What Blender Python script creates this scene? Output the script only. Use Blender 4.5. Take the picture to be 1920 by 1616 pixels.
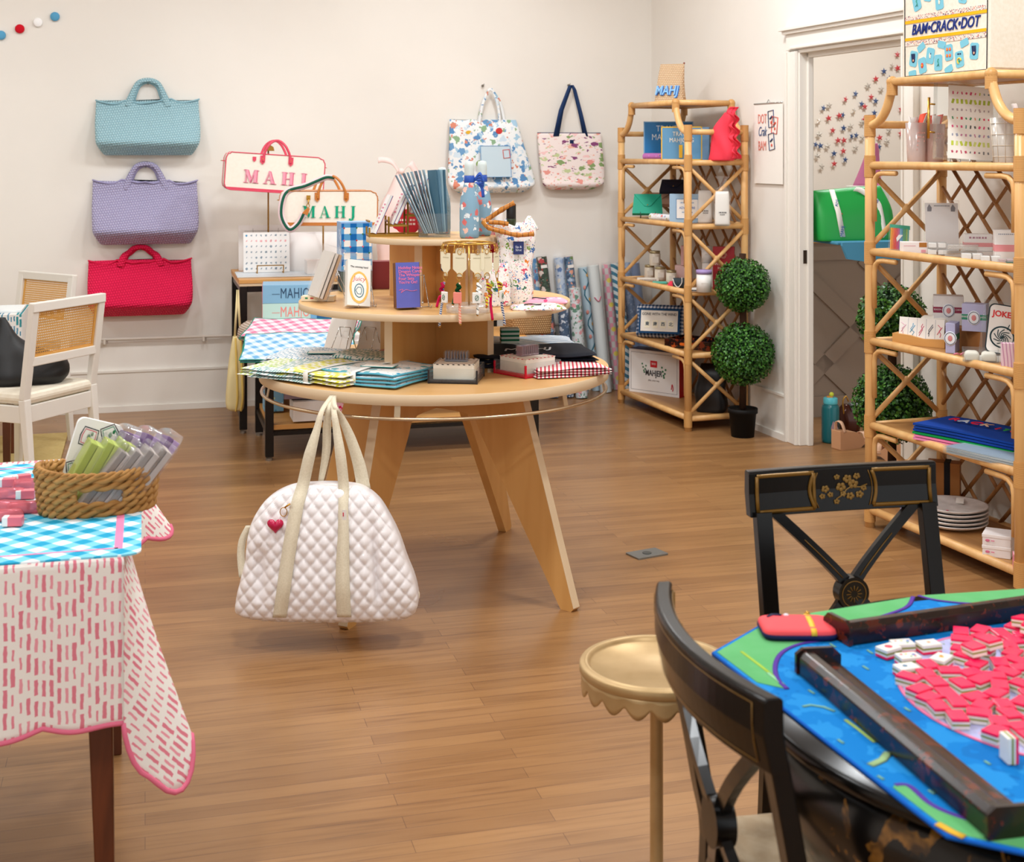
import bpy, bmesh, math, random
from mathutils import Vector, Matrix, Euler
PI = math.pi
random.seed(7)
for o in list(bpy.data.objects): bpy.data.objects.remove(o)
SC = bpy.context.scene
COL = SC.collection
# ------------------------------------------------------------ camera
F, CX, HY, EYE = 2550.0, 960.0, 287.0, 1.55      # focal length and horizon row of the 1920x1616 frame, eye height
cd = bpy.data.cameras.new('camera'); cam = bpy.data.objects.new('camera', cd); COL.objects.link(cam)
cam.location = (0, 0, EYE); cam.rotation_euler = (PI/2, 0, 0)
cd.sensor_width = 36; cd.sensor_fit = 'HORIZONTAL'; cd.lens = F*36/1920
cd.shift_y = -(808-HY)/1920
cd.clip_start = .05
cd.dof.use_dof = True; cd.dof.focus_distance = 4.7; cd.dof.aperture_fstop = 7.5
SC.camera = cam
# ------------------------------------------------------------ room frame: u along the back wall, v towards it
ANG = math.radians(15.1)
UX, UY = math.cos(ANG), math.sin(ANG)
VW, UW = 8.497, 3.68                               # back wall; right wall, which stands in a frame of its own
ANG2 = math.radians(18.0); U2X, U2Y = math.cos(ANG2), math.sin(ANG2)
CEIL = 3.35
def uv(u, v, z=0): return Vector((u*UX - v*UY, u*UY + v*UX, z))
def uv2(u, v, z=0): return Vector((u*U2X - v*U2Y, u*U2Y + v*U2X, z))
# ------------------------------------------------------------ world, lamps, exposure
w = bpy.data.worlds.new('world'); SC.world = w; w.use_nodes = True
w.node_tree.nodes['Background'].inputs[0].default_value = (.95, .98, 1.0, 1)
w.node_tree.nodes['Background'].inputs[1].default_value = .95
SC.view_settings.view_transform = 'Standard'; SC.view_settings.look = 'None'
SC.view_settings.exposure = 0.30; SC.view_settings.gamma = 1; SC.view_settings.use_curve_mapping = False
def lamp(name, loc, power, size, color=(.94, .975, 1), aim=None, kind='AREA', spot=None):
    l = bpy.data.lights.new(name, kind); l.energy = power; l.color = color
    if kind == 'AREA': l.shape = 'DISK'; l.size = size
    else: l.shadow_soft_size = size
    if spot: l.spot_size = math.radians(spot); l.spot_blend = .6
    o = bpy.data.objects.new(name, l); COL.objects.link(o); o.location = loc
    if aim is not None:
        o.rotation_euler = (Vector(aim)-Vector(loc)).to_track_quat('-Z', 'Y').to_euler()
    return o
for (u, v, pw) in ((-2.6, 6.6, 36), (-.9, 6.2, 40), (.8, 6.2, 44), (2.3, 6.0, 64), (-1.6, 3.6, 62), (.4, 3.6, 62), (2.3, 3.6, 72), (-1.2, 1.0, 62), (1.2, 1.0, 56)):
    lamp('ceiling_or_fill_lamp', uv(u, v, CEIL-.06), pw*.42, .35, aim=uv(u, v, 0))
for (u, v, tu) in ((-1.9, 6.4, -2.0), (-.3, 6.4, -.4), (1.5, 6.3, 1.4)):
    lamp('wall_washer_lamp', uv(u, v, CEIL-.06), 15, .06, aim=uv(tu, VW, 1.5), kind='SPOT', spot=75)
lamp('ceiling_or_fill_lamp', uv(1.9, 7.2, CEIL-.06), 9, .35, aim=uv(1.7, 7.4, 0))  # extra fill lamp, added to brighten the right wall
lamp('ceiling_lamp_back_room', uv(4.6, 7.3, 3.1), 36, .5, aim=uv(4.6, 7.3, 0))
# ------------------------------------------------------------ node material helpers
def lin(h):
    if not isinstance(h, str): return tuple(h)+(1,)
    h = h.lstrip('#'); c = [int(h[i:i+2], 16)/255 for i in (0, 2, 4)]
    return tuple((x/12.92 if x <= .04045 else ((x+.055)/1.055)**2.4) for x in c)+(1,)
MATS = {}
class NM:
    def __init__(s, name):
        s.m = bpy.data.materials.new(name); s.m.use_nodes = True; s.t = s.m.node_tree
        s.b = s.t.nodes['Principled BSDF']; MATS[name] = s.m
    def put(s, sock, v):
        if v is None: return
        if hasattr(v, 'is_linked') or isinstance(v, bpy.types.NodeSocket): s.t.links.new(v, sock)
        elif isinstance(v, str): sock.default_value = lin(v)
        else: sock.default_value = v
    def n(s, typ, _p={}, **inp):
        nd = s.t.nodes.new(typ)
        for k, v in _p.items(): setattr(nd, k, v)
        for k, v in inp.items():
            key = int(k[1:]) if k[0] == 'i' and k[1:].isdigit() else k.replace('_', ' ')
            s.put(nd.inputs[key], v)
        return nd
    def ma(s, op, a, b=None, c=None, clamp=False):
        nd = s.t.nodes.new('ShaderNodeMath'); nd.operation = op; nd.use_clamp = clamp
        s.put(nd.inputs[0], a)
        if b is not None: s.put(nd.inputs[1], b)
        if c is not None: s.put(nd.inputs[2], c)
        return nd.outputs[0]
    def mix(s, f, a, b):
        nd = s.t.nodes.new('ShaderNodeMix'); nd.data_type = 'RGBA'
        s.put(nd.inputs[0], f); s.put(nd.inputs[6], lin(a) if isinstance(a, str) else a); s.put(nd.inputs[7], lin(b) if isinstance(b, str) else b)
        return nd.outputs[2]
    def ab(s, axes='xz', uvs=False, rot=0, warp=0, wscale=8):
        tc = s.n('ShaderNodeTexCoord'); out = tc.outputs['UV' if uvs else 'Object']
        if warp:
            no = s.n('ShaderNodeTexNoise', Vector=out, Scale=wscale)
            sub = s.n('ShaderNodeVectorMath', {'operation': 'SUBTRACT'}, i0=no.outputs['Color'], i1=(.5, .5, .5))
            sc = s.n('ShaderNodeVectorMath', {'operation': 'SCALE'}, i0=sub.outputs[0]); sc.inputs['Scale'].default_value = warp
            ad = s.n('ShaderNodeVectorMath', {'operation': 'ADD'}, i0=out, i1=sc.outputs[0]); out = ad.outputs[0]
        sp = s.n('ShaderNodeSeparateXYZ', Vector=out)
        a, b = sp.outputs['XYZ'.index(axes[0].upper())], sp.outputs['XYZ'.index(axes[1].upper())]
        if rot:
            c, d = math.cos(rot), math.sin(rot)
            a, b = s.ma('ADD', s.ma('MULTIPLY', a, c), s.ma('MULTIPLY', b, d)), s.ma('SUBTRACT', s.ma('MULTIPLY', b, c), s.ma('MULTIPLY', a, d))
        return a, b
    def rnd(s, a, b=0.0):
        cm = s.n('ShaderNodeCombineXYZ', X=a, Y=b)
        return s.n('ShaderNodeTexWhiteNoise', {'noise_dimensions': '2D'}, Vector=cm.outputs[0]).outputs[0]
    def ramp(s, f, stops, const=False):
        nd = s.t.nodes.new('ShaderNodeValToRGB'); cr = nd.color_ramp
        if const: cr.interpolation = 'CONSTANT'
        while len(cr.elements) < len(stops): cr.elements.new(.5)
        for e, (p, c) in zip(cr.elements, stops): e.position = p; e.color = lin(c)
        s.put(nd.inputs[0], f); return nd.outputs[0]
    def bump(s, h, st=.3, dist=.002):
        s.put(s.b.inputs['Normal'], s.n('ShaderNodeBump', Height=h, Strength=st, Distance=dist).outputs[0])
    def fin(s, col=None, rough=.5, metal=0, **kw):
        s.put(s.b.inputs['Base Color'], lin(col) if isinstance(col, str) else col)
        s.put(s.b.inputs['Roughness'], rough); s.b.inputs['Metallic'].default_value = metal
        if not metal and isinstance(rough, (int, float)) and rough > .58: s.b.inputs['Specular IOR Level'].default_value = .2
        for k, v in kw.items(): s.put(s.b.inputs[k.replace('_', ' ')], v)
        return s.m
def M(col, rough=.5, metal=0, name=None, **kw):
    key = name or 'm_%s_%g_%g' % (str(col), rough, metal)
    if key in MATS: return MATS[key]
    return NM(key).fin(col, rough, metal, **kw)
def speckle(name, col, col2, scale=20, rough=.6, st=.15, dist=.001, bumps=True, lo=.35, hi=.65, stretch=(1, 1, 1)):
    k = NM(name); tc = k.n('ShaderNodeTexCoord'); mp = k.n('ShaderNodeMapping', Vector=tc.outputs['Object']); mp.inputs['Scale'].default_value = stretch
    no = k.n('ShaderNodeTexNoise', Vector=mp.outputs[0], Scale=scale, Detail=5.0)
    c = k.ramp(no.outputs[0], [(lo, col), (hi, col2)])
    if bumps: k.bump(no.outputs[0], st, dist)
    return k.fin(c, rough)
def gingham(name, bg, mid, fg, size, axes='xz', rot=0, uvs=False, rough=.8):
    k = NM(name); a, b = k.ab(axes, uvs, rot)
    fa = k.ma('GREATER_THAN', k.ma('FRACT', k.ma('MULTIPLY', a, .5/size)), .5); fb = k.ma('GREATER_THAN', k.ma('FRACT', k.ma('MULTIPLY', b, .5/size)), .5)
    c = k.mix(k.ma('MULTIPLY', fa, fb), k.mix(k.ma('MAXIMUM', fa, fb), bg, mid), fg)
    return k.fin(c, rough)
def stripes(name, bg, fg, size, axes='xz', rot=0, duty=.5, uvs=False, rough=.8, warp=0, st=0):
    k = NM(name); a, b = k.ab(axes, uvs, rot, warp)
    f = k.ma('GREATER_THAN', k.ma('FRACT', k.ma('DIVIDE', a, size)), 1-duty)
    if st: k.bump(k.ma('SINE', k.ma('MULTIPLY', a, 2*PI/size)), st, .002)
    return k.fin(k.mix(f, bg, fg), rough)
def dashes(name, bg, fgs, sa, sb, axes='xz', rot=0, uvs=False, w=.3, warp=.004, wscale=60, rough=.8, l0=.22, l1=.2):
    """brush strokes: columns sa wide, strokes about sb long"""
    k = NM(name); a, b = k.ab(axes, uvs, rot, warp, wscale)
    a = k.ma('DIVIDE', a, sa); b = k.ma('DIVIDE', b, sb)
    c = k.ma('FLOOR', a); b = k.ma('ADD', b, k.ma('MULTIPLY', k.rnd(c), 5.0)); r = k.ma('FLOOR', b)
    rn = k.rnd(c, r)
    fx = k.ma('ABSOLUTE', k.ma('SUBTRACT', k.ma('FRACT', a), .5)); fy = k.ma('ABSOLUTE', k.ma('SUBTRACT', k.ma('FRACT', b), .5))
    m = k.ma('MULTIPLY', k.ma('LESS_THAN', fx, k.ma('ADD', k.ma('MULTIPLY', rn, w*.6), w*.5)), k.ma('LESS_THAN', fy, k.ma('ADD', k.ma('MULTIPLY', rn, l1), l0)))
    fg = k.ramp(rn, [(i/len(fgs), c2) for i, c2 in enumerate(fgs)], True) if len(fgs) > 1 else lin(fgs[0])
    return k.fin(k.mix(m, bg, fg), rough)
def blots(name, bg, cols, scale=20, thr=.3, scale2=None, thr2=.25, rough=.8, warp=.0, metric='EUCLIDEAN', rough_s=None, stretch=(1, 1, 1), ring=0, ringcol=None):
    k = NM(name); tc = k.n('ShaderNodeTexCoord'); mp = k.n('ShaderNodeMapping', Vector=tc.outputs['Object']); mp.inputs['Scale'].default_value = stretch
    vec = mp.outputs[0]
    if warp:
        no = k.n('ShaderNodeTexNoise', Vector=vec, Scale=scale*2.5)
        sc = k.n('ShaderNodeVectorMath', {'operation': 'SCALE'}, i0=no.outputs['Color']); sc.inputs['Scale'].default_value = warp
        vec = k.n('ShaderNodeVectorMath', {'operation': 'ADD'}, i0=vec, i1=sc.outputs[0]).outputs[0]
    c = lin(bg)
    for sc_, th in ((scale2, thr2), (scale, thr)):
        if not sc_: continue
        vo = k.n('ShaderNodeTexVoronoi', {'distance': metric}, Vector=vec, Scale=float(sc_))
        r = k.n('ShaderNodeSeparateXYZ', Vector=vo.outputs['Color']).outputs[0]
        fc = k.ramp(r, [(i/len(cols), c2) for i, c2 in enumerate(cols)], True)
        c = k.mix(k.ma('LESS_THAN', vo.outputs['Distance'], th), c, fc)
        if ring: c = k.mix(k.ma('LESS_THAN', vo.outputs['Distance'], th-ring), c, ringcol)
    return k.fin(c, rough)
def wood(name, c1, c2, scale=4, axis='x', rough=.4, contrast=(.3, .7), bumpy=.05):
    k = NM(name); tc = k.n('ShaderNodeTexCoord'); mp = k.n('ShaderNodeMapping', Vector=tc.outputs['Object'])
    s = {'x': (.12, 1, 1), 'y': (1, .12, 1), 'z': (1, 1, .12)}[axis]; mp.inputs['Scale'].default_value = s
    no = k.n('ShaderNodeTexNoise', Vector=mp.outputs[0], Scale=scale*8.0, Detail=6.0, Distortion=.6)
    c = k.ramp(no.outputs[0], [(contrast[0], c1), (contrast[1], c2)])
    if bumpy: k.bump(no.outputs[0], bumpy, .001)
    return k.fin(c, rough)
def weave(name, col, col2, size=.012, axes='xz', rough=.75, st=.6, dist=.004, rot=0):
    k = NM(name); a, b = k.ab(axes, rot=rot)
    a = k.ma('DIVIDE', a, size); b = k.ma('DIVIDE', b, size)
    row = k.ma('FLOOR', b); a2 = k.ma('ADD', a, k.ma('MULTIPLY', row, .5))
    h = k.ma('MULTIPLY', k.ma('SINE', k.ma('MULTIPLY', k.ma('FRACT', a2), PI)), k.ma('SINE', k.ma('MULTIPLY', k.ma('FRACT', b), PI)))
    k.bump(h, st, dist)
    return k.fin(k.mix(h, col2, col), rough)
def film(name, tint='#ffffff', haze=.1, rough=.08, base='#ffffff', shine=.55):
    k = NM(name); t = k.t
    tr = k.n('ShaderNodeBsdfTransparent', Color=lin(tint)); gl = k.n('ShaderNodeBsdfGlossy', Color=lin(base), Roughness=rough); df = k.n('ShaderNodeBsdfDiffuse', Color=lin(base))
    lw = k.n('ShaderNodeLayerWeight', Blend=.35)
    m1 = k.n('ShaderNodeMixShader', i0=haze, i1=tr.outputs[0], i2=df.outputs[0])
    m2 = k.n('ShaderNodeMixShader', i0=k.ma('MULTIPLY', lw.outputs['Facing'], shine), i1=m1.outputs[0], i2=gl.outputs[0])
    t.links.new(m2.outputs[0], t.nodes['Material Output'].inputs[0]); return k.m
# ------------------------------------------------------------ mesh builder
class MB:
    def __init__(s): s.v = []; s.f = []; s.mi = []; s.sm = []; s.mats = []; s.uv = {}; s.M = Matrix.Identity(4); s.mat = None; s.smooth = False
    def use(s, m, smooth=None):
        s.mat = m
        if smooth is not None: s.smooth = smooth
        return s
    def idx(s):
        if s.mat not in s.mats: s.mats.append(s.mat)
        return s.mats.index(s.mat)
    def add(s, vs, fs, sm=None, uvs=None):
        b = len(s.v); s.v += [s.M @ Vector(p) for p in vs]; i = s.idx()
        for k, f in enumerate(fs):
            if uvs: s.uv[len(s.f)] = [uvs[j] for j in f]
            s.f.append([b+j for j in f]); s.mi.append(i); s.sm.append(s.smooth if sm is None else sm)
        return s
    def box(s, c, d, rot=None, taper=1.0):
        x, y, z = d[0]/2, d[1]/2, d[2]/2; R = Euler(rot).to_matrix() if rot else None
        vs = []
        for sz in (-1, 1):
            k = taper if sz > 0 else 1
            for sx, sy in ((-1, -1), (1, -1), (1, 1), (-1, 1)):
                p = Vector((sx*x*k, sy*y*k, sz*z)); p = R @ p if R else p; vs.append(p+Vector(c))
        return s.add(vs, [(3, 2, 1, 0), (4, 5, 6, 7), (0, 1, 5, 4), (1, 2, 6, 5), (2, 3, 7, 6), (3, 0, 4, 7)], False)
    def bar(s, a, b, w, h=None, up=(0, 0, 1), w2=None):
        a, b = Vector(a), Vector(b); h = h or w; d = (b-a).normalized(); sx = d.cross(Vector(up))
        if sx.length < 1e-4: sx = Vector((1, 0, 0))
        sx.normalize(); sy = sx.cross(d); k = (w2 or w)/w; vs = []
        for p, q in ((a, 1), (b, k)):
            for i, j in ((-1, -1), (1, -1), (1, 1), (-1, 1)): vs.append(p+sx*i*w/2*q+sy*j*h/2*q)
        return s.add(vs, [(0, 1, 2, 3), (7, 6, 5, 4), (1, 0, 4, 5), (2, 1, 5, 6), (3, 2, 6, 7), (0, 3, 7, 4)], False)
    def tube(s, pts, r, n=8, closed=False, caps=True, sm=True, flat=1.0, up=None):
        pts = [Vector(p) for p in pts]; m = len(pts); rs = r if isinstance(r, (list, tuple)) else [r]*m
        vs = []; prev = None
        for i, p in enumerate(pts):
            if closed: d = pts[(i+1) % m]-pts[i-1]
            else: d = pts[min(i+1, m-1)]-pts[max(i-1, 0)]
            d = d.normalized() if d.length > 1e-9 else Vector((0, 0, 1))
            if up is not None: a = d.cross(Vector(up)); a = a if a.length > 1e-4 else Vector((1, 0, 0))
            elif prev is None: a = d.cross(Vector((0, 0, 1))); a = a if a.length > 1e-3 else d.cross(Vector((0, 1, 0)))
            else: a = prev - d*prev.dot(d)
            a.normalize(); prev = a; b = d.cross(a)
            for k in range(n):
                t = 2*PI*k/n; vs.append(p+(a*math.cos(t)+b*math.sin(t)*flat)*rs[i])
        fs = []
        for i in range(m if closed else m-1):
            j = (i+1) % m
            for k in range(n): fs.append((i*n+k, i*n+(k+1) % n, j*n+(k+1) % n, j*n+k))
        if caps and not closed: fs.append(tuple(range(n-1, -1, -1))); fs.append(tuple((m-1)*n+k for k in range(n)))
        return s.add(vs, fs, sm)
    def ribbon(s, pts, wdir, w, t=.002, ws=None):
        """strap: path pts, width vector direction(s) wdir, width w, thickness t"""
        pts = [Vector(p) for p in pts]; m = len(pts); vs = []
        for i, p in enumerate(pts):
            d = (pts[min(i+1, m-1)]-pts[max(i-1, 0)]).normalized(); wd = Vector(wdir[i] if isinstance(wdir, list) else wdir).normalized()
            nn = d.cross(wd).normalized(); ww = (ws[i] if ws else w)/2
            vs += [p-wd*ww-nn*t/2, p+wd*ww-nn*t/2, p+wd*ww+nn*t/2, p-wd*ww+nn*t/2]
        fs = [(i*4+k, i*4+(k+1) % 4, (i+1)*4+(k+1) % 4, (i+1)*4+k) for i in range(m-1) for k in range(4)]
        fs += [(3, 2, 1, 0), tuple((m-1)*4+k for k in range(4))]
        return s.add(vs, fs, True)
    def cyl(s, c, r, h, n=24, r2=None, sm=True, axis='z'):
        c = Vector(c); r2 = r if r2 is None else r2; vs = []
        for zz, rr in ((0, r), (h, r2)):
            for k in range(n):
                t = 2*PI*k/n; p = Vector((rr*math.cos(t), rr*math.sin(t), zz))
                if axis == 'x': p = Vector((p.z, p.x, p.y))
                if axis == 'y': p = Vector((p.x, p.z, p.y))
                vs.append(c+p)
        s.add(vs, [(k, (k+1) % n, n+(k+1) % n, n+k) for k in range(n)], sm)
        return s.add(vs, [tuple(range(n-1, -1, -1)), tuple(range(n, 2*n))], False)
    def lathe(s, prof, n=32, c=(0, 0, 0), wob=None, cap=True):
        c = Vector(c); vs = []; m = len(prof)
        for i, (r, z) in enumerate(prof):
            for k in range(n):
                t = 2*PI*k/n; rr, zz = (r, z) if not wob else wob(r, z, t, i)
                vs.append(c+Vector((rr*math.cos(t), rr*math.sin(t), zz)))
        fs = [(i*n+k, i*n+(k+1) % n, (i+1)*n+(k+1) % n, (i+1)*n+k) for i in range(m-1) for k in range(n)]
        if cap and prof[0][0] > 1e-6: fs.append(tuple(range(n-1, -1, -1)))
        if cap and prof[-1][0] > 1e-6: fs.append(tuple((m-1)*n+k for k in range(n)))
        return s.add(vs, fs)
    def prism(s, out, t, plane='xz', off=0, sm=False):
        """outline extruded by t about offset off along the third axis"""
        def P(a, b, c): return {'xz': (a, c, b), 'xy': (a, b, c), 'yz': (c, a, b)}[plane]
        n = len(out); vs = [P(a, b, off-t/2) for a, b in out]+[P(a, b, off+t/2) for a, b in out]
        s.add(vs, [tuple(range(n)), tuple(range(2*n-1, n-1, -1))], False)
        return s.add(vs, [(k, (k+1) % n, n+(k+1) % n, n+k) for k in range(n)], sm)
    def grid(s, fn, nu, nv, closed_u=False, uvs=None, sm=True):
        vs = [fn(i/nu, j/nv) for j in range(nv+1) for i in range(nu+(0 if closed_u else 1))]; W = nu+(0 if closed_u else 1)
        fs = [(j*W+i, j*W+(i+1) % W, (j+1)*W+(i+1) % W, (j+1)*W+i) for j in range(nv) for i in range(nu)]
        uu = [(i/nu, j/nv) if uvs is None else uvs(i/nu, j/nv) for j in range(nv+1) for i in range(W)]
        return s.add(vs, fs, sm, uu)
    def ball(s, c, r, n=12, m=8, sc=(1, 1, 1)):
        c = Vector(c); vs = [c+Vector((0, 0, -r*sc[2]))]
        for j in range(1, m):
            a = -PI/2+PI*j/m
            for k in range(n): t = 2*PI*k/n; vs.append(c+Vector((r*sc[0]*math.cos(a)*math.cos(t), r*sc[1]*math.cos(a)*math.sin(t), r*sc[2]*math.sin(a))))
        vs.append(c+Vector((0, 0, r*sc[2]))); L = len(vs)-1
        fs = [(0, 1+(k+1) % n, 1+k) for k in range(n)]
        fs += [(1+j*n+k, 1+j*n+(k+1) % n, 1+(j+1)*n+(k+1) % n, 1+(j+1)*n+k) for j in range(m-2) for k in range(n)]
        fs += [(L, 1+(m-2)*n+k, 1+(m-2)*n+(k+1) % n) for k in range(n)]
        return s.add(vs, fs, True)
    def loft(s, rows, n=40, ex=.5, sub=4, disp=None, cap=True, exx=None):
        """bag body: rows of (z, xl, xr, yf, yb); superellipse section, smooth in z"""
        R = []
        for i in range(len(rows)-1):
            p0, p1, p2, p3 = rows[max(i-1, 0)], rows[i], rows[i+1], rows[min(i+2, len(rows)-1)]
            for k in range(sub):
                t = k/sub
                R.append([.5*(2*b+(c-a)*t+(2*a-5*b+4*c-d)*t*t+(3*b-a-3*c+d)*t**3) for a, b, c, d in zip(p0, p1, p2, p3)])
        R.append(list(rows[-1])); vs = []
        for (z, xl, xr, yf, yb) in R:
            cx, cy, hx, hy = (xl+xr)/2, (yf+yb)/2, (xr-xl)/2, (yb-yf)/2
            for k in range(n):
                t = 2*PI*k/n; ct, st = math.cos(t), math.sin(t)
                x = cx+hx*math.copysign(abs(ct)**(exx or ex), ct); y = cy+hy*math.copysign(abs(st)**ex, st); zz = z
                if disp: x, y, zz = disp(x, y, zz, ct, st)
                vs.append((x, y, zz))
        m = len(R); fs = [(i*n+k, i*n+(k+1) % n, (i+1)*n+(k+1) % n, (i+1)*n+k) for i in range(m-1) for k in range(n)]
        if cap: fs += [tuple(range(n-1, -1, -1)), tuple((m-1)*n+k for k in range(n))]
        return s.add(vs, fs, True)
    def mesh(s, name):
        me = bpy.data.meshes.new(name); me.from_pydata([tuple(p) for p in s.v], [], s.f)
        for m in s.mats: me.materials.append(m)
        me.polygons.foreach_set('material_index', s.mi); me.polygons.foreach_set('use_smooth', s.sm)
        if s.uv:
            ul = me.uv_layers.new(name='UVMap')
            for p in me.polygons:
                q = s.uv.get(p.index)
                if q:
                    for li, c in zip(p.loop_indices, q): ul.data[li].uv = c
        me.update(); return me
def obj(name, mb, parent=None, loc=(0, 0, 0), rot=(0, 0, 0), bev=0, subs=0, solid=0):
    o = bpy.data.objects.new(name, mb.mesh(name) if isinstance(mb, MB) else mb); COL.objects.link(o)
    o.parent = parent; o.location = loc; o.rotation_euler = rot
    if solid: md = o.modifiers.new('s', 'SOLIDIFY'); md.thickness = solid; md.offset = 0
    if bev: md = o.modifiers.new('b', 'BEVEL'); md.width = bev; md.segments = 2; md.limit_method = 'ANGLE'; md.angle_limit = .7
    if subs: md = o.modifiers.new('u', 'SUBSURF'); md.levels = subs; md.render_levels = subs
    return o
def tag(o, label, cat, group=None, kind=None):
    if label: o['label'] = label
    if cat: o['category'] = cat
    if group: o['group'] = group
    if kind: o['kind'] = kind
    return o
def thing(name, label, cat, loc=(0, 0, 0), rz=0, group=None, rot=None):
    o = bpy.data.objects.new(name, None); COL.objects.link(o); o.empty_display_size = .05
    o.location = loc; o.rotation_euler = rot or (0, 0, rz); return tag(o, label, cat, group)
def one(name, mb, label, cat, loc=(0, 0, 0), rz=0, group=None, rot=None, **kw):
    return tag(obj(name, mb, None, loc, rot or (0, 0, rz), **kw), label, cat, group)
def struct(name, mb, loc=(0, 0, 0), rz=0, **kw):
    o = obj(name, mb, None, loc, (0, 0, rz), **kw); o['kind'] = 'structure'; return o
def cs(px, v, z): t = (px-CX)/F; Y = v/(-UY*t+UX); return Vector((t*Y, Y, z))
def dup(o, loc, rz=None, label=None, rot=None, group=None, first=True):
    c = o.copy(); COL.objects.link(c)
    if first:
        c.location = loc
        if rot: c.rotation_euler = rot
        elif rz is not None: c.rotation_euler = (0, 0, rz)
        if label: c['label'] = label
        if group: c['group'] = group
    for ch in [x for x in ALLCH(o)]:
        d = dup(ch, None, first=False); d.parent = c
    return c
ORD = ['leftmost', 'second', 'third', 'fourth', 'fifth', 'sixth', 'seventh', 'eighth', 'ninth', 'tenth', 'eleventh', 'twelfth', 'thirteenth', 'fourteenth', 'fifteenth', 'sixteenth', 'seventeenth', 'eighteenth', 'nineteenth', 'twentieth', 'twenty first', 'twenty second', 'twenty third', 'twenty fourth', 'twenty fifth']
def ALLCH(o): return [x for x in COL.objects if x.parent == o]
FONT = None
def text(body, size, mat, parent, loc, rot=(PI/2, 0, 0), align='CENTER', ext=.0006, shear=0, sx=1.0, name='lettering', bold=0, space=1.0, warp=None, lh=1.0):
    cu = bpy.data.curves.new('t', 'FONT'); cu.body = body; cu.size = size; cu.align_x = align; cu.align_y = 'CENTER'; cu.extrude = ext; cu.shear = shear; cu.offset = bold; cu.space_character = space; cu.space_line = lh
    cu.resolution_u = 3
    t = bpy.data.objects.new('t', cu); COL.objects.link(t)
    me = bpy.data.meshes.new_from_object(t.evaluated_get(bpy.context.evaluated_depsgraph_get()))
    bpy.data.objects.remove(t); me.materials.clear(); me.materials.append(mat)
    if sx != 1.0:
        for v in me.vertices: v.co.x *= sx
    if warp:
        for v in me.vertices: v.co = warp(v.co)
    o = bpy.data.objects.new(name, me); COL.objects.link(o); o.parent = parent; o.location = loc; o.rotation_euler = rot
    return o
def scribble(mb, x0, x1, z, h, y, n=12, seed=1, plane='xz'):
    """a line of illegible small print as little bars"""
    r = random.Random(seed); x = x0
    while x < x1-h*.4:
        ww = h*r.uniform(.5, 1.5)
        c = (min(x+ww/2, x1), y, z) if plane == 'xz' else (min(x+ww/2, x1), z, y)
        mb.box(c, (ww*.8, .0006, h) if plane == 'xz' else (ww*.8, h, .0006)); x += ww*1.25
# pixel helpers: where the sight line of a pixel of the 1920x1616 photograph meets a plane of the room
def at(px, py, Y): return Vector(((px-CX)/F*Y, Y, EYE-(py-HY)/F*Y))
def onz(px, py, z): return at(px, py, F*(EYE-z)/(py-HY))
def onv(px, py, v=VW): t = (px-CX)/F; return at(px, py, v/(-UY*t+UX))
def onu(px, py, u=UW): t = (px-CX)/F; return at(px, py, u/(U2X*t+U2Y))
def catmull(pts, sub=6, closed=False):
    P = [Vector(p) for p in pts]; n = len(P); out = []
    for i in range(n if closed else n-1):
        if closed: a, b, c, d = P[i-1], P[i], P[(i+1) % n], P[(i+2) % n]
        else: a, b, c, d = P[max(i-1, 0)], P[i], P[i+1], P[min(i+2, n-1)]
        for k in range(sub):
            t = k/sub; out.append(.5*(2*b+(c-a)*t+(2*a-5*b+4*c-d)*t*t+(3*b-a-3*c+d)*t**3))
    if not closed: out.append(P[-1])
    return out

def sp(S, px, d, z=0):
    """where the sight line of photo column px crosses a shelf's local plane y = d"""
    a = S.rotation_euler[2]; yx, yy = -math.sin(a), math.cos(a); t = (px-CX)/F; L = S.location
    Y = (d+L.x*yx+L.y*yy)/(t*yx+yy); return Vector((t*Y, Y, z))
# ============================================================ ROOM
wallm = speckle('wall_paint', '#ece7df', '#f0ebe3', 1.5, .75, .03, .001)
trimm = M('#ece7de', .35, name='trim_paint')
def floor_mat():
    k = NM('oak_strip_floor'); tc = k.n('ShaderNodeTexCoord')
    br = k.n('ShaderNodeTexBrick', {'offset': .37, 'offset_frequency': 2, 'squash': 1.0}, Vector=tc.outputs['Object'], Color1=lin('#946b43'), Color2=lin('#a87d50'), Mortar=lin('#6e4c34'), Scale=1.0, Mortar_Size=.0009, Mortar_Smooth=.4, Brick_Width=.92, Row_Height=.057)
    mp = k.n('ShaderNodeMapping', Vector=tc.outputs['Object']); mp.inputs['Scale'].default_value = (1.6, 26, 1)
    no = k.n('ShaderNodeTexNoise', Vector=mp.outputs[0], Scale=2.2, Detail=6.0, Distortion=.5)
    g = k.ramp(no.outputs[0], [(.28, '#b9a79a'), (.5, '#f4efe9'), (.75, '#ffffff')])
    mx = k.n('ShaderNodeMix', {'data_type': 'RGBA', 'blend_type': 'MULTIPLY'}); k.put(mx.inputs[0], .55); k.put(mx.inputs[6], br.outputs[0]); k.put(mx.inputs[7], g)
    n2 = k.n('ShaderNodeTexNoise', Vector=tc.outputs['Object'], Scale=1.4, Detail=3.0)
    rr = k.ma('ADD', k.ma('MULTIPLY', n2.outputs[0], .18), .22)
    k.bump(k.ma('ADD', no.outputs[0], k.ma('MULTIPLY', br.outputs['Fac'], -1.0)), .12, .001)
    return k.fin(mx.outputs[2], rr)
fm = floor_mat()
b = MB().use(fm); b.box((1.4, 3.2, -.05), (12.8, 13.6, .1)); struct('floor', b, rz=ANG)
b = MB().use(M('#f2eee8', .8, name='ceiling_paint')); b.box((1.4, 3.2, CEIL+.05), (12.8, 13.6, .1)); struct('ceiling', b, rz=ANG)
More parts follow.
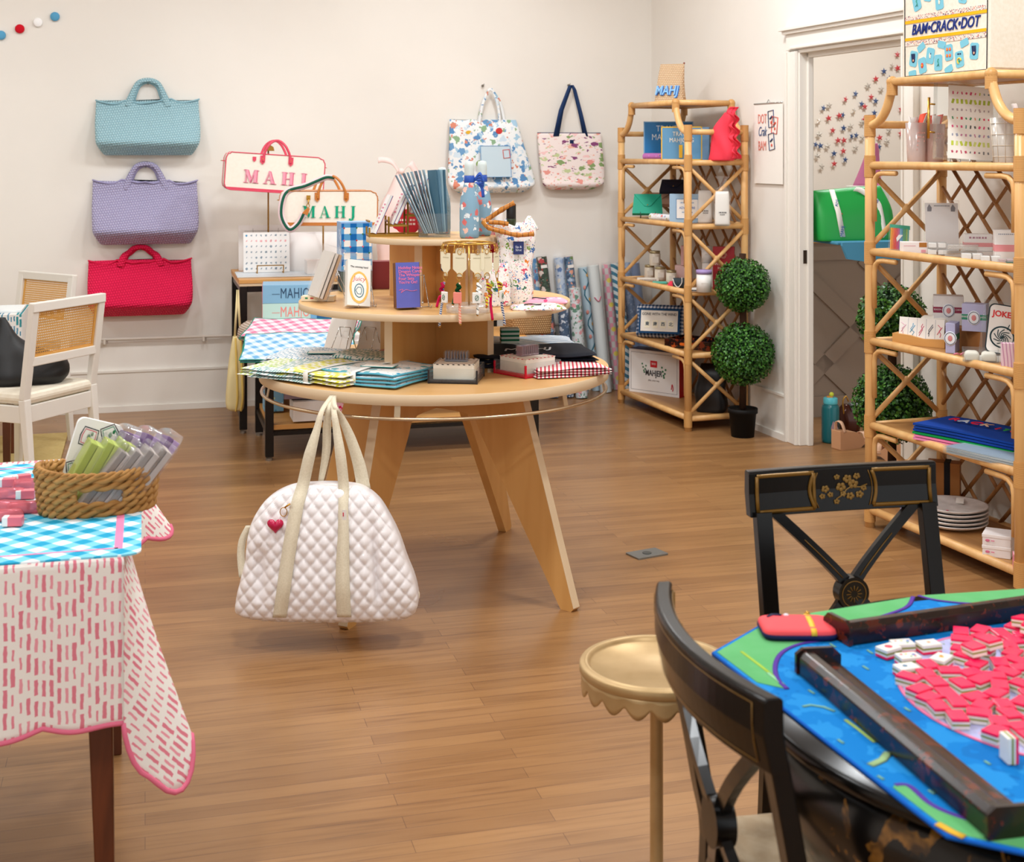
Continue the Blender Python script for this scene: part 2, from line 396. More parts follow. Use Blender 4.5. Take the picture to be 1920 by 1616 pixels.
b = MB().use(wallm); b.box((-.36, VW+.06, CEIL/2), (7.25, .12, CEIL)); struct('wall_back', b, rz=ANG)
b = MB().use(wallm); b.box((-4.06, 3.2, CEIL/2), (.12, 11, CEIL)); struct('wall_left', b, rz=ANG)
DV0, DV1, DH = 5.43, 6.387, 2.09            # doorway in the right wall
b = MB().use(wallm)
b.box((UW+.04, (DV1+9.2)/2, CEIL/2), (.08, 9.2-DV1, CEIL))
b.box((UW+.04, (DV0-2)/2, CEIL/2), (.08, DV0+2, CEIL))
b.box((UW+.04, (DV0+DV1)/2, (DH+CEIL)/2), (.08, DV1-DV0, CEIL-DH))
struct('wall_right', b, rz=ANG2)
# casing of the doorway: jamb lining, fluted casing, crown head
b = MB().use(trimm)
for v, sg in ((DV1, 1), (DV0, -1)):
    b.box((UW+.035, v, DH/2), (.085, .02, DH))
    b.box((UW-.011, v+sg*.055, DH/2), (.022, .11, DH)); b.box((UW-.017, v+sg*.10, DH/2), (.034, .022, DH)); b.box((UW-.014, v+sg*.012, DH/2), (.028, .016, DH))
    b.box((UW+.05, v-sg*.018, DH/2), (.03, .02, DH))
b.box((UW+.035, (DV0+DV1)/2, DH), (.085, DV1-DV0, .02)); b.box((UW+.05, (DV0+DV1)/2, DH-.02), (.03, DV1-DV0, .03))
W_ = DV1-DV0+.22
b.box((UW-.011, (DV0+DV1)/2, DH+.055), (.022, W_, .09)); b.box((UW-.02, (DV0+DV1)/2, DH+.105), (.04, W_+.03, .02)); b.box((UW-.027, (DV0+DV1)/2, DH+.122), (.055, W_+.06, .018)); b.box((UW-.014, (DV0+DV1)/2, DH+.02), (.03, W_-.1, .014))
struct('trim_1', b, rz=ANG2, bev=.003)
b = MB().use(M('#3a2c22', .4, .8, name='strike_metal')); b.box((UW+.03, DV1-.0115, 1.0), (.03, .004, .07)); struct('trim_2', b, rz=ANG2)
def base(name, u0, v0, u1, v1, sx, sy, rz=ANG):
    b = MB().use(trimm); L = math.hypot(u1-u0, v1-v0); cu, cv = (u0+u1)/2, (v0+v1)/2; al = abs(u1-u0) > abs(v1-v0)
    for t, h, z in ((.018, .235, .1175), (.024, .012, .241), (.032, .035, .0175)):
        d = (L, t, h) if al else (t, L, h)
        b.box((cu+sx*t/2, cv+sy*t/2, z), d)
    return struct(name, b, rz=rz)
base('baseboard_back', -4, VW, 3.22, VW, 0, -1); base('baseboard_right', UW, DV1+.11, UW, 8.33, -1, 0, ANG2); base('baseboard_right_near', UW, -1.9, UW, DV0-.11, -1, 0, ANG2)
# thin painted pipe along the back wall
b = MB().use(M('#d8cfc4', .4, name='pipe_paint')); p0, p1 = onv(60, 640), onv(1100, 606)
b.tube([p0+Vector((0, -.03, 0)), p1+Vector((0, -.03, 0))], .0085, 8)
for px in (200, 385, 560): q = onv(px, 640-(px-60)*34/1040); b.box((q.x, q.y-.02, q.z-.012), (.012, .05, .03))
struct('trim_3', b)
# back room seen through the doorway
b = MB().use(speckle('wall_paint_back_room', '#e4d9cb', '#e9dfd2', 1.5, .8, .03, .001)); b.box((5.4, VW+.26, CEIL/2), (4.0, .12, CEIL)); struct('wall_back_room', b, rz=ANG)
b = MB().use(MATS['wall_paint_back_room']); b.box((7.3, 6.5, CEIL/2), (.12, 5.5, CEIL)); struct('wall_back_room_right', b, rz=ANG)

# ============================================================ RATTAN ETAGERES
ratm = wood('rattan', '#e8bb7c', '#d8a262', 3, 'z', .38, (.3, .75), .05)
ratd = wood('rattan_brown', '#b98550', '#93602f', 3, 'z', .45, (.3, .75), .05)
shm = wood('rattan_shelf_board', '#c08d55', '#a97642', 2, 'x', .45)
wrapm = stripes('rattan_wrap', '#e0ae6c', '#b9803f', .004, 'zx', rough=.45)
SW, SD, LV, ZS, ZT, INS = .912, .355, (.072, .423, .772, 1.142, 1.500), 1.668, 1.838, .155
def etagere(name, label, loc, rz):
    t = thing(name, label, 'shelf', loc, rz); R = .0205
    for x in (0, SW):
        for y in (0, SD):
            b = MB().use(ratm, True); b.tube([(x, y, 0), (x, y, .6), (x, y, 1.2), (x, y, ZS)], R, 12)
            b.use(wrapm)
            for z in LV+(ZS,): b.cyl((x, y, z-.05), R+.003, .09, 14)
            obj('post', b, t)
    for i, z in enumerate(LV):
        b = MB().use(shm); b.box((SW/2, SD/2, z), (SW-.01, SD-.01, .014)); b.use(ratm, True)
        for y in (0, SD): b.tube([(0, y, z), (SW, y, z)], .0165, 10)
        for x in (0, SW): b.tube([(x, 0, z-.004), (x, SD, z-.004)], .0165, 10)
        obj('shelf', b, t)
    # arched crown
    b = MB().use(ratm, True)
    for y in (0, SD):
        b.tube([(INS, y, ZT), (SW-INS, y, ZT)], .0165, 10)
        for x, s in ((0, 1), (SW, -1)):
            arc = [(x, y, ZS), (x+s*.03, y, ZS+.001), (x+s*.075, y, ZS+.02), (x+s*.115, y, ZS+.06), (x+s*.14, y, ZS+.11), (x+s*INS, y, ZT-.02), (x+s*INS, y, ZT+.005)]
            b.tube(catmull(arc, 4), .0185, 10)
    for x in (INS, SW-INS): b.tube([(x, 0, ZT), (x, SD, ZT)], .0165, 10)
    for x in (0, SW): b.tube([(x, 0, ZS), (x, SD, ZS)], .0165, 10)
    b.tube([(0, SD, ZS), (SW, SD, ZS)], .0165, 10)
    b.use(wrapm)
    for x in (INS, SW-INS):
        for y in (0, SD): b.cyl((x, y, ZT-.055), .022, .05, 14); b.ball((x, y, ZT), .0235)
    obj('crown_frame', b, t)
    b = MB().use(shm); b.box((SW/2, SD/2, ZT), (SW-2*INS, SD, .012)); obj('top_shelf', b, t)
    # crossed canes on both ends
    for x in (0, SW):
        for i in range(4):
            z0, z1 = LV[i]+.035, LV[i+1]-.035; b = MB().use(ratm, True)
            b.tube([(x+.006, .015, z0), (x+.006, SD-.015, z1)], .0115, 8); b.tube([(x-.006, .015, z1), (x-.006, SD-.015, z0)], .0115, 8); b.ball((x, SD/2, (z0+z1)/2), .018)
            obj('cross_brace', b, t)
    # bent corner brackets on the front
    for i in range(1, 5):
        z = LV[i]-.032
        for x, s in ((.032, 1), (SW-.032, -1)):
            b = MB().use(ratm, True); b.tube([(x, 0, z-.20), (x, 0, z-.05), (x+s*.008, 0, z-.02), (x+s*.03, 0, z-.004), (x+s*.06, 0, z), (x+s*.15, 0, z)], .0105, 8); obj('corner_bracket', b, t)
    # lattice back
    for i in range(5):
        z0, z1 = LV[i], (LV[i+1] if i < 4 else ZS); b = MB().use(ratd, True); h = z1-z0; sg = 1 if i < 2 else -1
        n = 9; st = (SW+h)/n; yb = SD-.005
        def P(a, q): # a: start offset along x, q: 0..1 height
            return a+h*q*.95
        for k in range(n+1):
            a0 = -h*.95+k*st; q0 = max(0, -a0/(h*.95)); q1 = min(1, (SW-a0)/(h*.95))
            if q1-q0 < .05: continue
            X = lambda q: P(a0, q) if sg > 0 else SW-P(a0, q)
            b.tube([(X(q0), yb, z0+h*q0), (X(q1), yb, z0+h*q1)], .0085, 7)
            for m in range(3):
                q = .18+.3*m+(.12 if k % 2 else 0); a1 = a0+st
                # short cross pieces run the other way between neighbouring canes
                xa, xb = P(a0, q), P(a0, q)+st*.5
                if 0 < xa and xb < SW and q-.5*st/(h*.95) > 0:
                    xs = (xa, xb) if sg > 0 else (SW-xa, SW-xb)
                    b.tube([(xs[0], yb, z0+h*q), (xs[1], yb, z0+h*q-st*.5)], .0075, 7)
        obj('lattice_back', b, t)
    return t
SRZ = math.radians(-70.6)
S1 = etagere('rattan_etagere', 'tall rattan etagere against the far right wall beside the topiary', (.679, 8.445, 0), SRZ)
S2 = dup(S1, (1.486, 5.646, 0), SRZ, 'tall rattan etagere at the right frame edge, holding the canvas tote'); 

# ============================================================ ROUND TIERED DISPLAY TABLE
TX, TY = -.284, 5.02
mapm = wood('maple_ply', '#e3b67a', '#d3a164', 1.6, 'x', .38, (.25, .8), .02)
mapv = wood('maple_ply_upright', '#deab68', '#cb9450', 1.6, 'z', .4, (.25, .8), .02)
edgem = M('#dcc3a0', .5, name='ply_edge')
t = thing('tiered_display_table', 'round three-tier maple display table on splayed legs in the middle of the floor', 'table', (TX, TY, 0))
for z, r, th in ((.770, .638, .036), (1.011, .497, .024), (1.247, .252, .022)):
    b = MB().use(mapm); b.cyl((0, 0, z-th), r, th, 96); b.use(edgem, True); b.lathe([(r, z-th), (r+.0012, z-th+.001), (r+.0012, z-.001), (r, z)], 96, cap=False)
    obj('tier', b, t)
A_ = (math.radians(-114), math.radians(66)); B_ = (math.radians(-40), math.radians(140))
def leg_outline(s0=.12):
    zt, zb = .734, .615
    inner = [(s0, zb), (.17, zb-.002), (.215, zb-.02), (.235, zb-.06)]
    return [(0, zt), (.42, zt), (.655, .012), (.645, 0), (.60, 0)]+inner[::-1]+[(0, zb)]
for aa in A_+B_:
    b = MB().use(mapv); b.prism(leg_outline(), .034, 'xz'); 
    # end grain strip along the outer edge
    b.use(edgem); b.bar((.4205, 0, .733), (.6555, 0, .012), .0345, .003, up=(1, 0, 0)); obj('leg', b, t, rot=(0, 0, aa), bev=.0015)
for (z0, z1, ra, rb) in ((.770, .987, .35, .27), (1.011, 1.225, .13, .22)):
    for (aa, rr) in ((A_[0], ra), (B_[0], rb)):
        b = MB().use(mapv); b.box((0, 0, (z0+z1)/2), (rr*2, .03, z1-z0)); b.use(edgem)
        for s in (-1, 1): b.box((s*(rr+.001), 0, (z0+z1)/2), (.003, .0305, z1-z0))
        obj('upright_panel', b, t, rot=(0, 0, aa))
b = MB().use(M('#c9b394', .28, .9, name='brushed_rail'), True)
b.tube([(.63*math.cos(2*PI*k/72), .63*math.sin(2*PI*k/72), .690) for k in range(72)], .0062, 8, closed=True); obj('hanging_rail', b, t)
for a in (-12, 60, 132, 204, 262, 318):
    b = MB().use(MATS['brushed_rail']); c, s = math.cos(math.radians(a)), math.sin(math.radians(a)); b.bar((.62*c, .62*s, .735), (.63*c, .63*s, .686), .02, .003, up=(c, s, 0)); obj('rail_bracket', b, t)

# ============================================================ BLACK METAL TABLES BY THE BACK WALL
blackm = M('#17120f', .35, .3, name='black_steel'); topm = wood('table_top_wood', '#d9a35f', '#c78e4a', 1.6, 'x', .45)
def steel_table(name, label, u0, u1, v0, v1, zt, zs, legs):
    t = thing(name, label, 'table', uv((u0+u1)/2, (v0+v1)/2), ANG); W, D = u1-u0, v1-v0
    b = MB().use(topm); b.box((0, 0, zt-.011), (W, D, .022)); b.use(edgem); b.box((0, 0, zt-.030), (W-.006, D-.006, .016)); obj('top', b, t, bev=.002)
    for x in (-1, 1):
        for y in (-1, 1):
            b = MB().use(blackm); b.box((x*(W/2-.025), y*(D/2-.025), (zt-.038)/2+.01), (.042, .042, zt-.058)); b.use(M('#9a948c', .3, .8)); b.cyl((x*(W/2-.025), y*(D/2-.025), 0), .018, .012, 12); obj('leg', b, t, bev=.002)
    b = MB().use(blackm)
    for y in (-1, 1):
        b.box((0, y*(D/2-.025), zt-.055), (W-.09, .03, .03))
        if zs: b.box((0, y*(D/2-.025), zs-.03), (W-.09, .03, .03))
    for x in (-1, 1):
        b.box((x*(W/2-.025), 0, zt-.055), (.03, D-.09, .03)); b.box((x*(W/2-.025), 0, (zs-.03) if zs else .08), (.03, D-.09, .03))
    obj('frame', b, t)
    if zs:
        b = MB().use(topm); b.box((0, 0, zs-.009), (W-.05, D-.02, .036)); obj('lower_shelf', b, t, bev=.002)
    return t
steel_table('console_table', 'wooden console with black steel legs against the back wall, under the lettered weekender bags', .50, 2.15, 7.64, 8.36, .85, None, 0)
steel_table('nesting_table', 'low wood and black steel table nested in front of the console', .58, 2.02, 6.92, 7.60, .55, .17, 0)

# ============================================================ LEFT FRONT TABLE (base only; cloth comes later)
dkwood = wood('walnut_leg', '#6a3216', '#4c220d', 3, 'z', .35)
t = thing('serving_table', 'dark wood leg table under the pink brushstroke cloth in the left foreground', 'table', (-.778, 2.680, 0), ANG)
b = MB().use(dkwood); b.box((-.56, .465, .735), (1.115, .925, .03)); obj('top', b, t)
b = MB().use(dkwood); b.box((-.56, .465, .68), (1.0, .80, .08)); obj('apron', b, t)
for x in (-.040, -1.06):
    for y in (.06, .87):
        b = MB().use(dkwood); b.bar((x, y, .72), (x+(.018 if x > -.5 else 0), y, 0), .056, .056, up=(0, 1, 0), w2=.034); obj('leg', b, t, bev=.003)
# ============================================================ SHARED MATERIALS
goldm = M('#c99a45', .28, .9, name='gold_metal'); brassm = M('#a67c37', .4, .75, name='antique_gold'); steelm = M('#c9c9c7', .2, .9, name='steel')
whitem = M('#f4f1ec', .5, name='white_card'); paperm = M('#f6f2ea', .7, name='paper'); blackp = M('#0f0e0f', .35, name='black_gloss'); nvym = M('#1d2c55', .7, name='navy')
clearm = film('clear_plastic', '#fbfcfc', .05, .05); frostm = film('frosted_plastic', '#fbeeea', .45, .2, '#f6e7e1'); cellom = film('cellophane', '#ffffff', .04, .12, shine=.28)
acryl = film('acrylic', '#f7f9f9', .04, .04, shine=.2)
def up(px, u): t = (px-CX)/F; Y = u/(UX*t+UY); return Vector((t*Y, Y, 0))
def hook(loc, rz=ANG, lab='small nail in the back wall', name='wall_hook'):
    b = MB().use(M('#8f887e', .3, .8)); b.cyl((0, 0, 0), .009, -.004, 10, axis='y'); b.tube([(0, 0, 0), (0, -.03, 0), (0, -.036, .012)], .0025, 6)
    return one(name, b, lab, 'hook', loc, rz)
def place(o, p, rz=None):
    o.location = p
    if rz is not None: o.rotation_euler[2] = rz
# ---------------- didone letters of MAHJ, flat prisms
def mahj(mb, x0, z0, h, y, slant=0, gap=.30, t=.002):
    def P(pts, ox):
        mb.prism([(x0+(ox+a+slant*b)*h, z0+b*h) for a, b in pts], t, 'xz', y)
    R = lambda a, b, c, d: [(a, b), (c, b), (c, d), (a, d)]
    ox = 0
    for q in (R(0, 0, .30, .045), R(.13, 0, .175, 1), R(-.02, .955, .2, 1), [(.04, 1), (.29, 1), (.60, .18), (.50, 0)], [(.47, 0), (.53, 0), (.86, 1), (.80, 1)], R(.78, 0, .99, 1), R(.68, 0, 1.09, .045), R(.9, .955, 1.09, 1)): P(q, ox)
    ox += 1.09+gap
    for q in ([(.10, 0), (.15, 0), (.46, 1), (.42, 1)], [(.38, 1), (.50, 1), (.86, 0), (.63, 0)], R(.2, .30, .72, .345), R(0, 0, .28, .045), R(.52, 0, .97, .045)): P(q, ox)
    ox += .97+gap
    for q in (R(.10, 0, .31, 1), R(.66, 0, .87, 1), R(.3, .47, .7, .52), R(0, 0, .41, .045), R(.56, 0, .97, .045), R(0, .955, .41, 1), R(.56, .955, .97, 1)): P(q, ox)
    ox += .97+gap
    for q in (R(.22, .02, .43, 1), R(.12, .955, .53, 1), [(.43, .1), (.22, .05), (.16, -.16), (.05, -.2), (.04, -.25), (.2, -.25), (.36, -.15)], [(-.04, -.08), (.05, -.04), (.13, -.1), (.11, -.22), (.03, -.25), (-.05, -.18)]): P(q, ox)
    return ox+.53
def mahj_w(h, gap=.30): return h*(1.09+.97+.97+.53+3*gap)

# ============================================================ WOVEN TOTES ON THE WALL
def woven_tote(name, label, pxl, pxr, pyt, pyb, pyh, col, col2, tagcol, seed):
    c = onv((pxl+pxr)/2, pyb, VW-.01); L = onv(pxl, pyb, VW-.06); Rr = onv(pxr, pyb, VW-.06)
    W = (Rr-L).length; sc = c.y/F; H = (pyb-pyt)*sc; HH = (pyb-pyh)*sc
    wm = weave('woven_'+name+str(seed), col, col2, .0145, 'xz', .6, .9, .006, rot=.12); dm = M(col2, .6)
    t = thing('woven_tote', label, 'bag', c, ANG, 'woven totes hanging in a column')
    h = W/2; r = random.Random(seed); a1, a2 = r.uniform(-.01, .015), r.uniform(-.015, .01)
    def dp(x, y, z, ct, st):
        k = max(0, (z-H*.72)/(H*.28)); q = abs(x)/h
        z2 = z+k*(.030*math.exp(-((q-.40)/.13)**2)+.014*q**5-.014*math.sin(min(1, q)*PI))+k*(a1 if x < 0 else a2)
        if k < .01: z2 += -.006*math.cos(q*PI/2)*0
        y2 = y+(.006*math.sin(x*22+seed)*(z/H) if y < -.02 else 0)
        return x, y2, z2
    b = MB().use(wm, True)
    b.loft([(0, -h*.80, h*.82, -.05, 0), (.012, -h*.86, h*.87, -.075, 0), (H*.20, -h*.97, h*.97, -.165, 0), (H*.34, -h*.99, h, -.155, 0), (H*.6, -h*1.0, h, -.10, 0), (H*.85, -h*.99, h*.98, -.045, 0), (H, -h*.985, h*.975, -.03, 0)], 72, .42, 4, dp)
    obj('bag_body', b, t)
    b = MB().use(dm, True); b.tube([(h*.985*math.cos(2*PI*k/40), -.018+.018*math.copysign(abs(math.sin(2*PI*k/40))**.6, math.sin(2*PI*k/40)), dp(h*.985*math.cos(2*PI*k/40), 0, H, 0, 0)[2]) for k in range(40)], .005, 6, closed=True); obj('rim', b, t)
    for yy, ins, hm in ((-.034, 0, 0), (-.010, .010, -.007)):
        b = MB().use(wm if yy < -.02 else dm, True); g = .108-ins; top = HH-.016+hm; bt = H*.90
        pts = catmull([(-g-.01, yy, bt), (-g+.012, yy, H+.03), (-g+.04, yy, top-.028), (-g+.068, yy, top-.004), (0, yy, top+.004), (g-.068, yy, top-.004), (g-.04, yy, top-.028), (g-.012, yy, H+.03), (g+.01, yy, bt)], 4)
        n = len(pts); rs = [.014+.012*max(0, abs(i/(n-1)-.5)*2-.55)/.45 for i in range(n)]
        b.tube(pts, rs, 8, flat=.5, up=(0, 1, 0)); obj('handle', b, t)
    b = MB().use(M(tagcol, .4)); b.box((.0, -.055, H*.93), (.068, .006, .011)); obj('name_plate', b, t, rot=(-.12, 0, .0))
    hk = hook(c+Vector((0, 0, HH-.03)), lab='nail behind the handle of the '+label.split(' woven')[0]+' tote')
    return t
woven_tote('a', 'pale sky blue woven tote hanging topmost on the back wall', 179, 376, 191, 291, 147, '#b9dde6', '#8fb9c6', '#d5e9ee', 1)
woven_tote('b', 'lavender woven tote hanging between the blue and the red ones', 173, 373, 345, 457, 303, '#c9c3e0', '#a09ac0', '#dca6c6', 2)
woven_tote('c', 'hot pink red woven tote hanging lowest on the back wall', 165, 362, 489, 590, 458, '#ff2a5e', '#dc1548', '#f0a9a0', 3)

# ============================================================ LETTERED WEEKENDER BAGS
def weekender(label, pxl, pxr, pyt, pyb, Y, trim, letter, tilt, rz, letter2=None, group='lettered weekender bags'):
    c = at((pxl+pxr)/2, (pyt+pyb)/2, Y); sc = Y/F; W = (pxr-pxl)*sc/math.cos(rz-.0)*.98; H = (pyb-pyt)*sc; D = .17
    cream = speckle('cream_canvas', '#f1e8da', '#f4ecdf', 60, .8, .1, .0006) if 'cream_canvas' not in MATS else MATS['cream_canvas']; tm = M(trim, .45)
    t = thing('weekender_bag', label, 'bag', c-Vector((0, 0, H/2)), rot=(0, tilt, rz)); t['group'] = group
    def out(k=0):
        o = []; rr = .04
        for cx, cz, a0 in ((W/2-rr, rr, -90), (W/2-rr, H-rr, 0), (-W/2+rr, H-rr, 90), (-W/2+rr, rr, 180)):
            for q in range(0, 91, 15): a = math.radians(a0+q); z = cz+(rr+k)*math.sin(a); o.append((cx+(rr+k)*math.cos(a), z-.010*math.cos(cx and (cx/W*PI))*(1 if z > H/2 else 0)+ (.004*math.sin(q) if z > H/2 else 0)))
        return o
    b = MB().use(cream); b.prism(out(), D, 'xz', 0, True); body = obj('bag_body', b, t, bev=.006)
    b = MB().use(tm); o2 = out(.002); lo = [(x, min(z, .016)) for x, z in o2]; b.prism([p for p in lo], D+.004, 'xz', 0); obj('base_panel', b, t)
    b = MB().use(tm, True)
    for y in (-D/2, D/2): b.tube([(x, y, z) for x, z in out(.0)], .0035, 6, closed=True)
    obj('piping', b, t)
    for y in (-D/2-.004, D/2+.004):
        b = MB().use(tm, True)
        b.tube(catmull([(-.075, y, H-.045), (-.070, y, H), (-.05, y, H+.05), (-.02, y*.8, H+.077), (.015, y*.8, H+.08), (.05, y, H+.05), (.078, y, H-.005), (.082, y, H-.045)], 5), .0075, 8)
        for x in (-.078, .084): b.prism([(x-.014, H-.01), (x+.014, H-.01), (x+.014, H-.048), (x, H-.062), (x-.014, H-.048)], .005, 'xz', y)
        b.use(goldm)
        for x in (-.078, .084): b.ball((x, y-.004, H-.03), .004)
        obj('handle', b, t)
    for s in (-1, 1):
        b = MB().use(tm); b.box((s*(W/2+.006), 0, H-.055), (.02, .03, .006)); b.use(goldm, True); b.tube([(s*(W/2+.014)+.009*math.cos(k*PI/6)*s, .0+.012*math.sin(k*PI/6), H-.055) for k in range(12)], .0022, 6, closed=True); obj('side_tab', b, t)
    b = MB().use(M(letter, .6)); hh = H*.34; wl = mahj_w(hh, .42)
    if letter2: mahj(b.use(M(letter2, .6)), -wl/2+.006, H*.21, hh, -D/2-.003, 0, .42); b.use(M(letter, .6))
    mahj(b, -wl/2+(.0 if letter2 else .0), H*.21+.002, hh, -D/2-.0045, 0, .42 if letter2 else .32); obj('lettering', b, body)
    return t, W, H, D
t, W, H, D = weekender('cream weekender bag with red piping and pink lettering, the higher of the two lettered bags', 421, 600, 290, 360, 7.95, '#dd4560', '#f0a0b4', math.radians(4.2), math.radians(16), '#e0708c')
b = MB().use(M('#dd4560', .45)); b.prism([(-.135, H-.02), (-.115, H-.02), (-.115, H-.04), (-.125, H-.05), (-.135, H-.04)], .004, 'xz', -D/2-.003); obj('strap_tab', b, t)
t, W, H, D = weekender('cream weekender bag with tan leather piping, green lettering and striped strap', 530, 701, 357, 421, 7.62, '#c4762f', '#12a57c', math.radians(.8), math.radians(17))
b = MB(); path = catmull([(-.155, -D/2-.036, H*.36), (-.185, -D/2-.03, .01), (-.235, -D/2-.035, -.02), (-.275, -D/2-.02, .05), (-.268, -D/2-.01, H-.05), (-.235, -D/2, H+.0), (-.15, -D/2-.005, H+.025), (-.08, -D/2-.01, H+.055), (-.03, -D/2-.016, H+.075), (.02, -.06, H+.07)], 5)
for k, cm in ((-1, '#e9cfd0'), (0, '#1f5a46'), (1, '#e9cfd0')):
    b.use(M(cm, .8), True); b.ribbon([p+Vector((0, -.0016*(k == 0), 0)) for p in path], [(path[min(i+1, len(path)-1)]-path[max(i-1, 0)]).cross(Vector((0, 1, 0))) for i in range(len(path))], .015 if k == 0 else .034, .002) if k != 1 else None
obj('shoulder_strap', b, t)
b = MB().use(M('#c4762f', .45)); b.prism([(-.165, H*.36), (-.14, H*.5), (-.122, H*.5), (-.135, H*.30)], .008, 'xz', -D/2-.035); b.use(goldm, True)
b.tube([(-.132+.008*math.cos(k*PI/5), -D/2-.03, H*.57+.011*math.sin(k*PI/5)) for k in range(10)], .0025, 6, closed=True); b.box((-.128, -D/2-.012, H*.80), (.022, .008, .026)); b.tube([(-.128, -D/2-.02, H*.78), (-.131, -D/2-.03, H*.62)], .004, 6); obj('clasp', b, t)
# stands that hold them up
def gooseneck(label, px, v, pyt):
    p = cs(px, v, .8515); h = EYE-(pyt-HY)/F*p.y-.8515; b = MB().use(brassm, True); b.lathe([(0, 0), (.07, 0), (.07, .006), (0, .006)], 24, (0, 0, 0)); b.tube([(0, 0, 0), (0, 0, h-.03)], .005, 8); b.smooth = False; b.prism([(-.035, h-.035), (.035, h-.035), (.03, h-.012), (.012, h), (-.012, h), (-.03, h-.012)], .03, 'xz', 0)
    return one('display_stand', b, label, 'stand', p, ANG)
zc = .851
gooseneck('antique gold stand carrying the red-piped weekender bag', 503, 8.20, 272)

# ============================================================ HANGING TOTES ON THE WALL (right)
def flat_tote(name, label, cat, pts_l, pts_r, ys, Y, mat, D=.09, ex=.6, grp=None, disp=None):
    """rows from bottom to top given in photo columns and rows"""
    pxc = (pts_l[0]+pts_r[0])/2; c = at(pxc, ys[0], Y); sc = Y/F/UX
    rows = []
    n = len(ys)
    for i, (l, r, y) in enumerate(zip(pts_l, pts_r, ys)):
        k = i/(n-1); d = D*(1-.75*k) if i else D*.5
        rows.append(((ys[0]-y)*Y/F, (l-pxc)*sc, (r-pxc)*sc, -d, 0))
    t = thing(name, label, cat, c, ANG, grp); b = MB().use(mat, True); b.loft(rows, 56, ex, 5, disp); obj('bag_body', b, t); return t, rows, sc, pxc
flor = blots('floral_toile', '#eef1f2', ['#6f9ec8', '#a8cbe2', '#d98a72', '#8fb08a', '#cfe0ec', '#5d8fc0'], 17, .42, 34, .34, warp=.05)
Yt = onv(915, 300, VW-.02).y
def dsp(x, y, z, ct, st):
    k = max(0, z-.33)/.07
    return x, y+(.004*math.sin(x*30+z*20) if y < -.02 else 0), z-.022*k*math.exp(-(x/.06)**2)+.004*math.sin(x*40)*k
t, rows, sc, pc = flat_tote('floral_tote', 'pale blue and white floral tote hanging highest on a loop of its own straps', 'bag', [858, 843, 838, 840, 842, 843], [975, 995, 998, 985, 972, 966], [361, 350, 335, 290, 245, 226], Yt, flor, .13, .7, None, dsp)
b = MB().use(M('#c3d6e0', .75)); b.box((.018, 0, 0), (.195, .004, .20)); b.use(M('#4f8ac2', .6), True); b.tube([(.018-.0975, -.003, -.1), (.018+.0975, -.003, -.1), (.018+.0975, -.003, .1), (.018-.0975, -.003, .1)], .0022, 5, closed=True)
b.use(M('#d85a4c', .6)); b.tube([(.07, -.004, .02), (.112, -.004, .025), (.108, -.004, .078), (.066, -.004, .073)], .003, 5, closed=True); obj('pocket_panel', b, t, (0, -.112, .20), (-.17, 0, 0))
b = MB().use(M('#cf3f3c', .7)); b.prism([(.055+.022*math.cos(k*PI/6), .395+.02*math.sin(k*PI/6)) for k in range(12)], .01, 'xz', -.05)
b.use(M('#e8b63a', .7)); b.prism([(-.145+.02*math.cos(k*PI/6), .385+.012*math.sin(k*PI/6)) for k in range(12)], .01, 'xz', -.05)
b.use(M('#7fa04c', .7)); b.prism([(-.09+.022*math.cos(k*PI/6), .185+.022*math.sin(k*PI/6)) for k in range(12)], .01, 'xz', -.118); obj('printed_motif', b, t)
for s in (-1, 1):
    b = MB().use(flor, True); yy = -.03 if s < 0 else -.012
    b.tube(catmull([(-.075, yy, .39), (-.07, yy, .45), (-.045, yy, .57), (-.012, -.03, .648), (.004, -.03, .66), (.02, -.03, .648), (.05 if s < 0 else .075, yy, .57), (.065 if s < 0 else .1, yy, .46), (.05 if s < 0 else .115, yy, .39)], 5), .0095, 8, flat=.5, up=(0, 1, 0)); obj('strap', b, t)
hook(at(905, 161, Yt), lab='nail holding up the pale blue floral tote')
pago = blots('pagoda_print_pink', '#f4e6e2', ['#e79a8f', '#8aa46c', '#f0b9a6', '#8a4a78', '#f3c8c6', '#c4cf9c'], 20, .38, 40, .30, warp=.04, stretch=(.7, 1, 1.35))
Yt = onv(1070, 300, VW-.02).y
t, rows, sc, pc = flat_tote('pagoda_tote', 'small pink pagoda print tote hanging on navy straps', 'bag', [1030, 1016, 1012, 1008, 1006], [1108, 1126, 1131, 1129, 1126], [355, 346, 330, 285, 250], Yt, pago, .10, .6)
b = MB().use(nvym, True); b.tube([(r[1]*.99, -.012, r[0]+.001) for r in (rows[-1],)]+[(rows[-1][2]*.99, -.012, rows[-1][0]+.001)], .008, 6, flat=.6); b.box((.0, -.035, rows[-1][0]-.055), (.026, .004, .024)); obj('rim_and_label', b, t)
zt = rows[-1][0]; zn = (355-160)*Yt/F
b = MB().use(M('#1d3763', .6), True); b.ribbon([(-.105, -.03, zt-.02), (-.07, -.03, zt+.15), (-.01, -.035, zn-.005), (.003, -.035, zn)], (1, .1, 0), .036, .003, [.04, .034, .028, .02]); b.ribbon([(.003, -.033, zn), (.02, -.03, zn-.03), (.065, -.026, zt+.12), (.098, -.022, zt-.02)], (1, -.9, 0), .03, .003, [.02, .026, .03, .036]); obj('strap', b, t)
hook(at(1066, 160, Yt), lab='nail holding up the small pink pagoda tote')
